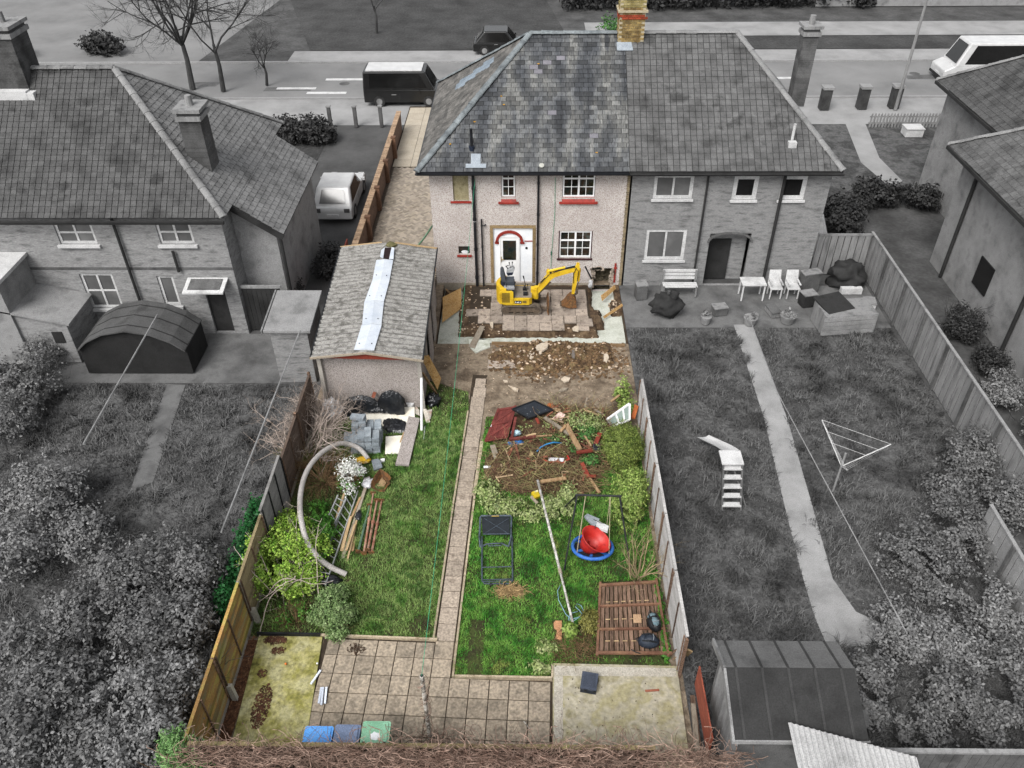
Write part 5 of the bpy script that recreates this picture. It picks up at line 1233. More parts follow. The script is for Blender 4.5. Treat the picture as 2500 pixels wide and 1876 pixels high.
for y, l in ((-1.02, 'short concrete spur beside the second left fence post'), (1.02, 'short leaning concrete spur beside the third left fence post')): 
    tag(MB().obox((XL + .12, y, .22), .12, .1, .5, 0, -.1, -.12).build('concrete_spur', mat('pale_spur', ['#b5b0a2', '#cdc8ba'])), l, 'post')
flat('dirt_strip', [(-5.0, -2.8), (-4.72, -2.8), (-4.66, .5), (-5.0, .5)], -.02, mat('leaf_litter', ['#4a3022', '#6d4a34', '#8a6548'], 9, bump=1, bscale=30, rnd=0))
lt = MB()
for i in range(500):
    p = Vector((RNG.uniform(-4.98, -4.7), RNG.uniform(-2.7, .6), -.01)); a = RNG.uniform(0, 6.3); s = RNG.uniform(.015, .04)
    lt.quad(p + Vector((math.cos(a) * s, math.sin(a) * s, .01)), p + Vector((-math.sin(a) * s * .6, math.cos(a) * s * .6, .02)), p - Vector((math.cos(a) * s, math.sin(a) * s, 0)), p - Vector((-math.sin(a) * s * .6, math.cos(a) * s * .6, -.015)))
tag(lt.build('leaf_litter', mat('dead_leaf', ['#5a3a28', '#7d563c', '#a07a5a'], 8, rnd=.4)), 'dead leaves along the foot of the left fence', 'leaves', kind='stuff')
XR = 5.27
ry = [-.38, 1.45, 3.25, 5.05, 6.9, 8.75]
rn = ['silvered fence panel nearest the camera on the right', 'silvered fence panel behind the rucksacks on the right', 'silvered fence panel beside the dry bush on the right', 'silvered fence panel beside the loose bush on the right', 'silvered fence panel behind the clipped bush on the right']
for i in range(5): panel(XR, ry[i], ry[i + 1], .15, 1.5, M_wfence, M_brownwood, -1, rn[i], 'fence panels along the right boundary', nsl=9)
for i, y in enumerate(ry): post(XR, y, 1.5, 'right fence post number %s from the camera' % ('one two three four five six'.split()[i]), M_brownwood, .07)
o = thing('red_fence', 'low red brown timber panel at the near right corner', 'fence panel', (5.55, -1.5, 0))
for i in range(3): MB().box(5.53, 5.56, -2.4, -.75, .25 + i * .25, .49 + i * .25).build('board', mat('red_brown_board', ['#8f4634', '#a85a45', '#7a3a2c'], 3, stretch=(1, .6, 4)), o)
for i, (x, y, a, l, lab) in enumerate(((5.35, -1.9, .1, 1.5, 'grey log lying along the right concrete base'), (5.42, -1.6, .05, 1.3, 'brown rotten plank beside the grey log'))):
    tag(MB().bar((x, y - l / 2, .08), (x + a, y + l / 2, .1), .1, .1).build('rotten_timber', M_greywood if i == 0 else M_brownwood), lab, 'timber')
p = g(1470, 1420, .2)
for i, (dx, dy, rz, m, lab) in enumerate(((0, 0, .4, M_wood, 'broken buff board standing at the near right fence end'), (.16, .05, -.5, M_palewood, 'pale curved offcut at the near right fence end'), (-.08, .15, .9, M_brownwood, 'dark stake leaning at the near right fence end'))):
    tag(MB().obox((p.x + dx, p.y + dy, .3), .12, .03, .62, rz, .35, .2).build('broken_board', m), lab, 'board')
# rear fence, seen from outside, overgrown with bare vines
M_rfence = mat('rear_fence_timber', ['#3a3028', '#4d4236', '#2f2720'], 2, rnd=.2, stretch=(3, 1, .6))
xs = np.arange(-4.9, 5.9, 1.83)
for i in range(len(xs) - 1):
    o = thing('rear_fence', 'rear fence panel number %s from the left under bare vines' % 'one two three four five six'.split()[i], 'fence panel', ((xs[i] + xs[i + 1]) / 2, -2.95, 0), 'rear fence panels')
    for k in range(12):
        MB().box(xs[i] + .01 + k * .151, xs[i] + .155 + k * .151, -2.965 + .01 * (k % 2), -2.945 + .01 * (k % 2), .0, 1.62).build('board', M_rfence, o)
    MB().box(xs[i], xs[i + 1] - .01, -2.99, -2.91, 1.622, 1.66).build('cap_rail', mat('mossy_rail', ['#7a6a4c', '#938560', '#6a6a40'], 4), o)
vn = MB()
for i in range(2600):
    x, z_ = RNG.uniform(-5.0, 5.7), RNG.choice((RNG.uniform(.9, 1.75), RNG.uniform(1.4, 1.75)))
    p = Vector((x, -3.0 - RNG.uniform(0, .25), z_)); d = Vector((RNG.gauss(0, 1), RNG.gauss(0, .2), RNG.gauss(0, .45)))
    d.normalize(); pts = [p.copy()]
    for k in range(RNG.randint(4, 8)):
        d = (d + Vector((RNG.gauss(0, .45), RNG.gauss(0, .25), RNG.gauss(0, .45) - .02))).normalized(); p = p + d * .12
        p.y = min(max(p.y, -3.35), -2.65 if p.z > 1.66 else -2.99); p.z = min(p.z, 1.9)
        pts.append(p.copy())
    vn.tube(pts, RNG.uniform(.003, .0075), 3, False)
tag(vn.build('bare_vines', M_twigred), 'dense tangle of bare pinkish vines over the rear fence', 'vines', kind='stuff')
vn = MB()
for i in range(330):
    x = RNG.choice((RNG.uniform(-.9, .4), RNG.uniform(1.2, 5.4), RNG.uniform(-.6, .1)))
    p = Vector((x, -2.4 + RNG.uniform(-.2, .45), RNG.uniform(.02, .3))); d = Vector((RNG.gauss(0, 1), RNG.gauss(0, .6), RNG.gauss(0, .3))); pts = [p.copy()]
    for k in range(5):
        d = (d.normalized() + Vector((RNG.gauss(0, .5), RNG.gauss(0, .5), RNG.gauss(0, .3)))).normalized(); p = p + d * .1; p.z = max(.02, min(p.z, .5)); pts.append(p.copy())
    vn.tube(pts, .004, 3, False)
tag(vn.build('bare_vines', M_twigred), 'thin stray vines trailing onto the paving from the rear fence', 'vines', kind='stuff')
tag(MB().box(-5, 5.7, -3.7, -3.45, -.05, 1.0).build('outer_hedge_bed', mat('dark_brown_scrub', ['#241b16', '#382b24'], 5, bump=1, rnd=0)), 'dark brown scrub bank outside the rear fence', 'bank')
# ================================================================= PATIO THINGS
def bin_(x0, x1, yb, yf, m, name, label, splat=False):
    o = thing('wheelie_bin', label, 'bin', ((x0 + x1) / 2, (yb + yf) / 2, 0), 'wheelie bins')
    cx, cy = (x0 + x1) / 2, (yb + yf) / 2; w, d = (x1 - x0), (yb - yf)
    lo_ = [(cx + a * w * .38, cy + b * d * .7) for a, b in ((-1, -.5), (1, -.5), (1, .5), (-1, .5))]; hi_ = [(cx + a * w * .47, cy + b * d * .95) for a, b in ((-1, -.5), (1, -.5), (1, .5), (-1, .5))]
    MB().add([(x, y, .04) for x, y in lo_] + [(x, y, 1.0) for x, y in hi_], [(3, 2, 1, 0), (4, 5, 6, 7), (0, 1, 5, 4), (1, 2, 6, 5), (2, 3, 7, 6), (3, 0, 4, 7)]).build('body', m, o)
    lid = MB().prism([(x0, yf), (x1, yf), (x1, yb - .03), (x1 - .03, yb), (x0 + .03, yb), (x0, yb - .03)], 1.0, 1.035).prism([(x0 + .03, yf + .03), (x1 - .03, yf + .03), (x1 - .05, yb - .05), (x0 + .05, yb - .05)], 1.035, 1.06).build('lid', m, o)
    MB().box(x0 + .05, x0 + .11, yf + .12, yf + .22, 1.06, 1.075).box(x1 - .11, x1 - .05, yf + .12, yf + .22, 1.06, 1.075).tube([(x0 + .18, yf + .02, 1.062), (x0 + .2, yf + .14, 1.064), (x1 - .2, yf + .14, 1.064), (x1 - .18, yf + .02, 1.062)], .008, 5).build('lid_rib', M_blackmat, lid)
    for x in (x0 + .04, x1 - .08): MB().tube([(x, yf + .02, .1), (x + .04, yf + .02, .1)], .1, 12).build('wheel', M_blackmat, o)
    if splat: MB().ell((cx, cy, 1.062), .11, .09, .006, 14, 4, .4, 3).build('paint_splash', M_whitewall, lid)
bin_(-2.83, -2.24, -2.24, -2.86, mat('blue_bin', ['#4a90de', '#62a4ea', '#559ae4'], 2, k=.8, rough=.5, rnd=0), 'b', 'blue lidded wheelie bin inside the rear fence')
bin_(-2.21, -1.68, -2.2, -2.84, mat('slate_bin', ['#5f6d88', '#75839e'], 2, k=.8, rough=.5, rnd=0), 'g', 'slate grey wheelie bin between the blue and green bins')
bin_(-1.65, -1.07, -2.12, -2.8, mat('green_bin', ['#72a586', '#8cbb9e'], 2, k=.8, rough=.5, rnd=0), 'gr', 'green wheelie bin with a white paint splash on its lid', True)
cp = thing('clothes_post', 'white peeling clothes post standing on the patio by the rear fence', 'post', (-.33, -2.05, 0))
M_peel = mat('peeling_white_paint', ['#d8d4cc', '#c9c3b8', '#4a3d30', '#dcd8d0'], 9, rnd=0, lo=.35, hi=.66, detail=3)
MB().tube([(-.33, -2.05, 0), (-.33, -2.0, 2.55)], .045, 12).build('pole', M_peel, cp); MB().tube([(-.33, -2.0, 2.55), (-.33, -2.0, 2.556)], .032, 10).build('hollow_end', M_blackmat, cp)
vv = MB()
for i in range(40):
    a = RNG.uniform(0, 6); z_ = RNG.uniform(.2, 2.3); pts = []
    for k in range(5): pts.append((-.33 + math.cos(a + k * .6) * RNG.uniform(.06, .14), -2.02 + math.sin(a + k * .6) * .1, z_ + k * .07))
    vv.tube(pts, .005, 3, False)
tag(vv.build('dead_vine', M_twigred, cp), kind='stuff')
M_cord = mat('green_cord', ['#2f9f78', '#48b98e'], 3, rnd=0, bump=0)
A_, B_ = Vector((-.33, -2.0, 2.56)), Vector((-.12, WY - .1, 4.45))
tag(MB().tube([A_.lerp(B_, t / 24) - Z * (.35 * 4 * (t / 24) * (1 - t / 24)) for t in range(25)], .006, 5).build('washing_line', M_cord), 'green washing line from the white post to the house wall', 'line')
tag(MB().tube([(2.76, WY - .03, 4.5), (2.78, WY - .03, 3.0), (2.72, WY - .03, 1.9), (2.68, WY - .03, .75)], .008, 5).build('hanging_cord', M_cord), 'green cord hanging down the house wall left of the windows', 'cord')
zp = pix(420, 1350, 3.156)
for a, b, lab in (((1145, 905), (1070, 1012), 'single white plastic strip lying askew on the mossy base edge'), ((1150, 1038), (1130, 1160), 'left of the three white plastic strips side by side'), ((1165, 1036), (1150, 1172), 'middle of the three white plastic strips side by side'), ((1190, 1036), (1178, 1160), 'right of the three white plastic strips side by side')):
    tag(MB().bar(zp(*a, .05), zp(*b, .05), .045, .03).build('plastic_strip', mat('pale_blue_plastic', ['#cdd6e6', '#e2e8f2'], 3, rough=.4, k=.75)), lab, 'strip')
p = zp(878, 862, .03); tag(MB().ell((p.x, p.y, .065), .03, .03, .03, 12, 8).build('orange_ball', mat('orange_rubber', ['#d87838', '#e88a48'], 4), smooth=True), 'small orange ball on the mossy concrete base', 'ball')
p = zp(1120, 858, .03); tag(MB().ell((p.x, p.y, .06), .025, .025, .025, 12, 8).build('white_ball', M_white, smooth=True), 'small white ball at the edge of the mossy base', 'ball')
def litter(c, rx, ry, n, m, lab, s=.03):
    mb = MB()
    for i in range(n):
        a = RNG.uniform(0, 6.3); r = RNG.random() ** .6
        p = Vector((c.x + math.cos(a) * rx * r, c.y + math.sin(a) * ry * r, c.z)); t = RNG.uniform(0, 6.3); k = s * RNG.uniform(.5, 1.5)
        mb.quad(p + Vector((math.cos(t) * k, math.sin(t) * k, .004)), p + Vector((-math.sin(t) * k * .4, math.cos(t) * k * .4, .02)), p - Vector((math.cos(t) * k, math.sin(t) * k, -.003)), p + Vector((math.sin(t) * k * .4, -math.cos(t) * k * .4, .015)))
    tag(mb.build('dead_leaves', m), lab, 'leaves', kind='stuff')
M_dl = mat('rotting_leaf', ['#42281c', '#5e3d2c', '#78523c'], 8, rnd=.35)
litter(zp(690, 1180, .04), .2, .55, 520, M_dl, 'large drift of dead leaves on the mossy base'); litter(zp(800, 675, .04), .3, .12, 260, M_dl, 'dead leaves at the back edge of the mossy base'); litter(zp(820, 755, .04), .18, .1, 90, M_dl, 'thin scatter of dead leaves on the mossy base'); litter(zp(690, 930, .04), .12, .12, 50, M_dl, 'small patch of dead leaves at the left of the mossy base')
litter(zp(1420, 740, .02), .22, .18, 90, mat('soil_crumb', ['#3c2c20', '#564232'], 8, rnd=.3), 'soil crumbs on the paving below the rounded bush', .03)
litter(Vector((3.6, -1.3, .045)), 1.4, 1.0, 60, mat('soil_crumb', ['#3c2c20', '#564232'], 8, rnd=.3), 'dark crumbs dotted over the right concrete base', .02)
for q_ in ([(1197, 1438), (1459, 1444), (1462, 1462), (1198, 1460)], [(1197, 1461), (1216, 1461), (1216, 1596), (1197, 1596)]):
    flat('concrete_margin', [g(x, y, .044) for x, y in q_], .044, mat('pale_margin', ['#b5aea0', '#c6c0b3', '#a39b8c'], 1.6, rnd=0, fine=.35))
cr = Vector((3.17, -.66, .046))
case = thing('equipment_case', 'black hard equipment case lying on the right concrete base', 'case', cr)
k = MB().obox((cr.x, cr.y, .11), .36, .42, .14, -.18).build('case_base', M_navy, case); MB().obox((cr.x, cr.y, .20), .37, .43, .05, -.18).build('lid', mat('case_grey', ['#3a404c', '#4a5160'], 3, rough=.5), case)
MB().obox((cr.x, cr.y, .228), .26, .32, .012, -.18).build('lid_panel', mat('case_grey', ['#3a404c']), case)
for s in (-.1, .1): MB().obox((cr.x + s * 1.0 + .0, cr.y - .225 - s * .18, .17), .06, .03, .06, -.18).build('latch', M_blackmat, case)
MB().obox((cr.x + .19, cr.y + .03, .17), .03, .14, .03, -.18).build('handle', M_blackmat, case)
p = pix(1000, 1500, 2.836)(790, 740, .02); tag(MB().bar(p, p + Vector((.12, -.18, .01)), .03, .02).build('white_stick', M_peel), 'short peeling stick on the paving near the rear fence', 'stick')
p = pix(1000, 1500, 2.836)(1680, 532, .05); tag(MB().bar(p + Vector((-.16, 0, 0)), p + Vector((.16, .03, 0)), .05, .02).build('brick_shard', mat('loose_brick', ['#9a5a45'])), 'flat reddish shard on the right concrete base', 'shard')
p = g(820, 1230, .02)
# ================================================================= RIGHT LAWN
M_swing = mat('black_swing_tube', ['#1b1d20', '#2a2d31'], 3, rough=.5)
sw = thing('swing_frame', 'black A-frame swing stand over the blue nest swing', 'swing frame', (3.6, 3.7, 0))
TLs, TRs = Vector((3.05, 3.78, 1.62)), Vector((4.14, 3.74, 1.62))
MB().tube([TLs - Vector((.05, 0, 0)), TRs + Vector((.05, 0, 0))], .028, 10).build('top_bar', M_swing, sw)
for a, b in ((TLs, (2.72, 2.62, 0)), (TLs, (2.74, 4.75, 0)), (TRs, (4.45, 2.62, 0)), (TRs, (4.45, 4.75, 0))): MB().tube([a, b], .023, 10).build('leg', M_swing, sw)
M_rope = mat('pale_rope', ['#a59a7c', '#bdb294'], 5)
rc = Vector((3.47, 3.12, .36)); RX = .52
ns = thing('nest_swing', 'round blue nest swing hanging from the black frame', 'swing', rc)
MB().tube([(rc.x + math.cos(a * math.pi / 18) * RX, rc.y + math.sin(a * math.pi / 18) * RX, rc.z - .14 * math.sin(a * math.pi / 18)) for a in range(37)], .048, 10, False).build('ring', mat('blue_padding', ['#2c5fb4', '#3c76cc', '#4b88dc'], 3, rough=.55, rnd=0), ns, smooth=True)
MB().add([(rc.x + math.cos(a * math.pi / 12) * .48, rc.y + math.sin(a * math.pi / 12) * .48, rc.z - .06 - .13 * math.sin(a * math.pi / 12)) for a in range(24)], [tuple(range(24))]).build('mat', mat('dark_mesh', ['#23242e', '#30313c'], 4), ns)
for a in (0, 60, 120): 
    t = math.radians(a + 20); MB().bar((rc.x - math.cos(t) * .48, rc.y - math.sin(t) * .48, rc.z - .045 + .13 * math.sin(t)), (rc.x + math.cos(t) * .48, rc.y + math.sin(t) * .48, rc.z - .045 - .13 * math.sin(t)), .07, .012).build('strap', mat('blue_padding', ['#2c5fb4']), ns)
for a, top in ((215, TLs.lerp(TRs, .2)), (125, TLs.lerp(TRs, .2)), (320, TLs.lerp(TRs, .78)), (45, TLs.lerp(TRs, .78))):
    t = math.radians(a); e = Vector((rc.x + math.cos(t) * RX, rc.y + math.sin(t) * RX, rc.z - .14 * math.sin(t) + .04)); MB().tube([top, e], .009, 6).build('rope', M_rope, ns)
# red tub seat tipped in the swing, grey crate lid on it
M_rplas = mat('red_plastic', ['#c4231c', '#d83026', '#b01e18'], 4, rough=.5, rnd=0, fine=.08, bump=.02, spec=.5)
tubm = MB()
ax = Vector((.5, -.05, .85)).normalized(); bx = ax.cross(Vector((0, 1, 0))).normalized(); by = ax.cross(bx)
tc = Vector((3.33, 3.05, .42))
prof = [(.24, .0, 1), (.31, .2, 1), (.41, .42, 1), (.44, .43, 1), (.44, .41, 1), (.39, .41, 1), (.29, .2, 1), (.22, .05, 1)]
n = 24; vs_ = []
for r, h, _ in prof:
    for i in range(n):
        a = 2 * math.pi * i / n; vs_.append(tc + ax * h + bx * math.cos(a) * r * 1.0 + by * math.sin(a) * r * .9)
fs_ = [(k * n + i, k * n + (i + 1) % n, (k + 1) * n + (i + 1) % n, (k + 1) * n + i) for k in range(len(prof) - 1) for i in range(n)] + [tuple(range(n - 1, -1, -1)), tuple(range((len(prof) - 1) * n, len(prof) * n))]
rt = thing('red_tub', 'bright red plastic tub tipped over in the blue nest swing', 'tub', tc)
tubm.add(vs_, fs_).build('tub', M_rplas, rt, smooth=True)
MB().bar(tc + ax * .07 - bx * .19, tc + ax * .07 + bx * .19, .05, .03, by).bar(tc + ax * .07 - by * .15, tc + ax * .07 + by * .15, .05, .03, bx).build('rib', mat('dark_red_plastic', ['#a81812', '#b82018'], 3, rough=.4), rt)
gc = thing('grey_crate', 'grey plastic crate lid propped on the red tub', 'crate', (3.55, 3.3, .6))
q = [zc(1108, 300, .78), zc(1130, 285, .82), zc(1322, 395, .80), zc(1310, 440, .72), zc(1200, 400, .75)]
MB().extrude([zc(1105, 305, .76), zc(1132, 284, .80), zc(1240, 330, .80), zc(1195, 400, .74)], (0, .02, .05)).build('lid', mat('grey_plastic', ['#8f989e', '#a9b1b6'], 3, rough=.5), gc)
MB().extrude([zc(1215, 345, .78), zc(1322, 395, .78), zc(1310, 442, .7), zc(1200, 398, .72)], (0, .02, .06)).build('tray', mat('pale_grey_plastic', ['#b9babb', '#cfd0d0'], 3, rough=.5), gc)
MB().tube([zc(1185, 318, .86), zc(1250, 350, .86), zc(1280, 355, .86)], .008, 6).tube([zc(1200, 400, .82), zc(1205, 370, .86)], .01, 6).build('handle', M_blackmat, gc)
# folding bed frame
fb = thing('folding_bed', 'black folding bed frame with a cloth headrest lying on the right lawn', 'bed frame', (.95, 3.3, 0))
M_tub = mat('dark_blue_tube', ['#3a4450', '#56626e', '#2c343c'], 4, rough=.45)
def tz(pts, r=.022, nm='frame_tube', m=M_tub): MB().tube([zc(*p) for p in pts], r, 8).build(nm, m, fb)
tz([(205, 470, .1), (205, 860, .06), (225, 885, .06), (450, 885, .06), (475, 860, .06), (470, 470, .1)], nm='leg_frame')
tz([(205, 742, .1), (470, 735, .1)], .014, 'cross_bar'); tz([(208, 852, .1), (470, 845, .1)], .014, 'cross_bar'); tz([(208, 868, .07), (470, 860, .07)], .012, 'cross_bar')
tz([(190, 565, .03), (182, 480, .12), (190, 300, .30), (200, 288, .32), (455, 286, .32), (465, 300, .30), (460, 480, .12), (440, 560, .03)], .026, 'back_frame')
tz([(190, 565, .04), (250, 535, .1), (380, 530, .1), (440, 560, .04)], .02, 'handle_bar'); tz([(260, 532, .1), (262, 553, .08), (375, 550, .08), (375, 530, .1)], .012, 'grip')
MB().extrude([zc(200, 300, .28), zc(450, 298, .28), zc(448, 455, .16), zc(212, 455, .16)], (0, 0, .012)).build('headrest_cloth', mat('black_cloth', ['#141a20', '#20272e'], 4, rough=.7), fb)
tz([(212, 450, .19), (448, 446, .19)], .016, 'cloth_bar'); MB().bar(zc(290, 291, .345), zc(355, 290, .345), .03, .012).build('label', mat('gold_label', ['#b89a4c', '#c8ac60']), fb)
tz([(225, 310, .29), (430, 440, .18)], .005, 'crease'); tz([(440, 310, .29), (230, 440, .18)], .005, 'crease')
for x in (275, 395): MB().tube([zc(x, 895, .05), zc(x + 14, 893, .05)], .045, 10).build('castor', M_blackmat, fb)
# straw
sm = MB()
c = zc(450, 955)
for i in range(230):
    a = RNG.uniform(0, 6.3); r = RNG.random() ** .7
    p = Vector((c.x + math.cos(a) * .42 * r, c.y + math.sin(a) * .2 * r, RNG.uniform(.0, .13) * (1.1 - r))); d = Vector((RNG.gauss(0, 1), RNG.gauss(0, .7), RNG.gauss(0, .06))).normalized(); pts = [p.copy()]
    for k in range(4): d = (d + Vector((RNG.gauss(0, .7), RNG.gauss(0, .7), RNG.gauss(0, .06) - .03))).normalized(); p = p + d * RNG.uniform(.04, .09); p.z = max(.01, p.z); pts.append(p.copy())
    sm.tube(pts, .0075, 3, False)
tag(sm.build('straw_heap', M_straw), 'tangled straw heap at the foot of the folding bed', 'straw')
# white pole with cord
M_grime = mat('grimy_white_paint', ['#b9b6b0', '#d3d1cc', '#8f8a80', '#c9c7c2'], 7, rnd=0, k=.7)
wp = thing('white_pole', 'long white pole running from the debris pile across the right lawn', 'pole', zc(1010, 1250))
P0, P1 = zd(758, 1215, .9), zc(1010, 1250, .04)
MB().tube([P0, P0.lerp(P1, .66)], .036, 12).build('upper_tube', M_grime, wp, smooth=True); MB().tube([P0.lerp(P1, .64), P1], .031, 12).build('lower_tube', M_grime, wp, smooth=True)
MB().tube([P0.lerp(P1, .64), P0.lerp(P1, .675)], .048, 12).build('collar', M_greywood, wp)
rope = []
ctl = [(900, 890), (870, 950), (880, 1030), (940, 1150), (990, 1200), (1060, 1180), (1105, 1140), (1080, 1080), (1040, 1060), (1030, 1090), (1070, 1130), (1090, 1160), (1020, 1210), (965, 1205), (980, 1150), (1050, 1130)]
tag(MB().tube([zc(x, y, .06) for x, y in ctl], .01, 5).build('blue_rope', mat('pale_blue_rope', ['#7aa5b8', '#9cc0cf'], 4), smooth=True), 'thin pale blue rope coiled round the foot of the white pole', 'rope')
tag(MB().prism([(p.x, p.y) for p in (zc(835, 1240), zc(850, 1220), zc(908, 1220), zc(905, 1392), (zc(850, 1375)), zc(868, 1300), zc(840, 1280))], -.01, .04).build('broken_paver', mat('buff_brick', ['#b8835c', '#cc9870', '#a5744f'], 5)), 'broken buff coloured paver on the right lawn', 'paver')
# lying fence panel
fpz = .16
fpn = thing('lying_fence_panel', 'brown fence panel lying on its back at the right with two rucksacks on it', 'fence panel', zc(1500, 1200))
def fq(u, v, z_=0.0):
    a, b, c_, d = zc(1250, 900, fpz), zc(1740, 868, fpz), zc(1842, 1520, fpz - .04), zc(1225, 1515, fpz - .04)
    p = a.lerp(b, u).lerp(d.lerp(c_, u), v); p.z += z_; return p
for i in range(13):
    u0, u1 = .02 + i * .96 / 13, .02 + (i + 1) * .96 / 13 - .016
    MB().extrude([fq(u0, .02), fq(u1, .02, .008 * (i % 2)), fq(u1, .98, .008 * (i % 2)), fq(u0, .98)], (0, 0, .016)).build('board', M_brownwood, fpn)
for v, w in ((.02, .07), (.335, .05), (.665, .05), (.985, .07)): MB().bar(fq(0, v, .05), fq(1.02 if v < .9 else 1.06, v, .05), w, .05).build('rail', mat('rail_timber', ['#6d4a3a', '#83604c', '#967458'], 3, rnd=.2), fpn)
for u in (-.01, 1.0): MB().bar(fq(u, -.03, .045), fq(u, 1.02, .045), .06, .05).build('stile', mat('rail_timber', ['#7a5240']), fpn)
for v in (.27, .52, .82):
    for i in range(6): MB().bar(fq(.1 + i * .13, v, .03), fq(.17 + i * .13, v, .03), .018, .01).build('staple', M_palewood, fpn)
tag(MB().extrude([zc(1535, 1160, .22), zc(1605, 1160, .22), zc(1610, 1232, .22), zc(1540, 1235, .22)], (0, 0, .02)).build('cardboard_piece', mat('cardboard', ['#b08d6c', '#c4a382'])), 'square of cardboard on the lying fence panel', 'cardboard')
def rucksack(c, rz, s, mA, mB_, label):
    o = thing('rucksack', label, 'rucksack', c)
    R = Matrix.Rotation(rz, 3, 'Z')
    def el(dx, dy, dz, rx, ry, rzz, nm, m):
        d = R @ Vector((dx, dy, dz)); MB().ell((c.x + d.x, c.y + d.y, c.z + d.z), rx, ry, rzz, 18, 10, .12, 2.5, -.55, rz).build(nm, m, o, smooth=True)
    el(0, 0, .12, .20 * s, .30 * s, .17, 'bag', mA); el(.0, -.04, .2, .13 * s, .17 * s, .11, 'front_pocket', mB_); el(0, .16 * s, .17, .15 * s, .10 * s, .12, 'top_pocket', mB_ if s < 1 else mA)
    for sx in (-1, 1):
        pts = [Vector((sx * .1 * s, .2 * s, .25)), Vector((sx * .12 * s, .0, .29)), Vector((sx * .1 * s, -.2 * s, .22))]
        MB().tube([c + R @ p for p in pts], .018, 6).build('strap', M_blackmat, o)
    MB().tube([c + R @ Vector(p) for p in ((-.05, .3 * s, .16), (0, .36 * s, .2), (.05, .3 * s, .16))], .014, 6).build('grab_loop', M_blackmat, o)
    MB().tube([c + R @ Vector(p) for p in ((-.1 * s, -.1 * s, .30), (0, -.12 * s, .315), (.1 * s, -.1 * s, .30))], .008, 5).build('zip', mat('grey_zip', ['#8a9096', '#a0a6ac']), o)
rucksack(zc(1715, 1255, .19), .25, .82, M_blackmat, mat('teal_grey_nylon', ['#5a7078', '#768c94'], 4), 'black and grey-blue rucksack, the farther one on the lying fence panel')
rucksack(zc(1670, 1420, .19), 1.5, .85, mat('navy_nylon', ['#1e2530', '#2c3542'], 4, rough=.6), mat('navy_nylon2', ['#262e3a', '#36404e'], 4, rough=.6), 'dark navy rucksack, the nearer one on the lying fence panel')
tag(MB().tube([zc(1520, 1465, .22), zc(1560, 1490, .22), zc(1600, 1500, .22)], .012, 5).build('loose_strap', M_blackmat), 'loose black strap trailing from the nearer rucksack', 'strap')
# ================================================================= THE DEBRIS PILE
def pileh(x, y):
    h = 0
    for cx, cy, rx, ry, H in ((2.5, 7.9, 1.7, 1.2, .6), (1.9, 6.4, 1.5, 1.1, .62), (3.3, 7.2, 1.3, 1.2, .5), (2.9, 5.9, .9, .7, .35), (3.7, 8.1, 1.0, .9, .5), (2.2, 7.0, 1.2, 1.0, .55)):
        e = ((x - cx) / rx) ** 2 + ((y - cy) / ry) ** 2; h = max(h, H * max(0, 1 - e) ** .7)
    return h
def pile(u, v):
    x, y = .5 + u * 4.3, 4.9 + v * 4.3
    h = pileh(x, y)
    return (x, y, -.04 + h * (.75 + .35 * mnoise.noise(Vector((x * 4, y * 4, 7)))) + (.05 * mnoise.noise(Vector((x * 12, y * 12, 2))) if h > .02 else 0))
tag(MB().sheet(pile, 70, 70).build('debris_mound', mat('brown_litter', ['#3a2a1e', '#57412e', '#6d5840'], 6, bump=1, bscale=30, rnd=0), smooth=True), 'low mound of garden waste in the middle of the right lawn', 'mound')
tm = MB(); tm2 = MB()
for i in range(5200):
    x, y = RNG.uniform(.6, 4.6), RNG.uniform(4.9, 9.1); h = pileh(x, y)
    if h < .04 or (x < 2.35 and y > 7.35 and x < .3 + .0 + 2.2): continue
    p = Vector((x, y, h * RNG.uniform(.6, 1.02))); d = Vector((RNG.gauss(.5 if y < 7 else 0, 1), RNG.gauss(-.3 if y < 7 else 0, .7), RNG.gauss(.0, .25))).normalized()
    pts = [p.copy()]; L = RNG.uniform(.06, .2)
    for k in range(4):
        d = (d + Vector((RNG.gauss(0, .28), RNG.gauss(0, .28), RNG.gauss(-.03, .15)))).normalized(); p = p + d * L; p.z = max(p.z, .02); pts.append(p.copy())
    (tm if RNG.random() < .7 else tm2).tube(pts, [RNG.uniform(.005, .012)] * 2 + [.005] * 3, 3, False)
tag(tm.build('cut_branches', mat('cut_twig', ['#7d6448', '#a38a66', '#6b5440', '#8f6450'], 3, rnd=.45, bump=0)), 'brown cut branches covering the debris pile', 'twigs', kind='stuff')
tag(tm2.build('cut_branches', mat('olive_cut_twig', ['#8c8656', '#aaa572', '#6f6a42'], 3, rnd=.4, bump=0)), 'olive green cut branches among the debris pile', 'twigs', kind='stuff')
def pb(x, y, z_, rx, ry, rz): p = zd(x, y, z_); return ((p.x, p.y, p.z), rx, ry, rz)
o = plant('cut_foliage', 'cut variegated branches along the front of the debris pile', 'foliage', zd(700, 1450))
leafcloud('foliage', [pb(250, 1330, .15, .45, .55, .2), pb(480, 1480, .12, .5, .35, .2), pb(700, 1560, .1, .5, .3, .18), pb(950, 1480, .14, .6, .5, .25), pb(1080, 1330, .2, .3, .5, .2), pb(330, 1480, .1, .4, .3, .12)], 9000, .036, M_varieg, o, clump=.36, cs=4)
o = plant('cut_foliage', 'cut leafy branches on the back of the debris pile', 'foliage', zd(1250, 600))
leafcloud('foliage', [pb(1180, 600, .6, .5, .5, .15), pb(1300, 640, .55, .5, .5, .18), pb(1350, 760, .5, .45, .45, .15), pb(900, 640, .5, .3, .3, .1), pb(620, 650, .4, .3, .25, .1), pb(1050, 800, .55, .5, .35, .1)], 3400, .034, M_varieg, o, clump=.4, cs=4)
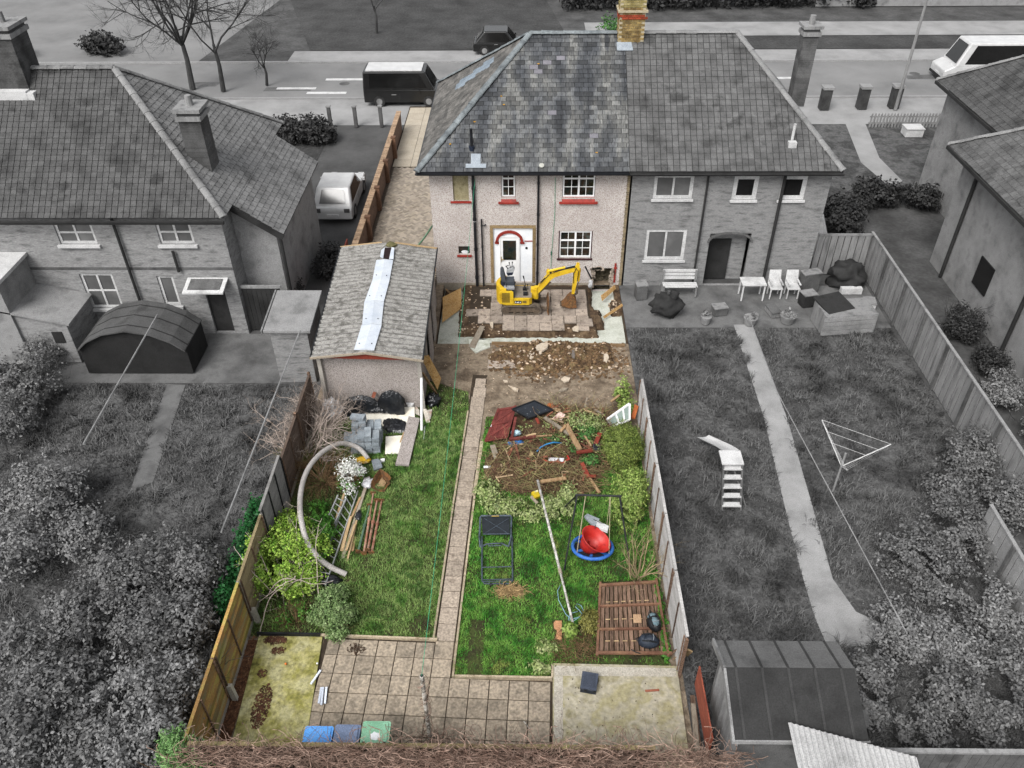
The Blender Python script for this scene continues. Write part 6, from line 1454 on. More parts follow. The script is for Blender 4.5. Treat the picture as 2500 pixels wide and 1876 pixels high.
o = plant('cut_ivy', 'dark ivy strands over the middle of the debris pile', 'ivy', zd(1200, 700))
leafcloud('foliage', [pb(1250, 720, .58, .45, .4, .12), pb(880, 790, .5, .45, .25, .1), pb(1300, 1000, .35, .4, .3, .12), pb(1130, 900, .5, .2, .2, .08)], 2600, .034, M_ivy, o, clump=.42, cs=5)
# loose splinters and broken laths too many to count
for m, n, lab in ((mat('red_splinter', ['#7a4a38', '#96604a', '#5f392c'], 3, rnd=.4), 70, 'red brown splintered laths strewn over the debris pile'), (mat('buff_splinter', ['#a08768', '#bda584', '#8a7258'], 3, rnd=.4), 50, 'buff splintered laths strewn over the debris pile')):
    sp_ = MB()
    while n:
        x, y = RNG.uniform(.8, 4.5), RNG.uniform(5.2, 9.2); h = pileh(x, y)
        if h < .08 or (x < 2.35 and y > 7.35): continue
        a = RNG.uniform(0, 3.14); L = RNG.choice((.05, .07, .1, .14, .24)); d_ = Vector((math.cos(a) * L, math.sin(a) * L, RNG.gauss(0, .06)))
        c_ = Vector((x, y, h * 1.0 + .02)); sp_.bar(c_ - d_, c_ + d_, RNG.uniform(.012, .05), .02); n -= 1
    tag(sp_.build('splintered_wood', m), lab, 'splinters', kind='stuff')
# door, tabletop, planks and scraps in the pile
dr = thing('ledged_door', 'red brown ledged and braced door lying at the left of the debris pile', 'door', zd(380, 650))
def dq(u, v, z_=0): 
    a, b, c_, d = zd(360, 500, .22), zd(540, 470, .45), zd(450, 790, .42), zd(225, 830, .1)
    p = a.lerp(b, u).lerp(d.lerp(c_, u), v); p.z += z_; return p
M_door = mat('oxblood_wood', ['#5e2a26', '#743631', '#86443c'], 3, rnd=.15)
for i in range(6): MB().extrude([dq(i / 6, 0), dq((i + 1) / 6 - .012, 0), dq((i + 1) / 6 - .012, 1), dq(i / 6, 1)], (0, 0, .025)).build('board', M_door, dr)
for v in (.05, .5, .94): MB().bar(dq(0, v, .045), dq(1, v, .045), .09, .03).build('ledge', M_door, dr)
for a, b in (((.06, .9), (.95, .55)), ((.06, .46), (.95, .1))): MB().bar(dq(*a, .045), dq(*b, .045), .08, .028).build('brace', M_door, dr)
for u in (.02, .97): MB().bar(dq(u, 0, .04), dq(u, 1, .04), .07, .035).build('stile', M_door, dr)
MB().bar(dq(-.02, .55, .05), dq(.03, .55, .05), .1, .03).build('paper_scrap', M_bagwhite, dr)
tt = thing('black_tray', 'black square tray lying on top of the debris pile', 'tray', zd(700, 510))
q = [zd(500, 505, .55), zd(725, 420, .62), zd(912, 512, .62), zd(665, 598, .55)]
MB().extrude(q, (0, 0, .03)).build('panel', mat('dark_slate_plastic', ['#20242a', '#2c3138'], 3, rough=.4, specks=('#6a6e74', 30, .03)), tt)
for i in range(4): MB().bar(q[i] + Z * .035, q[(i + 1) % 4] + Z * .035, .035, .05).build('rim', M_blackmat, tt)
for a, b, w, th, m, lab in (
    ((470, 800, .4), (740, 775, .45), .08, .06, M_door, 'red brown rail along the foot of the ledged door'), ((495, 790, .42), (535, 580, .48), .07, .06, M_door, 'red brown rail beside the right edge of the door'),
    ((830, 580, .5), (1080, 750, .55), .09, .05, M_greywood, 'grey beam slanting behind the pile centre'), ((1045, 650, .6), (1185, 905, .5), .13, .05, M_wood, 'broad brown plank slanting over the pile'),
    ((990, 720, .6), (1040, 665, .62), .07, .05, M_wood, 'short brown block on the grey beam'), ((1120, 800, .5), (1165, 900, .48), .06, .04, M_palewood, 'pale splintered board under the broad plank'),
    ((1230, 760, .5), (1300, 870, .45), .05, .03, M_wood, 'thin brown batten right of the broad plank'), ((1345, 850, .4), (1390, 740, .45), .11, .05, M_redwood, 'red brown post end near the clipped bush'),
    ((1150, 935, .45), (1310, 915, .45), .09, .05, M_redwood, 'red brown board across the pile right side'), ((1205, 1040, .3), (1275, 1190, .1), .1, .05, M_redwood, 'red brown board sliding off the pile front right'),
    ((1280, 1190, .06), (1385, 1345, .03), .07, .04, M_wood, 'brown stake pointing at the swing from the pile'), ((1255, 1175, .1), (1350, 1175, .1), .08, .04, M_redwood, 'short red brown offcut at the front right of the pile'),
    ((790, 1230, .45), (1045, 1195, .4), .09, .04, M_wood, 'brown plank above the top of the white pole'), ((1040, 1335, .1), (1220, 1345, .05), .05, .03, M_wood, 'thin brown batten behind the swing top bar'),
    ((300, 860, .25), (345, 1000, .15), .14, .02, M_greywood, 'grey board standing at the left of the pile'), ((640, 770, .45), (740, 745, .45), .06, .03, M_palewood, 'pale orange offcut beside the door rail'),
    ((745, 770, .45), (905, 760, .5), .05, .03, M_wood, 'thin brown batten behind the blue pipe'), ((930, 510, .45), (990, 500, .45), .09, .04, M_wood, 'short buff block behind the black tray'),
    ((1225, 500, .4), (1385, 560, .4), .05, .03, M_palewood, 'pale batten at the back right of the pile'), ((1330, 500, .35), (1420, 545, .35), .06, .04, M_greywood, 'grey batten at the back right of the pile'),
    ((1235, 480, .1), (1258, 380, .1), .04, .03, M_greywood, 'thin stake on the mud behind the pile'), ((690, 1380, .2), (755, 1450, .12), .07, .03, M_greywood, 'grey splinter below the yellow box'),
    ((1500, 420, .3), (1620, 330, .4), .06, .04, M_wood, 'brown pole in the ivy corner'), ((700, 930, .4), (690, 970, .4), .1, .03, M_palewood, 'pale torn wood end by the blue pipe'),
    ((770, 640, .5), (745, 590, .5), .07, .04, M_redwood, 'red brown stub below the black tray')):
    tag(MB().bar(zd(a[0], a[1], a[2] + .12), zd(b[0], b[1], b[2] + .12), w * 1.15, th).build('timber_scrap', m), lab, 'timber')
M_clayp = mat('terracotta', ['#a8582c', '#c06c3a'], 4)
tag(MB().tube([zd(870, 450, .3), zd(960, 510, .3)], [.07, .08], 14).build('clay_pipe', M_clayp), 'orange clay pipe behind the black tray', 'pipe')
tag(MB().tube([zd(1045, 470, .2), zd(1045, 488, .12)], .07, 14, False).build('clay_pipe', M_clayp), 'short orange clay pipe ring standing behind the pile', 'pipe')
tag(MB().extrude([zd(1700, 590, .4), zd(1745, 600, .4), zd(1780, 480, .6), zd(1740, 460, .6)], (0, 0, .06)).build('ridge_tile', M_clayp), 'red clay tile standing beside the white window frame', 'tile')
bp = [zd(750, 925, .5), zd(790, 880, .56), zd(850, 850, .58), (zd(920, 832, .57)), zd(1003, 840, .5)]
tag(MB().tube(bp, .022, 8).build('blue_pipe', mat('blue_pipe', ['#2f86c8', '#45a0e0'], 3, rough=.5), smooth=True), 'bright blue water pipe curving over the debris pile', 'pipe')
bag(zd(480, 850, .3), .1, .07, .07, mat('blue_film', ['#2f78c8', '#4f98e0'], 5), 'blue_film', 'left crumpled piece of blue plastic film by the door', 'film', .8, 4); bag(zd(565, 835, .35), .14, .08, .08, mat('blue_film', ['#2f78c8']), 'blue_film', 'right crumpled piece of blue plastic film by the door', 'film', .8, 4)
bag(zd(540, 735, .45), .14, .1, .08, mat('pale_blue_film', ['#a9cfe0', '#c8e2ec'], 5), 'plastic_film', 'pale blue crumpled film inside the door rails', 'film', .8, 4)
board('cement_bag', [zd(865, 985, .5), zd(1025, 990, .5), zd(1020, 1025, .42), zd(865, 1022, .42)], .07, M_bagwhite, 'white printed bag lying in the middle of the debris pile', 'bag')
lb = MB()
for i in range(7): lb.bar(zd(890 + i * 12, 998, .578), zd(897 + i * 12, 998, .578), .02, .004)
tag(lb.build('bag_print', mat('dark_print', ['#5a5560']), bpy.data.objects['cement_bag']), kind=None)
tag(MB().tube([zd(810, 1005, .5), zd(900, 1035, .42), zd(1000, 1040, .4), zd(1080, 1000, .48), zd(1060, 970, .5)], .03, 6).build('red_strap', M_rplas), 'red plastic strip curled under the white printed bag', 'strip')
yb = thing('yellow_box', 'yellow plastic box beside the top of the white pole', 'box', zd(740, 1350, .1)); p = zd(738, 1365, .32)
MB().obox((p.x, p.y, p.z), .18, .2, .12, .5, .3).build('body', mat('yellow_plastic', ['#d8b818', '#ecd030'], 3, rough=.45), yb); MB().obox((p.x + .02, p.y + .07, p.z + .07), .1, .05, .04, .5, .3).build('handle', mat('pale_yellow', ['#e6dca0', '#efe8b8']), yb)
p = zd(1355, 885, .42); gbx = thing('grey_box', 'dark grey square box beside the clipped bush', 'box', (p.x, p.y, p.z - .1))
MB().obox((p.x, p.y, p.z), .2, .2, .16, .05, .2).build('body', M_seat, gbx); MB().obox((p.x, p.y - .02, p.z + .085), .17, .17, .01, .05, .2).build('lid', M_blackmat, gbx)
for a, lab in (((260, 1090), 'white painted offcut at the left foot of the pile'),):
    board('white_offcut', [zd(212, 1075, .12), zd(335, 1072, .15), (zd(332, 1095, .13)), zd(212, 1095, .1)], .03, M_whitewall, lab, 'offcut')
board('cardboard_piece', [zd(235, 1110, .02), zd(310, 1095, .05), zd(325, 1165, .03), zd(245, 1192, .0)], .015, mat('cardboard', ['#b08d6c']), 'torn buff cardboard at the left foot of the pile', 'cardboard')
board('cardboard_piece', [zd(255, 1060, .1), zd(350, 1020, .16), zd(345, 1060, .14), zd(300, 1072, .12)], .015, mat('cardboard', ['#b08d6c']), 'buff cardboard scrap above the white offcut', 'cardboard')
board('printed_packaging', [zd(900, 600, .5), zd(985, 525, .55), zd(1040, 560, .55), zd(1000, 615, .5)], .03, mat('pinkish_packaging', ['#c9a79a', '#e0c8bc', '#9a4a48'], 8), 'pinkish torn packaging behind the grey beam', 'packaging')
# old white window frame leaning at the right
wf = thing('window_frame', 'white window frame with glass leaning in the corner behind the clipped bush', 'window frame', zd(1600, 600))
q = [zd(1460, 600, .35), zd(1690, 440, .95), zd(1690, 600, .5), zd(1520, 670, .2)]
for i in range(4): MB().bar(q[i], q[(i + 1) % 4], .06, .05).build('frame_bar', M_white, wf)
for t in (.38, .7): MB().bar(q[0].lerp(q[1], t), q[3].lerp(q[2], t), .045, .045).build('mullion', M_white, wf)
MB().add([p + Z * .005 for p in q], [(0, 1, 2, 3)]).build('pane', mat('green_glass', ['#7d8f88', '#98a8a0'], 2, rough=.1, spec=.6), wf)
# ================================================================= THE GREY NEIGHBOURHOOD
def gm(name, a, b, **k):
    k.setdefault('k', .5); k.setdefault('scale', 1.1)
    return mat(name, [gr(int(a * .9)), gr((a + b) // 2), gr(b), gr(int(a * .96))], **k)
G_tile = gm('grey_roof_tile', 84, 120, scale=1.2, rnd=.16, rough=.85)
G_tileL = gm('dark_roof_tile', 70, 102, scale=1.2, rnd=.16, rough=.85)
G_tile2 = gm('mid_roof_tile', 122, 156, scale=1.2, rnd=.12, rough=.85)
G_und = gm('grey_underlay', 50, 60, rnd=0)
G_wall = gm('grey_brick_wall', 135, 172, scale=1.5, rnd=0, bump=.4, bscale=14, stretch=(1, 1, 4))
G_wall2 = gm('pale_brick_wall', 140, 178, scale=1.5, rnd=0, bump=.4, bscale=14, stretch=(1, 1, 4))
G_rend = gm('grey_render', 150, 178, scale=1, rnd=0)
G_white = gm('pale_paint', 200, 222, rnd=.05, k=.62)
G_dark = gm('charcoal_paint', 42, 58, rnd=.1)
G_mid = gm('mid_grey_paint', 92, 120, rnd=.1)
G_pale = gm('pale_grey_timber', 138, 170, rnd=.12, stretch=(3, 3, .6))
G_pane = mat('grey_pane', [gr(96), gr(125)], 1, rough=.15, bump=0, rnd=.2, fine=0, spec=.5)
G_paned = mat('dark_grey_pane', [gr(22), gr(34)], 1, rough=.1, bump=0, rnd=.2, fine=0, spec=.5)
G_ridge = gm('pale_ridge', 138, 165, rnd=.1)
G_bark = gm('grey_bark', 58, 82, rnd=.3, bump=0)
G_leaf = leafmat('grey_leaf', [gr(92), gr(120), gr(148)], .28, k=.58)
G_leafd = leafmat('dark_grey_leaf', [gr(36), gr(54), gr(74)], .4)
G_leafp = leafmat('pale_grey_leaf', [gr(110), gr(138), gr(164)], .25, k=.58)
def roofpart(h, faces, tilem, lab=None):
    r = MB()
    for f in faces: r.quad(*f)
    return r.build('roof', G_und, h)
# ---- right half of the pair
rn_ = thing('neighbour_house', 'grey brick right half of the semi-detached pair with tiled roof', 'house', (9, WY, 0))
def wx(x0, y0, x1, y1): a, b = oy(x0, y0, WY), oy(x1, y1, WY); return (a.x, b.x, b.z, a.z)
W1, W2, W3, W4 = wx(1415, 378, 1494, 430), wx(1588, 380, 1632, 432), wx(1692, 380, 1735, 432), wx(1397, 496, 1476, 562)
DO = wx(1535, 505, 1598, 640); DO = (DO[0], DO[1], -.05, DO[3])
ops = [W1, W2, W3, W4, DO]
ops = [(a, b, c, min(d, 4.74)) for a, b, c, d in ops]
wall_open(MB(), 5.53, 12.65, -.1, 4.86, ops, WY, .14).quad((12.65, WY, -.1), (12.65, 25.2, -.1), (12.65, 25.2, 4.86), (12.65, WY, 4.86)).quad((5.53, 25.2, -.1), (12.65, 25.2, -.1), (12.65, 25.2, 4.86), (5.53, 25.2, 4.86)).build('wall', G_wall, rn_)
for w, cl, d in ((ops[0], 2, G_pane), (ops[1], 1, G_paned), (ops[2], 1, G_paned), (ops[3], 2, G_pane)):
    window(rn_, w[0], w[1], w[2], w[3], WY + .03, cl, 1, G_white, d, .12 if cl == 2 else .15)
    MB().box(w[0] - .05, w[1] + .05, WY - .08, WY + .04, w[2] - .08, w[2] - .005).build('sill', G_white, rn_)
MB().box(DO[0], DO[1], WY + .5, WY + .55, -.05, DO[3]).build('porch_back', G_wall2, rn_)
dd = MB().box(DO[0] + .1, DO[0] + .95, WY + .42, WY + .48, 0, 1.75).build('door', G_dark, rn_)
ar = MB()
for i in range(12):
    t0, t1 = math.pi * i / 12, math.pi * (i + 1) / 12; cxx, r = (DO[0] + DO[1]) / 2, (DO[1] - DO[0]) / 2 + .05
    ar.bar((cxx + math.cos(t0) * r, WY - .01, DO[3] - .35 + math.sin(t0) * .4), (cxx + math.cos(t1) * r, WY - .01, DO[3] - .35 + math.sin(t1) * .4), .06, .16, Vector((0, 1, 0)))
ar.build('door_arch', G_mid, rn_)
for (xa, xb), r in (((1531, 1508), .04), ((1697, 1648), .06)):
    a = oy(xa, 380, WY - .1); MB().tube([(a.x, WY - .1, 0), (a.x, WY - .1, 4.6)], r, 8).build('downpipe', G_dark, rn_)
F0, F1, R0, R1, K0, K1 = Vector((5.37, 16.28, 4.84)), Vector((12.85, 16.28, 4.84)), Vector((5.37, 20.9, 8.2)), Vector((9.5, 20.9, 8.2)), Vector((5.37, 25.52, 4.84)), Vector((12.85, 25.52, 4.84))
rr_ = roofpart(rn_, [(F0, F1, R1, R0), (F1, K1, R1), (K1, K0, R0, R1)], G_tile)
cover(rr_, F0, (1, 0, 0), R0 - F0, [(0, 0), (7.48, 0), (4.13, ls), (0, ls)], .24, .22, G_tile, 0, 'roof_tile', .02, gap=.022, stag=False)
SR = R1 - Vector((12.85, 20.9, 4.84))
cover(rr_, F1, (0, 1, 0), SR, [(0, 0), (9.24, 0), (4.62, SR.length)], .2, .2, G_tile2, 0, 'roof_tile', .012, gap=.012)
caps(rr_, F1 + up, R1 + up, 14, 'hip_tile', G_ridge); caps(rr_, R1 + up, Vector((6.1, 20.9, 8.235)), 9, 'ridge_tile', G_ridge)
MB().extrude([(5.37, 16.26, 4.79), (5.37, 16.24, 4.73), (5.37, 16.17, 4.73), (5.37, 16.14, 4.79)], (7.5, 0, 0)).build('gutter', G_dark, rn_); MB().box(5.37, 12.85, 16.272, 16.31, 4.72, 4.85).build('fascia', G_dark, rn_)
vv_ = oy(1703, 340, 17.2); MB().box(vv_.x - .14, vv_.x + .14, 17.0, 17.2, 5.0, 5.6).tube([(vv_.x, 17.2, 5.0), (vv_.x, 17.2, 6.2)], .05, 8).build('vent_stack', G_white, rr_)
def stack(o, x0, x1, y0, y1, z0, z1, m, pots=2, cr=G_pale):
    c = MB().box(x0, x1, y0, y1, z0, z1).build('chimney', m, o)
    MB().box(x0 - .07, x1 + .07, y0 - .07, y1 + .07, z1 - .35, z1 - .2).box(x0 - .1, x1 + .1, y0 - .1, y1 + .1, z1 - .08, z1 + .03).build('chimney_cap', cr, c)
    for i in range(pots):
        x = x0 + (x1 - x0) * (i + .5) / pots; MB().tube([(x, (y0 + y1) / 2, z1), (x, (y0 + y1) / 2, z1 + .35)], [.13, .11], 10).build('chimney_pot', cr, c)
    k = MB()
    z_ = z0 + .05
    while z_ < z1 - .4: k.box(x0 - .004, x1 + .004, y0 - .004, y1 + .004, z_, z_ + .06); z_ += .08
    tag(k.build('brick_courses', m, c), kind='stuff')
q = oy(1735, 185, 22.6)
stack(rn_, q.x - .42, q.x + .14, 22.4, 23.0, 4.9, 8.0, gm('grey_chimney_brick', 88, 122, rnd=.15), 1)
# ---- left neighbour
ln = thing('neighbour_house', 'grey brick house on the left with dark tiled hipped roof and two chimneys', 'house', (-12, 13.33, 0))
LY = 13.33
def lx(x0, y0, x1, y1): a, b = oy(x0, y0, LY), oy(x1, y1, LY); return (a.x, b.x, b.z, min(a.z, 4.6))
LW = [lx(112, 480, 212, 528), lx(332, 478, 422, 528), lx(170, 592, 268, 666), lx(337, 597, 392, 660)]
LD = (-9.55, -8.85, 0, 1.95)
wall_open(MB(), -20, -8.35, -.1, 4.7, LW + [LD], LY, .15).quad((-8.35, LY, -.1), (-8.35, 20.8, -.1), (-8.35, 20.8, 4.7), (-8.35, LY, 4.7)).build('wall', G_wall2, ln)
for w, c in zip(LW, (2, 2, 2, 1)):
    window(ln, w[0], w[1], w[2], w[3], LY + .05, c, 2 if c == 2 else 1, G_white, G_pane, .09, trans=1)
    MB().box(w[0] - .08, w[1] + .08, LY - .1, LY + .04, w[2] - .1, w[2] - .005).build('sill', G_white, ln)
MB().box(LD[0], LD[1], LY + .1, LY + .15, 0, 1.95).build('door', G_dark, ln)
MB().extrude([(-10.0, LY, 2.25), (-8.6, LY, 2.25), (-8.6, LY - .75, 2.1), (-10.0, LY - .75, 2.1)], (0, 0, .06)).build('door_canopy', G_white, ln)
MB().extrude([(-9.85, LY - .1, 2.3), (-8.75, LY - .1, 2.3), (-8.75, LY - .62, 2.2), (-9.85, LY - .62, 2.2)], (0, 0, .02)).build('canopy_felt', G_mid, ln)
for x, z0, z1 in ((-11.9, 0, 4.6), (-10.2, 2.6, 3.4)): MB().tube([(x, LY - .1, z0), (x, LY - .1, z1)], .05, 8).build('downpipe', G_dark, ln)
MB().box(-20, -8.36, LY - .015, LY + .02, 2.62, 2.72).build('string_course', G_mid, ln)
A0, A1, S0, S1, T1 = Vector((-22, 13.05, 4.72)), Vector((-8.1, 13.05, 4.72)), Vector((-22, 17.1, 8.2)), Vector((-12.2, 17.1, 8.2)), Vector((-8.1, 21.2, 4.72))
lr = roofpart(ln, [(A0, A1, S1, S0), (A1, T1, S1), (T1, Vector((-22, 21.2, 4.72)), S0, S1)], G_tileL)
lsl = (S0 - A0).length
cover(lr, A0, (1, 0, 0), S0 - A0, [(0, 0), (13.9, 0), (9.8, lsl), (0, lsl)], .2, .2, G_tileL, 0, 'roof_tile', .018, gap=.02, stag=False)
SL = S1 - Vector((-8.1, 17.1, 4.72))
cover(lr, A1, (0, 1, 0), SL, [(0, 0), (8.15, 0), (4.05, SL.length)], .2, .3, G_tile2, 0, 'roof_tile', .012, gap=.03)
caps(lr, A1 + up, S1 + up, 16, 'hip_tile', G_ridge); caps(lr, S1 + up, S0 + up, 22, 'ridge_tile', G_tile2); caps(lr, T1 + up, S1 + up, 14, 'hip_tile', G_tile2)
MB().extrude([(-22, 13.0, 4.66), (-22, 12.98, 4.57), (-22, 12.9, 4.56), (-22, 12.88, 4.66)], (13.9, 0, 0)).build('gutter', G_dark, ln)
G_ch = gm('left_chimney_brick', 70, 104, rnd=.15)
stack(ln, -9.6, -8.9, 15.0, 15.8, 5.0, 7.55, G_ch, 1)
MB().extrude([(-9.75, 14.9, 5.85), (-8.75, 14.9, 5.15), (-8.75, 14.75, 5.15), (-9.75, 14.75, 5.85)], (0, 0, .08)).extrude([(-8.8, 14.85, 5.1), (-8.6, 14.85, 5.0), (-8.6, 15.9, 5.0), (-8.8, 15.9, 5.1)], (0, 0, .1)).build('chimney_flashing', G_white, ln)
stack(ln, -17.4, -15.0, 16.5, 17.6, 7.2, 9.7, G_ch, 3); MB().box(-17.6, -14.98, 16.2, 16.48, 7.3, 7.75).box(-14.97, -14.75, 16.2, 17.6, 7.2, 7.7).build('chimney_flashing', G_white, ln)
wg = MB().extrude([(-8.34, 14.3, -.1), (-6.95, 14.3, -.1), (-6.95, 14.3, 3.7), (-8.34, 14.3, 4.75)], (0, 5.6, 0)).build('wing_wall', G_rend, ln)
wr = MB().extrude([(-8.5, 14.0, 4.95), (-6.6, 14.0, 3.55), (-6.6, 20, 3.55), (-8.5, 20, 4.95)], (0, 0, .05)).build('wing_roof', G_und, ln)
sv = Vector((-1.9, 0, 1.4))
cover(wr, Vector((-6.6, 14.0, 3.6)), (0, 1, 0), sv, [(0, 0), (6, 0), (6, sv.length), (0, sv.length)], .2, .3, G_tile2, 0, 'roof_tile', .012, gap=.03)
MB().bar((-8.5, 13.97, 4.85), (-6.6, 13.97, 3.5), .05, .2).build('barge_board', G_dark, ln); MB().tube([(-6.75, 14.1, 3.4), (-6.8, 14.15, 0)], .06, 8).build('downpipe', G_dark, ln)
ge = thing('side_gate', 'dark timber gate between the left house and the pale lean-to', 'gate', (-7.6, 13.5, 0))
for i in range(8): MB().box(-8.3 + i * .17, -8.14 + i * .17, 13.5, 13.53, 0, 1.75).build('board', G_dark, ge)
MB().bar((-8.35, 13.52, 1.82), (-6.9, 13.52, 1.82), .08, .1).build('top_rail', G_pale, ge)
lt_ = thing('lean_to', 'pale flat-roofed lean-to standing left of the garage', 'shed', (-5.95, 11.4, 0))
MB().box(-6.5, -5.3, 10.45, 12.3, 0, 2.1).build('wall', G_wall, lt_); MB().extrude([(-6.65, 10.3, 2.1), (-5.15, 10.3, 2.1), (-5.15, 12.4, 2.3), (-6.65, 12.4, 2.3)], (0, 0, .08)).build('flat_roof', gm('pale_felt', 150, 172, rnd=0), lt_); MB().bar((-6.7, 10.28, 2.13), (-6.7, 12.42, 2.33), .05, .14).build('fascia', G_pale, lt_)
as_ = thing('arched_shed', 'dark shed with a rounded roof behind the left house', 'shed', (-11.4, 11.5, 0))
pr_ = [(-13.2, 0), (-9.6, 0), (-9.6, 1.0), (-10.0, 1.35), (-10.6, 1.65), (-11.4, 1.8), (-12.2, 1.65), (-12.8, 1.35), (-13.2, 1.0)]
MB().extrude([(x, 10.9, z_) for x, z_ in pr_], (0, 1.6, 0)).build('walls', gm('black_cladding', 34, 46, rnd=0), as_)
rf = MB()
for i in range(2, 8): a, b = pr_[i], pr_[i + 1]; rf.extrude([(a[0], 10.75, a[1] + .01), (b[0], 10.75, b[1] + .01), (b[0], 12.6, b[1] + .01), (a[0], 12.6, a[1] + .01)], (0, 0, .05))
rf.build('arched_roof', gm('mid_felt', 84, 104, rnd=0), as_)
oh = thing('outhouse', 'small pale brick outhouse with a dark window at the far left', 'outhouse', (-14.6, 12.4, 0))
MB().extrude([(-15.6, 11.5, 0), (-13.7, 11.5, 0), (-13.7, 11.5, 1.6), (-15.6, 11.5, 2.1)], (0, 1.8, 0)).build('wall', G_wall2, oh); MB().extrude([(-15.7, 11.4, 2.13), (-13.55, 11.4, 1.6), (-13.55, 13.3, 1.6), (-15.7, 13.3, 2.13)], (0, 0, .06)).build('roof', G_rend, oh); MB().box(-14.3, -13.95, 11.47, 11.5, .85, 1.3).build('window', G_dark, oh)
we = thing('side_extension', 'white flat roofed extension at the left edge of the picture', 'extension', (-16.6, 12.4, 0))
MB().box(-19, -15.35, 11.4, 13.3, 0, 3.2).build('wall', G_rend, we); MB().box(-19.1, -15.25, 11.2, 13.32, 3.2, 3.32).build('flat_roof', G_white, we)
# ---- far right house
fr_ = thing('far_house', 'pale house with tiled roof at the right edge of the picture', 'house', (21, 14, 0))
MB().box(18.2, 26, 4.5, 18.5, -.1, 4.7).build('wall', G_rend, fr_); MB().box(20.3, 28, 18.4, 25.5, -.1, 4.72).build('rear_wing', G_rend, fr_)
def hiproof(o, x0, x1, y0, y1, z0, rise, m, un=G_und):
    xm = (x0 + x1) / 2; run = (x1 - x0) / 2
    a, b, c, d, e, f = Vector((x0, y0, z0)), Vector((x1, y0, z0)), Vector((x1, y1, z0)), Vector((x0, y1, z0)), Vector((xm, y0 + run, z0 + rise)), Vector((xm, y1 - run, z0 + rise))
    r = MB().quad(a, b, e).quad(b, c, f, e).quad(c, d, f).quad(d, a, e, f).build('roof', un, o)
    sv_ = e - Vector((x0, y0 + run, z0)); L = sv_.length
    cover(r, d, (0, -1, 0), sv_, [(0, 0), (y1 - y0, 0), (y1 - y0 - run, L), (run, L)], .22, .24, m, 0, 'roof_tile', .012, gap=.014)
    sv2 = e - Vector((xm, y0, z0)); cover(r, a, (1, 0, 0), sv2, [(0, 0), (x1 - x0, 0), (run, sv2.length)], .22, .24, m, 0, 'roof_tile', .012, gap=.014)
    caps(r, a + up, e + up, 16, 'hip_tile', G_ridge); caps(r, d + up, f + up, 16, 'hip_tile', G_ridge); caps(r, e + up, f + up, 8, 'ridge_tile', G_ridge)
    MB().box(x0 - .08, x0, y0, y1, z0 - .14, z0 - .02).build('gutter', G_dark, o)
hiproof(fr_, 17.6, 26.5, 4.2, 18.9, 4.72, 3.4, G_tile); hiproof(fr_, 19.9, 28.4, 16, 26, 4.75, 3.2, G_tileL)
for y in (17.2, 12.0): MB().tube([(18.1, y, 0), (18.1, y, 4.6)], .07, 8).build('downpipe', G_dark, fr_)
MB().box(18.15, 18.22, 14.2, 15.2, 1.0, 2.1).build('window', G_paned, fr_); MB().box(18.15, 18.22, 9, 10.4, 2.9, 4.0).build('window', G_paned, fr_); MB().box(20.25, 20.32, 20, 20.6, 2.6, 3.6).build('window', G_pane, fr_)
# ---- right garden
def bfence(name, label, x, y0, y1, h, m, face=-1, w=.16):
    o = thing(name, label, 'fence', (x, (y0 + y1) / 2, 0)); y = y0; i = 0
    me = mesh_of(MB().extrude([(0, 0, 0), (.012, 0, 0), (.03, w - .008, 0), (.006, w - .008, 0)], (0, 0, h)), 'board', m)
    while y < y1: piece('board', me, o, (x + .012 * (i % 2), y, 0)); y += w; i += 1
    MB().box(x - .03, x + .06, y0, y1, h, h + .04).build('cap_rail', G_rend, o)
    for k in range(int((y1 - y0) / 1.85) + 1): MB().box(x - .07, x + .0, y0 + k * 1.85 - .05, y0 + k * 1.85 + .05, 0, h + .03).build('post', G_mid, o)
bfence('board_fence', 'tall pale close-boarded fence on the far side of the right garden', 15.1, 4.6, 17.6, 1.75, G_pale)
bfence('board_fence', 'low pale fence at the near end of the far right garden', 13.6, -1.5, 3.6, 1.5, gm('light_timber', 160, 190, rnd=.1))
o = thing('slat_gate', 'mid grey slatted gate beside the right neighbour house', 'gate', (13.8, 17.4, 0))
for i in range(9): MB().box(12.75 + i * .26, 12.97 + i * .26, 17.4, 17.44, 0, 1.7).build('board', G_pale, o)
MB().box(12.7, 15.1, 17.38, 17.46, 1.7, 1.78).build('top_rail', G_pale, o)
sh = thing('garden_shed', 'grey timber shed with dark felt roof in the near right garden', 'shed', (7, -1.9, 0))
for i in range(12): MB().extrude([(5.86, -.98 - .155 * (i + 1) + .01, -.05), (5.845 - .02 * (i % 2), -.98 - .155 * i, -.05), (5.845 - .02 * (i % 2), -.98 - .155 * i, 1.95), (5.86, -.98 - .155 * (i + 1) + .01, 1.95)], (.02, 0, 0)).build('board', G_pale, sh)
MB().box(5.88, 8.1, -2.86, -.98, -.05, 2.0).build('walls', G_mid, sh)
MB().extrude([(5.7, -.84, 2.05), (8.25, -.84, 2.05), (8.25, -1.72, 2.45), (5.7, -1.72, 2.45)], (0, 0, .04)).build('roof_slope', gm('felt_painted_lit', 112, 128, rnd=0), sh)  # far slope: same felt, painted lighter as if lit
MB().extrude([(5.7, -1.722, 2.45), (8.25, -1.722, 2.45), (8.25, -2.98, 2.0), (5.7, -2.98, 2.0)], (0, 0, .04)).build('roof_slope', gm('felt_painted_shaded', 48, 62, rnd=0), sh)  # near slope: same felt, its shade put into the colour
MB().bar((5.68, -.82, 2.03), (5.68, -1.72, 2.44), .05, .14).bar((5.68, -1.72, 2.44), (5.68, -3.0, 1.98), .05, .14).bar((5.66, -2.99, 1.98), (8.28, -2.99, 1.98), .04, .1).build('barge_board', G_rend, sh)
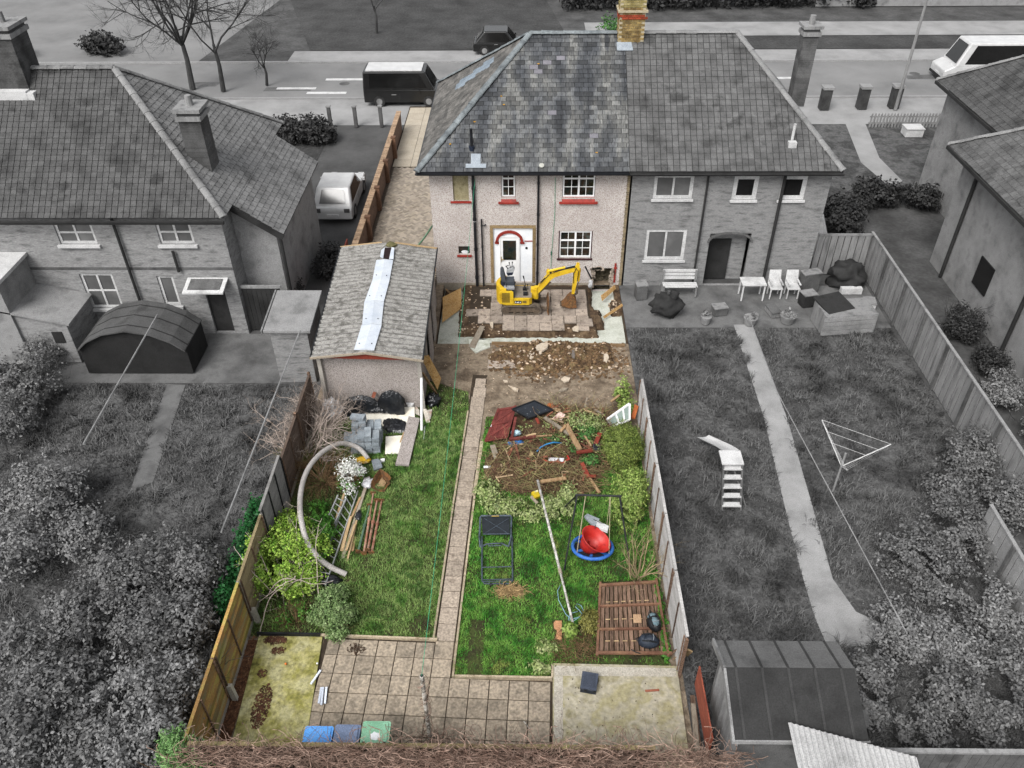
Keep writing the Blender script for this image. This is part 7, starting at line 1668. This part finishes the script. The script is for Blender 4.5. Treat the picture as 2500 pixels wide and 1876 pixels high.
ws = thing('plastic_roof', 'white corrugated plastic roof at the bottom edge of the picture', 'roof', (8, -3.6, 1.8))
for i in range(22):
    x = 6.75 + i * .1
    MB().extrude([(x, -2.72 - i * .03, 2.2), (x + .05, -2.735 - i * .03, 2.235), (x + .1, -2.75 - i * .03, 2.2), (x + .1, -4.7, 1.95), (x + .05, -4.7, 1.985), (x, -4.7, 1.95)], (0, 0, .012)).build('sheet', gm('white_sheet', 190, 206, rnd=.06), ws)
MB().box(6.8, 6.9, -4.5, -4.4, 0, 1.95).box(8.8, 8.9, -4.5, -4.4, 0, 1.95).build('post', G_mid, ws)
o = thing('rear_fence', 'grey rear fence of the right garden behind the white plastic roof', 'fence', (11.4, -2.9, 0))
for i in range(36): MB().box(8.3 + i * .18, 8.47 + i * .18, -2.92, -2.9, 0, 1.5).build('board', G_mid, o)
MB().box(8.3, 14.8, -2.95, -2.86, 1.5, 1.56).build('cap_rail', G_pale, o)
wb = thing('water_butt', 'dark water butt at the corner of the grey shed', 'butt', (8.6, -1.9, 0)); MB().tube([(8.6, -1.9, 0), (8.6, -1.9, .45), (8.6, -1.9, .9)], [.26, .3, .27], 16).build('barrel', G_dark, wb); MB().tube([(8.6, -1.9, .9), (8.6, -1.9, .95)], .29, 16).build('lid', G_mid, wb)
sl = thing('garden_slide', 'pale plastic slide standing on the right neighbour lawn', 'slide', (7.45, 5.6, 0))
for x in (7.2, 7.72): MB().bar((x, 4.75, 0), (x, 5.45, 1.15), .05, .06).build('ladder_rail', G_mid, sl)
for i in range(5): t = (i + .5) / 5; MB().box(7.2, 7.72, 4.70 + t * .7, 4.86 + t * .7, t * 1.1, t * 1.1 + .04).build('step', G_white, sl)
MB().box(7.16, 7.76, 5.4, 5.95, 1.12, 1.17).build('platform', G_white, sl)
def chute(u, v): 
    x = 7.45 - .45 * v * v + (u - .5) * .5; y = 5.9 + v * 1.55; return (x, y, 1.14 - v * .95 + .10 * (abs(u - .5) * 2) ** 4 + .1 * v ** 4)
MB().sheet(chute, 8, 10).build('chute', G_white, sl, smooth=True)
for x in (7.0, 7.9): MB().tube([(x, 4.9, 0), (7.45, 5.6, 1.1)], .025, 6).build('brace', G_mid, sl)
rd = thing('rotary_dryer', 'folding rotary clothes dryer on the right neighbour lawn', 'dryer', (10.5, 5.5, 0))
MB().tube([(10.5, 5.5, 0), (10.5, 5.5, 1.5)], .03, 8).build('pole', G_pale, rd)
tips = [Vector((10.1, 6.6, 1.75)), Vector((11.7, 5.6, 1.75)), Vector((10.2, 4.6, 1.75))]
for t in tips: MB().tube([(10.5, 5.5, 1.0), t], .015, 6).build('arm', G_white, rd)
for k in (.5, .75, 1): MB().tube([Vector((10.5, 5.5, 1.0)).lerp(t, k) for t in tips + tips[:1]], .006, 4).build('line', G_white, rd)
bn = thing('garden_bench', 'pale slatted bench under the lower window of the right neighbour', 'bench', (7.6, 15.9, 0))
for i in range(3): MB().box(6.95, 8.25, 15.7 + i * .13, 15.8 + i * .13, .42, .45).build('seat_slat', G_white, bn)
for i in range(3): MB().box(6.95, 8.25, 16.12 + i * .03, 16.15 + i * .03, .55 + i * .14, .66 + i * .14).build('back_slat', G_white, bn)
for x in (6.98, 8.2):
    for y in (15.72, 16.12): MB().box(x - .03, x + .03, y - .03, y + .03, 0, .45 if y < 16 else .95).build('leg', G_pale, bn)
bq = thing('covered_barbecue', 'dark covered barbecue on the right neighbour patio', 'barbecue', (6.95, 14.6, 0)); MB().ell((6.95, 14.6, .42), .55, .4, .48, 24, 14, .7, 2.2, -.9).build('cover', G_dark, bq, smooth=True); MB().tube([(6.95, 14.6, .85), (6.95, 14.6, .98)], .06, 8).build('knob', G_mid, bq)
tb_ = thing('patio_table', 'white plastic patio table at the right neighbour back wall', 'table', (10.3, 15.7, 0)); MB().box(9.85, 10.75, 15.4, 16.0, .68, .72).build('top', G_white, tb_)
for x in (9.9, 10.7):
    for y in (15.45, 15.95): MB().box(x - .025, x + .025, y - .025, y + .025, 0, .68).build('leg', G_white, tb_)
for x, lab in ((11.2, 'left of the two white plastic chairs by the right neighbour wall'), (11.85, 'right of the two white plastic chairs by the right neighbour wall')):
    c_ = thing('plastic_chair', lab, 'chair', (x, 15.8, 0)); MB().box(x - .24, x + .24, 15.55, 16.0, .42, .46).build('seat', G_white, c_); MB().extrude([(x - .24, 15.98, .46), (x + .24, 15.98, .46), (x + .22, 16.12, .95), (x - .22, 16.12, .95)], (0, .03, 0)).build('backrest', G_white, c_)
    for a in (-.2, .2):
        for y in (15.58, 15.96): MB().box(x + a - .02, x + a + .02, y - .02, y + .02, 0, .42).build('leg', G_white, c_)
        MB().box(x + a - .03, x + a + .03, 15.55, 16.0, .62, .65).build('armrest', G_white, c_)
hu = thing('rabbit_hutch', 'pale timber hutch with dark sloping lid on the right neighbour patio', 'hutch', (13.2, 13.9, 0)); MB().obox((13.2, 13.8, .4), 1.9, 1.1, .8, .12).build('box', G_pale, hu)
for i in range(4): MB().obox((13.2, 13.24, .12 + i * .19), 1.92, .03, .15, .12).build('slat', G_rend, hu)
MB().obox((12.8, 14.0, .85), 1.1, 1.0, .05, .35, .12).build('lid', G_dark, hu)
dk = thing('dark_cover', 'dark covered object against the tall right fence', 'cover', (14.3, 16.6, 0)); MB().ell((14.2, 16.6, .4), .7, .55, .5, 24, 14, .7, 2.2, -.85).build('cover', G_dark, dk, smooth=True); MB().box(13.8, 14.6, 15.9, 16.1, 0, .25).build('crate', G_white, dk)
wt = thing('white_cover', 'white covered bin at the side of the right neighbour house', 'cover', (13.6, 19.2, 0)); MB().tube([(13.6, 19.2, 0), (13.6, 19.2, .7), (13.6, 19.2, 1.7)], [.5, .5, .1], 10).build('cover', G_white, wt); MB().tube([(13.6, 19.2, 1.7), (13.6, 19.2, 1.8)], .05, 6).build('tip', G_rend, wt)
for x, y, r, lab in ((8.3, 13.95, .2, 'left pale flower pot at the edge of the right patio'), (9.9, 13.9, .26, 'middle pale flower pot at the edge of the right patio'), (11.3, 14.05, .3, 'right pale flower pot at the edge of the right patio')):
    o = thing('flower_pot', lab, 'pot', (x, y, 0)); MB().tube([(x, y, 0), (x, y, .3)], [r * .7, r], 12).build('pot', G_rend, o); leafcloud('plant', [((x, y, .36), r, r, .15)], 120, .06, G_leafp, o)
# ---- streets: cars, piers, poles
def car(c, rz, L, Wd, H, m, name, label, van=False):
    o = thing(name, label, 'van' if van else 'car', c)
    R = Matrix.Translation(Vector(c)) @ Matrix.Rotation(rz, 4, 'Z')
    def b_(mb): mb.v = [tuple(R @ Vector(v)) for v in mb.v]; return mb
    h = Wd / 2; l = L / 2
    prof_ = [(-l, .25), (l, .25), (l, .62), (l * .94, .72), (l * .5, .80), (-l * .96, .82), (-l, .7)] if not van else [(-l, .25), (l, .25), (l, .75), (l * .8, 1.0), (-l, 1.05)]
    b_(MB().extrude([(x, -h, z_) for x, z_ in prof_], (0, Wd, 0))).build('body', m, o)
    top = [(l * .42, .78), (l * .12, H), (-l * .62, H), (-l * .93, .80)] if not van else [(l * .78, 1.0), (l * .55, H), (-l * .98, H), (-l, 1.03)]
    k = .84
    vs__ = [(x, s * h * (1 if i in (0, 3) else k), z_) for s in (-1, 1) for i, (x, z_) in enumerate(top)]
    cab = b_(MB().add(vs__, [(0, 1, 2, 3), (7, 6, 5, 4), (1, 5, 6, 2), (0, 4, 5, 1), (2, 6, 7, 3)])).build('cabin', m, o)
    for s in (-1, 1):
        q_ = [Vector((x, s * h * (1 if i in (0, 3) else k), z_)) for i, (x, z_) in enumerate(top)]
        cc = sum(q_, Vector()) / 4
        b_(MB().add([cc.lerp(p, .8) + Vector((0, s * .012, .0)) for p in q_], [(0, 1, 2, 3)])).build('side_window', G_paned, o)
    for i, j in ((0, 1), (3, 2)):
        q_ = [Vector((top[i][0], -h, top[i][1])), Vector((top[i][0], h, top[i][1])), Vector((top[j][0], h * k, top[j][1])), Vector((top[j][0], -h * k, top[j][1]))]
        cc = sum(q_, Vector()) / 4; b_(MB().add([cc.lerp(p, .8 if i == 0 else .68) + Vector((.03 if i == 0 else -.03, 0, .015)) for p in q_], [(0, 1, 2, 3)])).build('windscreen' if i == 0 else 'rear_window', G_paned if i == 0 else G_pane, o)
    for s in (-1, 1): b_(MB().obox((l * .4, s * (h + .08), .92), .1, .18, .12)).build('wing_mirror', m, o); b_(MB().box(-l * .1, -l * .09, s * h - .006, s * h + .006, .35, .78)).build('door_seam', G_dark, o); b_(MB().box(-l * .3, -l * .18, s * (h + .0) - .015, s * h + .015, .7, .73)).build('door_handle', G_pale, o)
    b_(MB().box(-l - .03, -l + .02, -.26, .26, .42, .53)).build('number_plate', G_white, o); b_(MB().box(l - .02, l + .03, -.26, .26, .36, .47)).build('number_plate', G_white, o); b_(MB().box(l - .05, l + .05, -h * .95, h * .95, .2, .34)).build('bumper', G_dark, o)
    for ch in o.children:
        if ch.name.split('.')[0] in ('body', 'cabin'): bv = ch.modifiers.new('rounding', 'BEVEL'); bv.width = .07; bv.segments = 3; bv.limit_method = 'ANGLE'
    for x in (-l * .62, l * .62):
        for s in (-1, 1):
            w_ = b_(MB().tube([(x, s * (h - .2), .32), (x, s * (h + .01), .32)], .32, 16)).build('wheel', G_dark, o); b_(MB().tube([(x, s * (h + .005), .32), (x, s * (h + .02), .32)], .18, 12)).build('rim', G_pale, w_)
    for s in (-1, 1): b_(MB().box(l - .02, l + .015, s * h * .75 - .14, s * h * .75 + .14, .55, .68)).build('headlight', G_white, o); b_(MB().box(-l - .015, -l + .02, s * h * .75 - .12, s * h * .75 + .12, .6, .78)).build('tail_light', G_mid, o)
G_carw = mat('white_car_paint', [gr(205), gr(225)], 2, rough=.25, bump=0, rnd=0, fine=0, spec=.5); G_card = mat('black_car_paint', [gr(24), gr(36)], 2, rough=.25, bump=0, rnd=0, fine=0, spec=.5)
G_carl = mat('silver_car_paint', [gr(170), gr(190)], 2, rough=.25, bump=0, rnd=0, fine=0, spec=.5)
car((-6.75, 23.6, -.04), math.pi / 2, 4.0, 1.7, 1.48, G_carw, 'parked_car', 'white car parked on the dark drive of the left neighbour')
car((-5.3, 36.9, -.04), 0, 4.6, 1.9, 1.95, G_card, 'parked_van', 'black van with sky reflection painted on its roof, parked at the kerb above the left roof slope', True)
MB().box(-7.4, -4.2, 36.15, 37.65, 1.93, 1.97).build('painted_sky_sheen', G_carw, bpy.data.objects['parked_van'])  # pale sheet stands in for sky reflected on the dark roof
car((.2, 46.2, -.04), 0, 4.0, 1.75, 1.5, G_card, 'parked_car', 'dark car on the far side of the road behind the ridge')
car((29.5, 40.6, -.04), math.pi, 5.2, 2.0, 2.3, G_carw, 'delivery_van', 'white van on the road in the upper right', True)
G_pier = gm('dark_pier_brick', 62, 86, rnd=.1)
for i, (x, y) in enumerate(((18.6, 35.4), (20.75, 35.5), (22.6, 35.6))):
    o = thing('gate_pier', 'dark brick gate pier with pale cap, %s of the three by the right road' % ('leftmost', 'middle', 'rightmost')[i], 'pier', (x, y, 0)); MB().box(x - .25, x + .25, y - .25, y + .25, 0, 1.15).build('shaft', G_pier, o); MB().box(x - .3, x + .3, y - .3, y + .3, 1.15, 1.28).build('cap', G_rend, o)
o = thing('street_lamp', 'tall grey street lamp in the upper right', 'lamp post', (22.6, 35.2, 0)); MB().tube([(22.6, 35.2, 0), (22.6, 35.2, 8)], [.1, .06], 8).build('column', G_pale, o); MB().tube([(22.6, 35.2, 8), (22.9, 35.8, 8.2), (23, 36.4, 8.2)], .05, 6).build('bracket', G_pale, o); MB().box(22.9, 23.1, 36.2, 36.9, 8.1, 8.25).build('lantern', G_rend, o)
pk = thing('picket_fence', 'low grey picket fence across the right front garden', 'fence', (22.5, 32.6, 0))
PKM = mesh_of(MB().extrude([(-.05, 0, 0), (.05, 0, 0), (.05, 0, .7), (0, 0, .8), (-.05, 0, .7)], (0, .025, 0)), 'picket', G_pale)
for i in range(42): piece('picket', PKM, pk, (20.3 + i * .17, 32.6, 0))
for z_ in (.2, .55): MB().box(20.2, 27.4, 32.63, 32.66, z_, z_ + .07).build('rail', G_pale, pk)
for x, y, lab in ((22.2, 31.6, 'white box standing in the right front garden'),): 
    o = thing('white_box', lab, 'box', (x, y, 0)); MB().box(x - .45, x + .45, y - .35, y + .35, 0, .4).build('box', G_white, o); MB().box(x - .48, x + .48, y - .38, y + .38, .4, .45).build('lid', G_white, o)
for i, x in enumerate((-9.0, -7.6, -6.2)):
    o = thing('drive_post', 'dark post, %s of the three at the end of the left drive' % ('leftmost', 'middle', 'rightmost')[i], 'post', (x, 32.9, 0)); MB().box(x - .09, x + .09, 32.8, 33.0, 0, 1.1).build('shaft', G_mid, o); MB().box(x - .12, x + .12, 32.77, 33.03, 1.1, 1.16).build('cap', G_pale, o)
for (a, b, lab) in (((340, 680, 2.6), (180, 960, 2.9), 'left pale overhead cable across the left garden'), ((648, 715, 2.4), (478, 1150, 2.9), 'right pale overhead cable across the left garden')):
    tag(MB().tube([g(*a), g(*b)], .025, 6).build('overhead_cable', G_rend), lab, 'cable')
tag(MB().tube([g(1620, 690, .5), g(1680, 850, 1.6), g(1960, 1370, 1.8)], .014, 6).build('clothes_line', G_rend), 'pale clothes line running down the right neighbour garden', 'line')
dr_ = MB()
def marks(): pass
for i, (x0, y) in enumerate(((-13.5, 39.0), (-10.8, 40.6), (-11.5, 38.2), (10, 40.6), (16, 40.6), (34, 40.6), (-2, 40.6), (4, 40.6))):
    struct(MB().box(x0, x0 + 2.4, y, y + .35, -.05, -.044).build('road_marking', G_white))
# ---- shrubs, hedges and trees in grey
def gshrub(label, blobs, n, m, name='grey_shrub', size=.045, clump=.36, cat='shrub', tw=9, cs=2.6):
    n = int(n * (2.1 if size < .05 else 1.2))
    bl = list(blobs)
    for b in blobs:                                     # ragged outgrowths round each main mass
        for k in range(5):
            a = RNG.uniform(0, 6.28); r = b[1]; bl.append(((b[0][0] + math.cos(a) * r * .75, b[0][1] + math.sin(a) * r * .75, b[0][2] * RNG.uniform(.5, 1.35)), r * RNG.uniform(.25, .5), r * RNG.uniform(.25, .5), b[3] * RNG.uniform(.3, .6)))
    blobs = bl
    c = blobs[0][0]; o = thing(name, label, cat, (c[0], c[1], 0))
    leafcloud('foliage', blobs, n, size, m, o, clump=clump, cs=cs)
    if tw: shrub_twigs(o, (c[0], c[1], 0), tw, blobs[0][3] * 1.5, .03, 2, G_bark, lean=.8, rad=.5)
    return o
def gb(x, y, z_, r, h): p = g(x, y, z_); return ((p.x, p.y, z_), r, r, h)
gshrub('big pale shrub at the lower left edge', [gb(90, 1060, .9, 1.2, .9), gb(30, 1180, .9, 1.0, .9), gb(170, 1150, .7, .9, .7)], 9000, G_leafp)
gshrub('broad grey shrub beside the left garden path', [gb(270, 1250, .9, 1.2, .9), gb(360, 1200, .7, .8, .7), gb(180, 1330, .9, 1.0, .9)], 9000, G_leaf)
gshrub('tall grey shrub close to the left fence', [gb(420, 1230, .9, .75, .8), gb(400, 1340, .9, .7, .85), gb(310, 1370, 1.0, .8, .9)], 9000, G_leaf)
gshrub('grey shrub filling the lower left corner', [gb(130, 1480, 1.0, 1.1, 1.0), gb(40, 1580, 1.0, 1.0, 1.0), gb(210, 1590, .9, .9, .9), gb(60, 1400, .9, .8, .8)], 11000, G_leaf)
gshrub('grey shrub at the bottom left beside the conifer', [gb(300, 1500, 1.0, .9, 1.0), gb(340, 1610, .9, .8, .9), gb(390, 1470, .9, .55, .8), gb(270, 1640, .9, .8, .8)], 11000, G_leafp)
gshrub('dark shrub at the left edge below the outhouse', [gb(50, 820, .8, 1.1, .9), gb(20, 900, .7, .9, .8), gb(90, 760, .6, .7, .7)], 7000, G_leaf)
gshrub('dark low shrub by the arched shed door', [gb(440, 640, .4, .5, .4)], 1600, G_leafd, tw=0)
gshrub('dark hedge block at the front of the left house', [((-10.9, 31.0, .6), 1.0, .9, .75), ((-9.6, 31.0, .6), 1.0, .9, .75), ((-8.9, 30.9, .5), .6, .8, .6)], 6000, G_leafd, 'hedge', .09, .2, 'hedge', 0)
gshrub('dark shrub between the left house wing and the drive', [((-7.3, 15.6, .5), .5, .9, .6), ((-6.2, 17.6, .5), .6, 1.2, .6)], 3500, G_leafd, tw=0)
gshrub('wide grey scrub in the far right garden', [gb(1980, 1200, .5, 1.0, .5), gb(2090, 1150, .6, 1.1, .6), (gb(2050, 1260, .5, 1.0, .5))], 8000, G_leaf)
gshrub('pale scrub at the right edge below the fence', [gb(2120, 980, .6, 1.0, .7), gb(2190, 1080, .6, .9, .7), gb(2060, 1060, .4, .8, .5)], 7000, G_leaf)
gshrub('grey scrub behind the right path', [gb(1950, 1360, .4, .9, .5), gb(2060, 1390, .5, .9, .5), gb(2170, 1320, .5, .9, .6)], 8000, G_leafp)
gshrub('round grey shrub between the right path and shed', [gb(1880, 1460, .45, .55, .45), gb(1870, 1530, .4, .5, .4)], 4500, G_leaf)
gshrub('grey shrub at the lower right edge', [gb(2060, 1500, .5, .8, .55), gb(2160, 1540, .5, .9, .6), gb(2000, 1580, .4, .6, .4), gb(2190, 1440, .5, .7, .5)], 9000, G_leaf)
gshrub('dark shrub beside the far right house wall', [((17.2, 13.2, .5), .7, .9, .65), ((17.3, 11.2, .4), .6, .8, .5)], 3500, G_leafd)
gshrub('pale shrub at the foot of the far right house', [((17.0, 9.5, .5), .8, .9, .5), ((17.4, 7.6, .5), .7, .9, .5)], 3500, G_leafp)
gshrub('dark hedge along the side of the right front garden', [((14.6, 25.5, .5), .7, 2.2, .6), ((15.4, 21.5, .5), .9, 1.6, .6)], 5000, G_leafd, 'hedge', .09, .25, 'hedge', 0)
gshrub('dark hedge across the foot of the right front lawn', [((17.5, 23.3, .6), 1.4, .6, .7), ((19.5, 23.3, .5), 1.0, .6, .6)], 4000, G_leafd, 'hedge', .09, .25, 'hedge', 0)
gshrub('long dark hedge beyond the road behind the chimney', [((6 + i * 2.6, 57 + .1 * i, .9), 1.8, 1.4, 1.3) for i in range(9)], 9000, G_leafd, 'hedge', .16, .2, 'hedge', 0)
gshrub('dark hedge at the top edge left of the chimney', [((-3 + i * 2.4, 62.5, .9), 1.7, 1.3, 1.4) for i in range(5)], 6000, G_leafd, 'hedge', .16, .2, 'hedge', 0)
gshrub('dark hedge at the top edge above the grass verge', [((-19 + i * 2.6, 65.5, .9), 1.8, 1.3, 1.3) for i in range(6)], 6000, G_leafd, 'hedge', .16, .2, 'hedge', 0)
def btree(x, y, h, label, n=5, r=.2):
    o = thing('bare_tree', label, 'tree', (x, y, 0))
    MB().tube([(x, y, 0), (x + .1, y, h * .2), (x, y + .1, h * .36)], [r, r * .75, r * .55], 8).build('trunk', G_bark, o)
    mb = MB()
    for i in range(n): a = 6.28 * i / n; grow(mb, Vector((x, y, h * .3)), Vector((math.cos(a) * .55, math.sin(a) * .55, 1)), h * .42, r * .42, 4, 4 if i % 2 else 5, .3, .6, 3, .1)
    mb.build('crown', G_bark, o)
btree(-18.6, 39.0, 8.5, 'bushy bare tree at the kerb above the left roof', 9, .2)
btree(-16.6, 38.6, 7.5, 'slender bare tree right of the bushy one', 3, .16)
btree(-14.2, 39.6, 3.5, 'small bare tree leaning over the left pavement', 3, .1)
btree(-9.0, 50.5, 5, 'small bare tree on the grass verge beyond the road', 3, .1)
for x, y, lab in ((-27.0, 46.2, 'dark shrub at the corner of the side road'), (-33, 45, 'low hedge at the upper left corner')): gshrub(lab, [((x, y, .6), 1.5, 1.0, .8)], 2500, G_leafd, size=.12, tw=0)
cs_ = thing('corner_house', 'pale low building at the upper right beyond the road', 'building', (33, 58, 0)); MB().box(24, 44, 57, 64, 0, 2.6).build('wall', G_rend, cs_); MB().extrude([(23.6, 56.6, 2.6), (23.6, 64.4, 2.6), (23.6, 60.5, 4.6)], (21, 0, 0)).build('roof', G_tile, cs_)
for i in range(5): MB().box(26 + i * 3.6, 27.6 + i * 3.6, 56.95, 57.0, .9, 2.0).build('window', G_paned, cs_)

# ---- clutter on the right neighbour patio, patches in the road
for i, (x, y, w, d, h, m, lab) in enumerate(((8.9, 14.6, .5, .35, .3, G_mid, 'grey storage crate near the covered barbecue'), (10.9, 14.6, .35, .6, .18, G_pale, 'pale low box in front of the white chairs'), (12.3, 15.2, .5, .4, .5, G_dark, 'dark box behind the hutch on the right patio'), (6.1, 15.7, .4, .4, .6, G_mid, 'grey bin at the foot of the party wall'), (14.5, 14.9, .4, .5, .35, G_white, 'white crate against the tall right fence'), (12.6, 16.2, .7, .35, .8, G_mid, 'grey cabinet against the right neighbour wall'))):
    o = thing('storage_box', lab, 'box', (x, y, 0)); a = RNG.uniform(-.3, .3); MB().obox((x, y, h / 2), w, d, h, a).build('box', m, o); MB().obox((x, y, h + .02), w + .04, d + .04, .04, a).build('lid', G_pale if m is not G_pale else G_mid, o)
for i in range(14):
    x, y = RNG.uniform(-30, 45), RNG.uniform(37.8, 43.2)
    struct(MB().prism([(x, y), (x + RNG.uniform(.8, 3), y + .05), (x + RNG.uniform(.9, 3), y + RNG.uniform(.5, 1.1)), (x + .05, y + RNG.uniform(.5, 1))], -.05, -.046).build('tarmac_patch', gm('tarmac_repair', 112, 132, rnd=.25)))
for x, y in ((-9.5, 40), (8, 39), (26, 41.5), (15, 42.6)): struct(MB().tube([(x, y, -.05), (x, y, -.043)], .32, 14).build('manhole_cover', G_mid))

for i in range(5): x = 5.9 + i * .52; MB().bar((x, -.83, 2.095), (x, -1.72, 2.497), .05, .008).bar((x, -1.73, 2.497), (x, -2.99, 2.047), .05, .008).build('felt_seam', gm('seam_felt', 62, 76, rnd=0), sh)
for i in range(3):
    y = 11.1 + i * .6
    for k in range(2, 8): a, b = pr_[k], pr_[k + 1]; MB().bar((a[0], y, a[1] + .064), (b[0], y, b[1] + .064), .05, .006).build('felt_seam', G_dark, as_)
